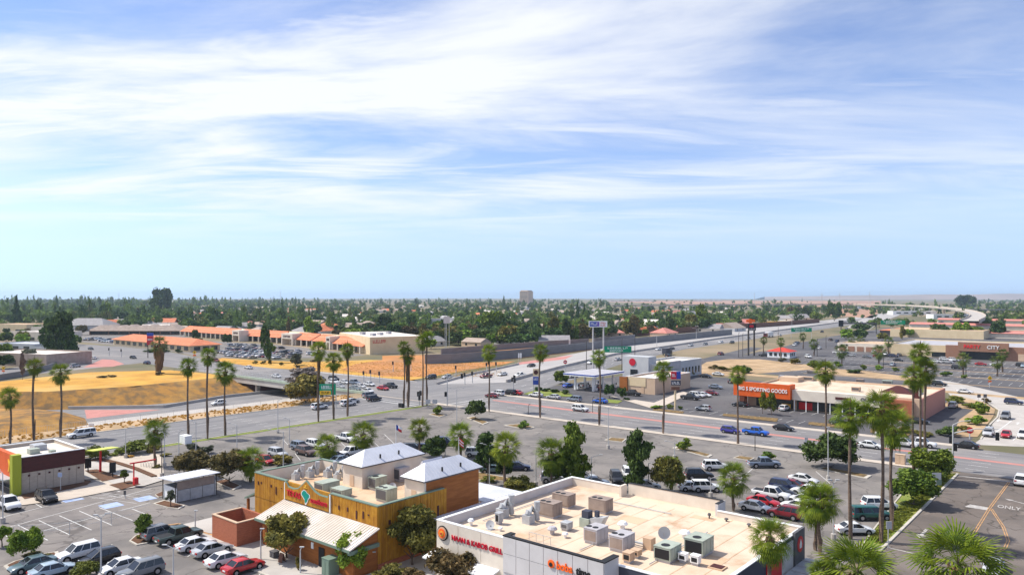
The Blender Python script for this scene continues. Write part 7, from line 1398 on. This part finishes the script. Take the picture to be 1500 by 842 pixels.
# signals
def signal_head(parent, c, n=3):
    m = MB().mat('black'); m.box(c[0] - .28, c[0] + .28, c[1] - .2, c[1] + .2, c[2] - .65, c[2] + .65); m.build('signal_head', parent)
def signal(px, yb, h, label, arm=0, heads=(), dark=False, rz=0):
    x, y, _ = P(px, yb); t = thing('traffic_signal', label, 'traffic light', (x, y, 0), R(rz)); MB().mat('poleg').tube([(0, 0, 0), (0, 0, h)], [.16, .11], 8).build('pole', t)
    if arm: MB().mat('poleg').tube([(0, 0, h * .82), (arm * .5, 0, h * .95), (arm, 0, h * .98)], [.11, .09, .06], 6).build('mast_arm', t)
    for c in heads: signal_head(t, c)
    return t
t = signal(1396, 690, 8.0, 'tall traffic signal with long arm over the driveway mouth', 6.6, ((0.35, 0, 4.2), (-.3, .3, 5.4), (6.4, 0, 6.6)), rz=10); MB().mat('poleg').tube([(0, 0, 8), (1.2, .2, 8.7), (2.6, .3, 8.9)], .07, 6).build('lamp_arm', t)
signal(655, 594, 9.0, 'traffic signal with arm at the empty car park corner', 4.5, ((-.45, 0, 3.2), (4.2, 0, 8.0)), rz=60); signal(614, 594, 3.4, 'low twin traffic signal beside the palm pair', 0, ((-.4, 0, 3.2), (.4, .1, 3.5), (.2, -.1, 2.2)))
signal(752, 576, 4.6, 'traffic signal cluster near the red sedan at the crossing', 0, ((-.4, 0, 4.3), (.5, 0, 4.0), (.1, .3, 5.0)))
for i, (px, py, lb) in enumerate(((533, 560, 'left hanging signal beyond the bridge queue'), (543, 558, 'middle hanging signal beyond the bridge queue'), (556, 561, 'right hanging signal beyond the bridge queue'), (576, 544, 'left signal before the orange dirt field'), (602, 543, 'right signal before the orange dirt field'), (668, 551, 'pair signal above the pale freeway lanes'), (681, 563, 'left low signal at the freeway mouth'), (692, 561, 'right low signal at the freeway mouth'), (713, 546, 'left upper signal by the thick wall palm'), (727, 545, 'right upper signal by the thick wall palm'), (116, 520, 'signal post at the far left junction'), (125, 526, 'signal post beside the pink paving left end'), (160, 521, 'signal post at the pink paving right end'), (178, 523, 'second signal post right of the pink paving'))):
    signal(px, py, 4.0, lb, 0, ((0, -.2, 3.4),))
# signs
def sign_panel(px, yb, y0, y1, w_px, label, build, posts=(0,), cat='sign', name='road_sign', rz=None, pm='poleg', prr=.12):
    x, y, _ = P(px, yb); d = FPX * CAM_H / (yb - HZ); k = d / FPX; z0, z1 = CAM_H - (y1 - HZ) * k, CAM_H - (y0 - HZ) * k; w = w_px * k
    t = thing(name, label, cat, (x, y, 0), TH if rz is None else R(rz))
    for p in posts: MB().mat(pm).tube([(p * w, .15, 0), (p * w, .15, z0 + .05)], prr, 8).build('post', t)
    build(t, -w / 2, w / 2, z0, z1); return t
def green(t, a, b, z0, z1):
    MB().mat('green_sign').box(a, b, -.1, 0, z0, z1).build('board', t); m = MB(); h = z1 - z0; glyphs(m, 'white', a + (b - a) * .12, z0 + h * .55, (b - a) * .75, h * .3, 8, -.102, 3, depth=.03); glyphs(m, 'white', a + (b - a) * .2, z0 + h * .14, (b - a) * .5, h * .26, 6, -.102, 5, depth=.03); m.build('lettering', t)
def gy1(t, a, b, z0, z1):
    green(t, a, b, z0, z1); h = z1 - z0; MB().mat('yellow').box(a + .1, b - (b - a) * .3, -.15, -.135, z0 + .05, z0 + h * .38).build('yellow_plate', t); m = glyphs(MB(), 'black', a + .5, z0 + h * .1, (b - a) * .5, h * .2, 7, -.152, 9, depth=.02); m.build('lettering', t)
sign_panel(480, 597, 562, 578, 24, 'green road sign with yellow exit plate over the main street', gy1, (-.5, .5)); sign_panel(905, 535, 507, 516, 40, 'long green freeway sign behind the petrol station', green, (-.48, .48)); sign_panel(1174, 496, 480, 486, 30, 'green freeway sign before the orange slope', green, (-.5, .5))
t = sign_panel(1308, 492, 469, 475, 36, 'green overhead freeway sign above the orange roofed shop', green, (.5,)); 
x, y, _ = P(1252, 489); t = thing('sign_gantry', 'dark overhead gantry crossing the freeway with a square back board', 'gantry', (x, y, 0), TH); k = FPX * CAM_H / (489 - HZ) / FPX; MB().mat('darkgrey').box(-20 * k, 32 * k, -.4, .4, 14.5 * k, 16.5 * k).build('beam', t); MB().mat('black').box(-24 * k, -17 * k, -.6, -.41, 11 * k, 20 * k).build('back_board', t); MB().mat('darkgrey').box(-20.5 * k, -19.6 * k, -.3, .3, 0, 14.4 * k).build('post', t); MB().mat('darkgrey').box(31 * k, 32 * k, -.3, .3, 0, 14.4 * k).build('post', t)
def tw(t, a, b, z0, z1):
    MB().mat('white').box(a, b, -.3, .3, z0, z1).build('board', t); h = z1 - z0; w = b - a
    m = MB().mat('blue').box(a + .3, a + w * .42, -.34, -.305, z0 + .3, z1 - .3); m.mat('purple').box(a + w * .42, a + w * .57, -.34, -.305, z0 + .3, z1 - .3); m.build('blue_panel', t); m = glyphs(MB(), 'white', a + .7, z0 + h * .3, w * .38, h * .38, 5, -.342, 2, depth=.04); m.build('lettering', t); m = glyphs(MB(), 'red', a + w * .63, z0 + h * .52, w * .3, h * .28, 4, -.302, 6, depth=.04); glyphs(m, 'red', a + w * .63, z0 + h * .16, w * .3, h * .26, 4, -.302, 7, depth=.04); m.build('lettering', t)
sign_panel(876, 541, 470, 479, 27, 'tall white twin pole sign with blue and red panels', tw, (-.27, .3), pm='stucco', prr=.3)
def bw(t, a, b, z0, z1):
    h = z1 - z0; m = MB().mat('black').box(a + 1, b, -.3, .3, z0, z0 + h * .58); m.build('board', t); m = MB().mat('orangesign'); disc(m, (a + (b - a) * .42, -.3, z0 + h * .82), h * .2, 14, .2); m.box(a, b - .4, -.28, .1, z0 + h * .72, z0 + h * .94); m.build('emblem', t); MB().mat('redsign').box(a + 1.6, b - 1.2, -.36, -.305, z0 + h * .26, z0 + h * .48).build('red_panel', t); m = glyphs(MB(), 'white', a + 1.5, z0 + h * .06, (b - a) * .6, h * .13, 6, -.302, 4, depth=.04); m.build('lettering', t)
sign_panel(1100, 521, 467, 484, 14, 'tall sign on twin dark posts with an orange top', bw, (-.25, .35), pm='poled', prr=.45)
def gp1(t, a, b, z0, z1):
    h = z1 - z0; MB().mat('stuccoyellow').box(a, b, -.2, .2, z0 + h * .54, z1).build('board', t); m = MB().mat('maroon'); disc(m, ((a + b) / 2, -.2, z0 + h * .78), h * .14, 12, .06); m.build('round_logo', t); MB().mat('blue').box(a, b, -.2, .2, z0, z0 + h * .5).build('price_board', t); m = glyphs(MB(), 'white', a + .2, z0 + h * .28, (b - a) * .7, h * .13, 4, -.202, 3, depth=.03); m.build('lettering', t)
sign_panel(785, 577, 540, 563, 8.5, 'blue and tan petrol price sign at the street corner', gp1, (-.45, .45))
def ks_(t, a, b, z0, z1):
    h = z1 - z0; w = b - a; MB().mat('redsign').box(a, a + w * .55, -.2, .2, z0 + h * .6, z1).build('red_board', t); MB().mat('blue').box(a + w * .56, b, -.2, .2, z0 + h * .6, z1).build('blue_board', t); MB().mat('navy').box(a, b, -.2, .2, z0 + h * .26, z0 + h * .52).build('board', t); m = glyphs(MB(), 'white', a + .2, z0 + h * .32, w * .85, h * .14, 5, -.202, 8, depth=.03); glyphs(m, 'white', a + .2, z0 + h * .72, w * .4, h * .16, 3, -.202, 9, depth=.03); m.build('lettering', t); MB().mat('brownwall').box(a, b - .3, -.2, .2, z0, z0 + h * .17).build('lower_board', t)
sign_panel(990, 600, 544, 571, 14, 'cream post sign with red, blue and navy boards before the tan restaurant', ks_, (-.05,), pm='stuccoyellow', prr=.28)
def ot(t, a, b, z0, z1): h = z1 - z0; MB().mat('redsign').box(a, b, -.25, .25, z0, z1).build('board', t); MB().mat('blue').box(a, b, -.25, .25, z1 + .05, z1 + h * .35).build('top_board', t); m = glyphs(MB(), 'white', a + .4, z0 + h * .5, (b - a) * .8, h * .2, 5, -.252, 5, depth=.04); m.build('lettering', t)
sign_panel(220, 524, 492, 505, 9, 'red and blue pole sign before the orange tiled office', ot, (-.4,), pm='poled', prr=.2)
def yw(t, a, b, z0, z1):
    c = (z0 + z1) / 2; r = (z1 - z0) / 2; MB().mat('yellow').add([(0, -.05, c - r), (r, -.05, c), (0, -.05, c + r), (-r, -.05, c), (0, 0, c - r), (r, 0, c), (0, 0, c + r), (-r, 0, c)], [(0, 1, 2, 3), (7, 6, 5, 4), (0, 4, 5, 1), (1, 5, 6, 2), (2, 6, 7, 3), (3, 7, 4, 0)]).build('board', t); MB().mat('black').box(-r * .12, r * .12, -.07, -.055, c - r * .4, c + r * .35).build('mark', t); MB().mat('orangesign').box(-r * .7, r * .7, -.05, 0, z0 - r * .75, z0 - .02).build('plate', t)
sign_panel(1450, 567, 550, 557, 8, 'yellow diamond warning sign beside the curving road', yw, (0,)); sign_panel(285, 524, 513, 519, 6, 'yellow diamond sign by the packed car park', yw, (0,)); sign_panel(5, 552, 536, 542, 6, 'yellow diamond sign at the left edge road', yw, (0,))
def st(t, a, b, z0, z1): c = (z0 + z1) / 2; r = (z1 - z0) / 2; m = MB().mat('red'); disc(m, (0, -.02, c), r, 8, .05); m.build('board', t); MB().mat('white').box(-r * .62, r * .62, -.1, -.075, c - r * .2, c + r * .2).build('lettering', t)
sign_panel(1421, 643, 625, 635, 9, 'red and white do not enter sign at the corner', st, (0,)); sign_panel(828, 560, 527, 533, 5, 'small round red sign above the petrol canopy', st, (0,), prr=.08)
def sq(mn):
    def f(t, a, b, z0, z1): MB().mat(mn).box(a, b, -.06, 0, z0, z1).build('board', t)
    return f
for px, yb, y0, y1, w, mn, lb in ((1372, 722, 692, 702, 13, 'stuccograyblue', 'grey backed street sign on the grass strip'), (1373, 718, 702, 710, 12, 'greentrim', 'lower green plate on the grass strip post'), (1302, 803, 763, 774, 8, 'stuccograyblue', 'small grey sign back beside the lawn tip'), (1434, 592, 577, 582, 5, 'darkgrey', 'left dark sign back on the road curve'), (1443, 592, 577, 582, 5, 'darkgrey', 'right dark sign back on the road curve'), (88, 719, 692, 698, 6, 'paint_blue', 'blue accessible parking sign by the panelled wall'), (183, 730, 718, 724, 3.5, 'darkgrey', 'small dark sign among the blue stalls'), (627, 597, 585, 591, 7, 'poleg', 'left grey backed board by the crossing corner'), (637, 597, 585, 591, 7, 'poleg', 'right grey backed board by the crossing corner'), (134, 625, 620, 626, 8, 'white', 'white roadside plate with black mark behind the camper pickup'), (1181, 653, 640, 650, 5, 'stucco', 'pale sign at the kerb left of the dark tree'), (760, 533, 517, 524, 2, 'white', 'left thin white marker before the noise wall'), (763, 533, 517, 524, 2, 'white', 'right thin white marker before the noise wall')):
    sign_panel(px, yb, y0, y1, w, lb, sq(mn), (0,), prr=.06)
# flags
def flag(px, yb, yt, label, strips, fw, fh):
    x, y, _ = P(px, yb); d = FPX * CAM_H / (yb - HZ); h = (yb - yt) * d / FPX; t = thing('flagpole', label, 'flag', (x, y, 0), TH); MB().mat('white').tube([(0, 0, 0), (0, 0, h)], [.08, .05], 7).build('pole', t); m = MB(); nseg = 6
    for mn, u0, u1, v0, v1 in strips:
        m.mat(mn)
        for i in range(nseg):
            ua, ub = u0 + (u1 - u0) * i / nseg, u0 + (u1 - u0) * (i + 1) / nseg; f = lambda u, v: (.06 + u * fw, .12 * math.sin(u * 7), h - .1 - v * fh - u * fh * .55)
            m.add([f(ua, v0), f(ub, v0), f(ub, v1), f(ua, v1)], [(0, 1, 2, 3)])
    m.build('cloth', t, smooth=True)
flag(580, 672, 621, 'flagpole with a drooping red, white and blue lone star flag', [('blue', 0, .34, 0, 1), ('white', .34, 1, 0, .5), ('red', .34, 1, .5, 1)], 1.0, .95)
flag(672, 690, 640, 'flagpole with a striped red and white flag behind the hip roof', [('red', 0, 1, 0, .2), ('white', 0, 1, .2, .4), ('red', 0, 1, .4, .6), ('white', 0, 1, .6, .8), ('red', 0, 1, .8, 1), ('blue', 0, .4, -.01, .45)], .8, 1.2)
# cabinets, bins, small things
def cab(px, py, w, d, h, mn, label, name='utility_cabinet', cat='cabinet', top=None, rz=0):
    t = thing(name, label, cat, P(px, py), R(rz)); m = MB().mat(mn); m.box(-w / 2, w / 2, -d / 2, d / 2, .1, h); m.build('cabinet', t); MB().mat('concrete').box(-w / 2 - .1, w / 2 + .1, -d / 2 - .1, d / 2 + .1, 0, .099).build('plinth', t); MB().mat(mn).box(-w / 2 - .04, w / 2 + .04, -d / 2 - .04, d / 2 + .04, h + .001, h + .07).build('lid', t)
    for s in (-1, 1): MB().mat(mn).box(s * w / 4 - w / 4 + .05, s * w / 4 + w / 4 - .05, -d / 2 - .03, -d / 2 - .001, .25, h - .15).build('door', t)
cab(455, 815, 1.5, 1.5, 2.1, 'galv', 'tall grey cabinet against the lean-to wall'); cab(484, 842, 1.3, 1.3, 1.9, 'greentrim', 'dark green transformer at the bottom edge'); cab(272, 649, 2.4, 1.4, 1.6, 'white', 'white cabinet by the main street kerb'); cab(402, 817, .9, .7, .8, 'darkgrey', 'dark low bin on the restaurant pavement', 'litter_bin', 'bin'); cab(574, 818, .9, .7, .8, 'black', 'black bin by the timber corner', 'litter_bin', 'bin'); cab(1319, 680, 1.6, .8, 1.8, 'stuccotan', 'tan utility box at the sidewalk corner'); cab(588, 597, 1.6, .8, 1.1, 'black', 'black box at the crossing corner'); cab(1175, 750, .5, .4, 1.2, 'poled', 'slim dark meter post by the white sedan row')
t = thing('sandwich_board', 'folding pavement sign standing before the restaurant', 'pavement sign', P(413, 824)); 
for s in (-1, 1): MB().mat('brownwall').add([(-.35, s * .05, 1.1), (.35, s * .05, 1.1), (.35, s * .35, 0), (-.35, s * .35, 0), (-.35, s * .02, 1.1), (.35, s * .02, 1.1), (.35, s * .31, 0), (-.35, s * .31, 0)], [(0, 1, 2, 3), (7, 6, 5, 4), (0, 4, 5, 1), (1, 5, 6, 2), (3, 7, 4, 0)]).build('board', t)
for i in range(5):
    px = 208 + i * 4; t = thing('bike_rack', 'thin metal hoop of the bicycle rack in the plaza', 'bike rack', P(px, 683 + i * .6), TH, 'bicycle hoops in the plaza'); MB().mat('galv').tube([(0, -.35, 0), (0, -.35, .7), (0, -.2, .85), (0, .2, .85), (0, .35, .7), (0, .35, 0)], .04, 6).build('hoop', t)
# fences: chain link along the sunken freeway, panel fence in the stall area, fence above the bridge end
def fence(name, label, pts, h, step, mn, mesh=True, rails=(1.0,), posts=True):
    t = thing(name, label, 'fence', (0, 0, 0)); ms = MB().mat(mn); rl = MB().mat(mn); pm = None
    for i in range(len(pts) - 1):
        a, b = Vector(pts[i]), Vector(pts[i + 1]); n = max(1, int((b - a).length / step))
        for k in range(n): c = a.lerp(b, k / n); MB().mat(mn).tube([c, c + Vector((0, 0, h))], .04, 5).build('post', t)
        for r in rails: rl.tube([a + Vector((0, 0, h * r)), b + Vector((0, 0, h * r))], .025, 4)
        if mesh:
            for k in range(n * 8): c = a.lerp(b, k / (n * 8)); ms.box(c.x - .008, c.x + .008, c.y - .008, c.y + .008, c.z + .05, c.z + h)
    rl.build('rail', t)
    if mesh: o = ms.build('mesh', t); o['kind'] = 'stuff'
fence('chain_link_fence', 'long chain link fence above the sunken freeway', [(-185.2, 40, 0), (-185.2, 145, 0)], 1.5, 4, 'poleg')
fence('chain_link_fence', 'chain link fence below the orange dirt field', [P(432, 543), P(560, 554.5), P(604, 557)], 1.8, 4, 'poled')
fence('wire_fence', 'thin wire fence between the stalls and the drive aisle', [P(20, 790), P(102, 783), P(163, 768), P(222, 755)], 1.6, 5, 'poleg', False, (1.0, .5))
fence('wire_fence', 'low dark fence along the top of the dry hill', [P(255, 543.5), P(300, 545), P(318, 546)], 1.2, 2.5, 'poled', False, (1.0,))
fence('patio_fence', 'dark slatted fence beside the shop row canopy', [(-24.0, 66, 0), (-22.4, 66, 0), (-22.4, 79, 0)], 1.2, 2, 'black', True, (1.0, .1))
# ============================================================ AIR
m = MB(); m.box(-9600, 9600, -9600, 9600, -9, 72); o = m.build('haze'); o['kind'] = 'stuff'
hm = bpy.data.materials.new('haze'); hm.use_nodes = True; t = hm.node_tree; t.nodes.clear(); pv = N(t, 'ShaderNodeVolumePrincipled'); pv.inputs['Density'].default_value = 0.000085; pv.inputs['Color'].default_value = (0.66, 0.83, 1.0, 1); pv.inputs['Anisotropy'].default_value = 0.2
mo = N(t, 'ShaderNodeOutputMaterial'); L(t, pv.outputs[0], mo.inputs['Volume']); o.data.materials.append(hm)
try: hm.cycles.homogeneous_volume = True
except Exception: pass
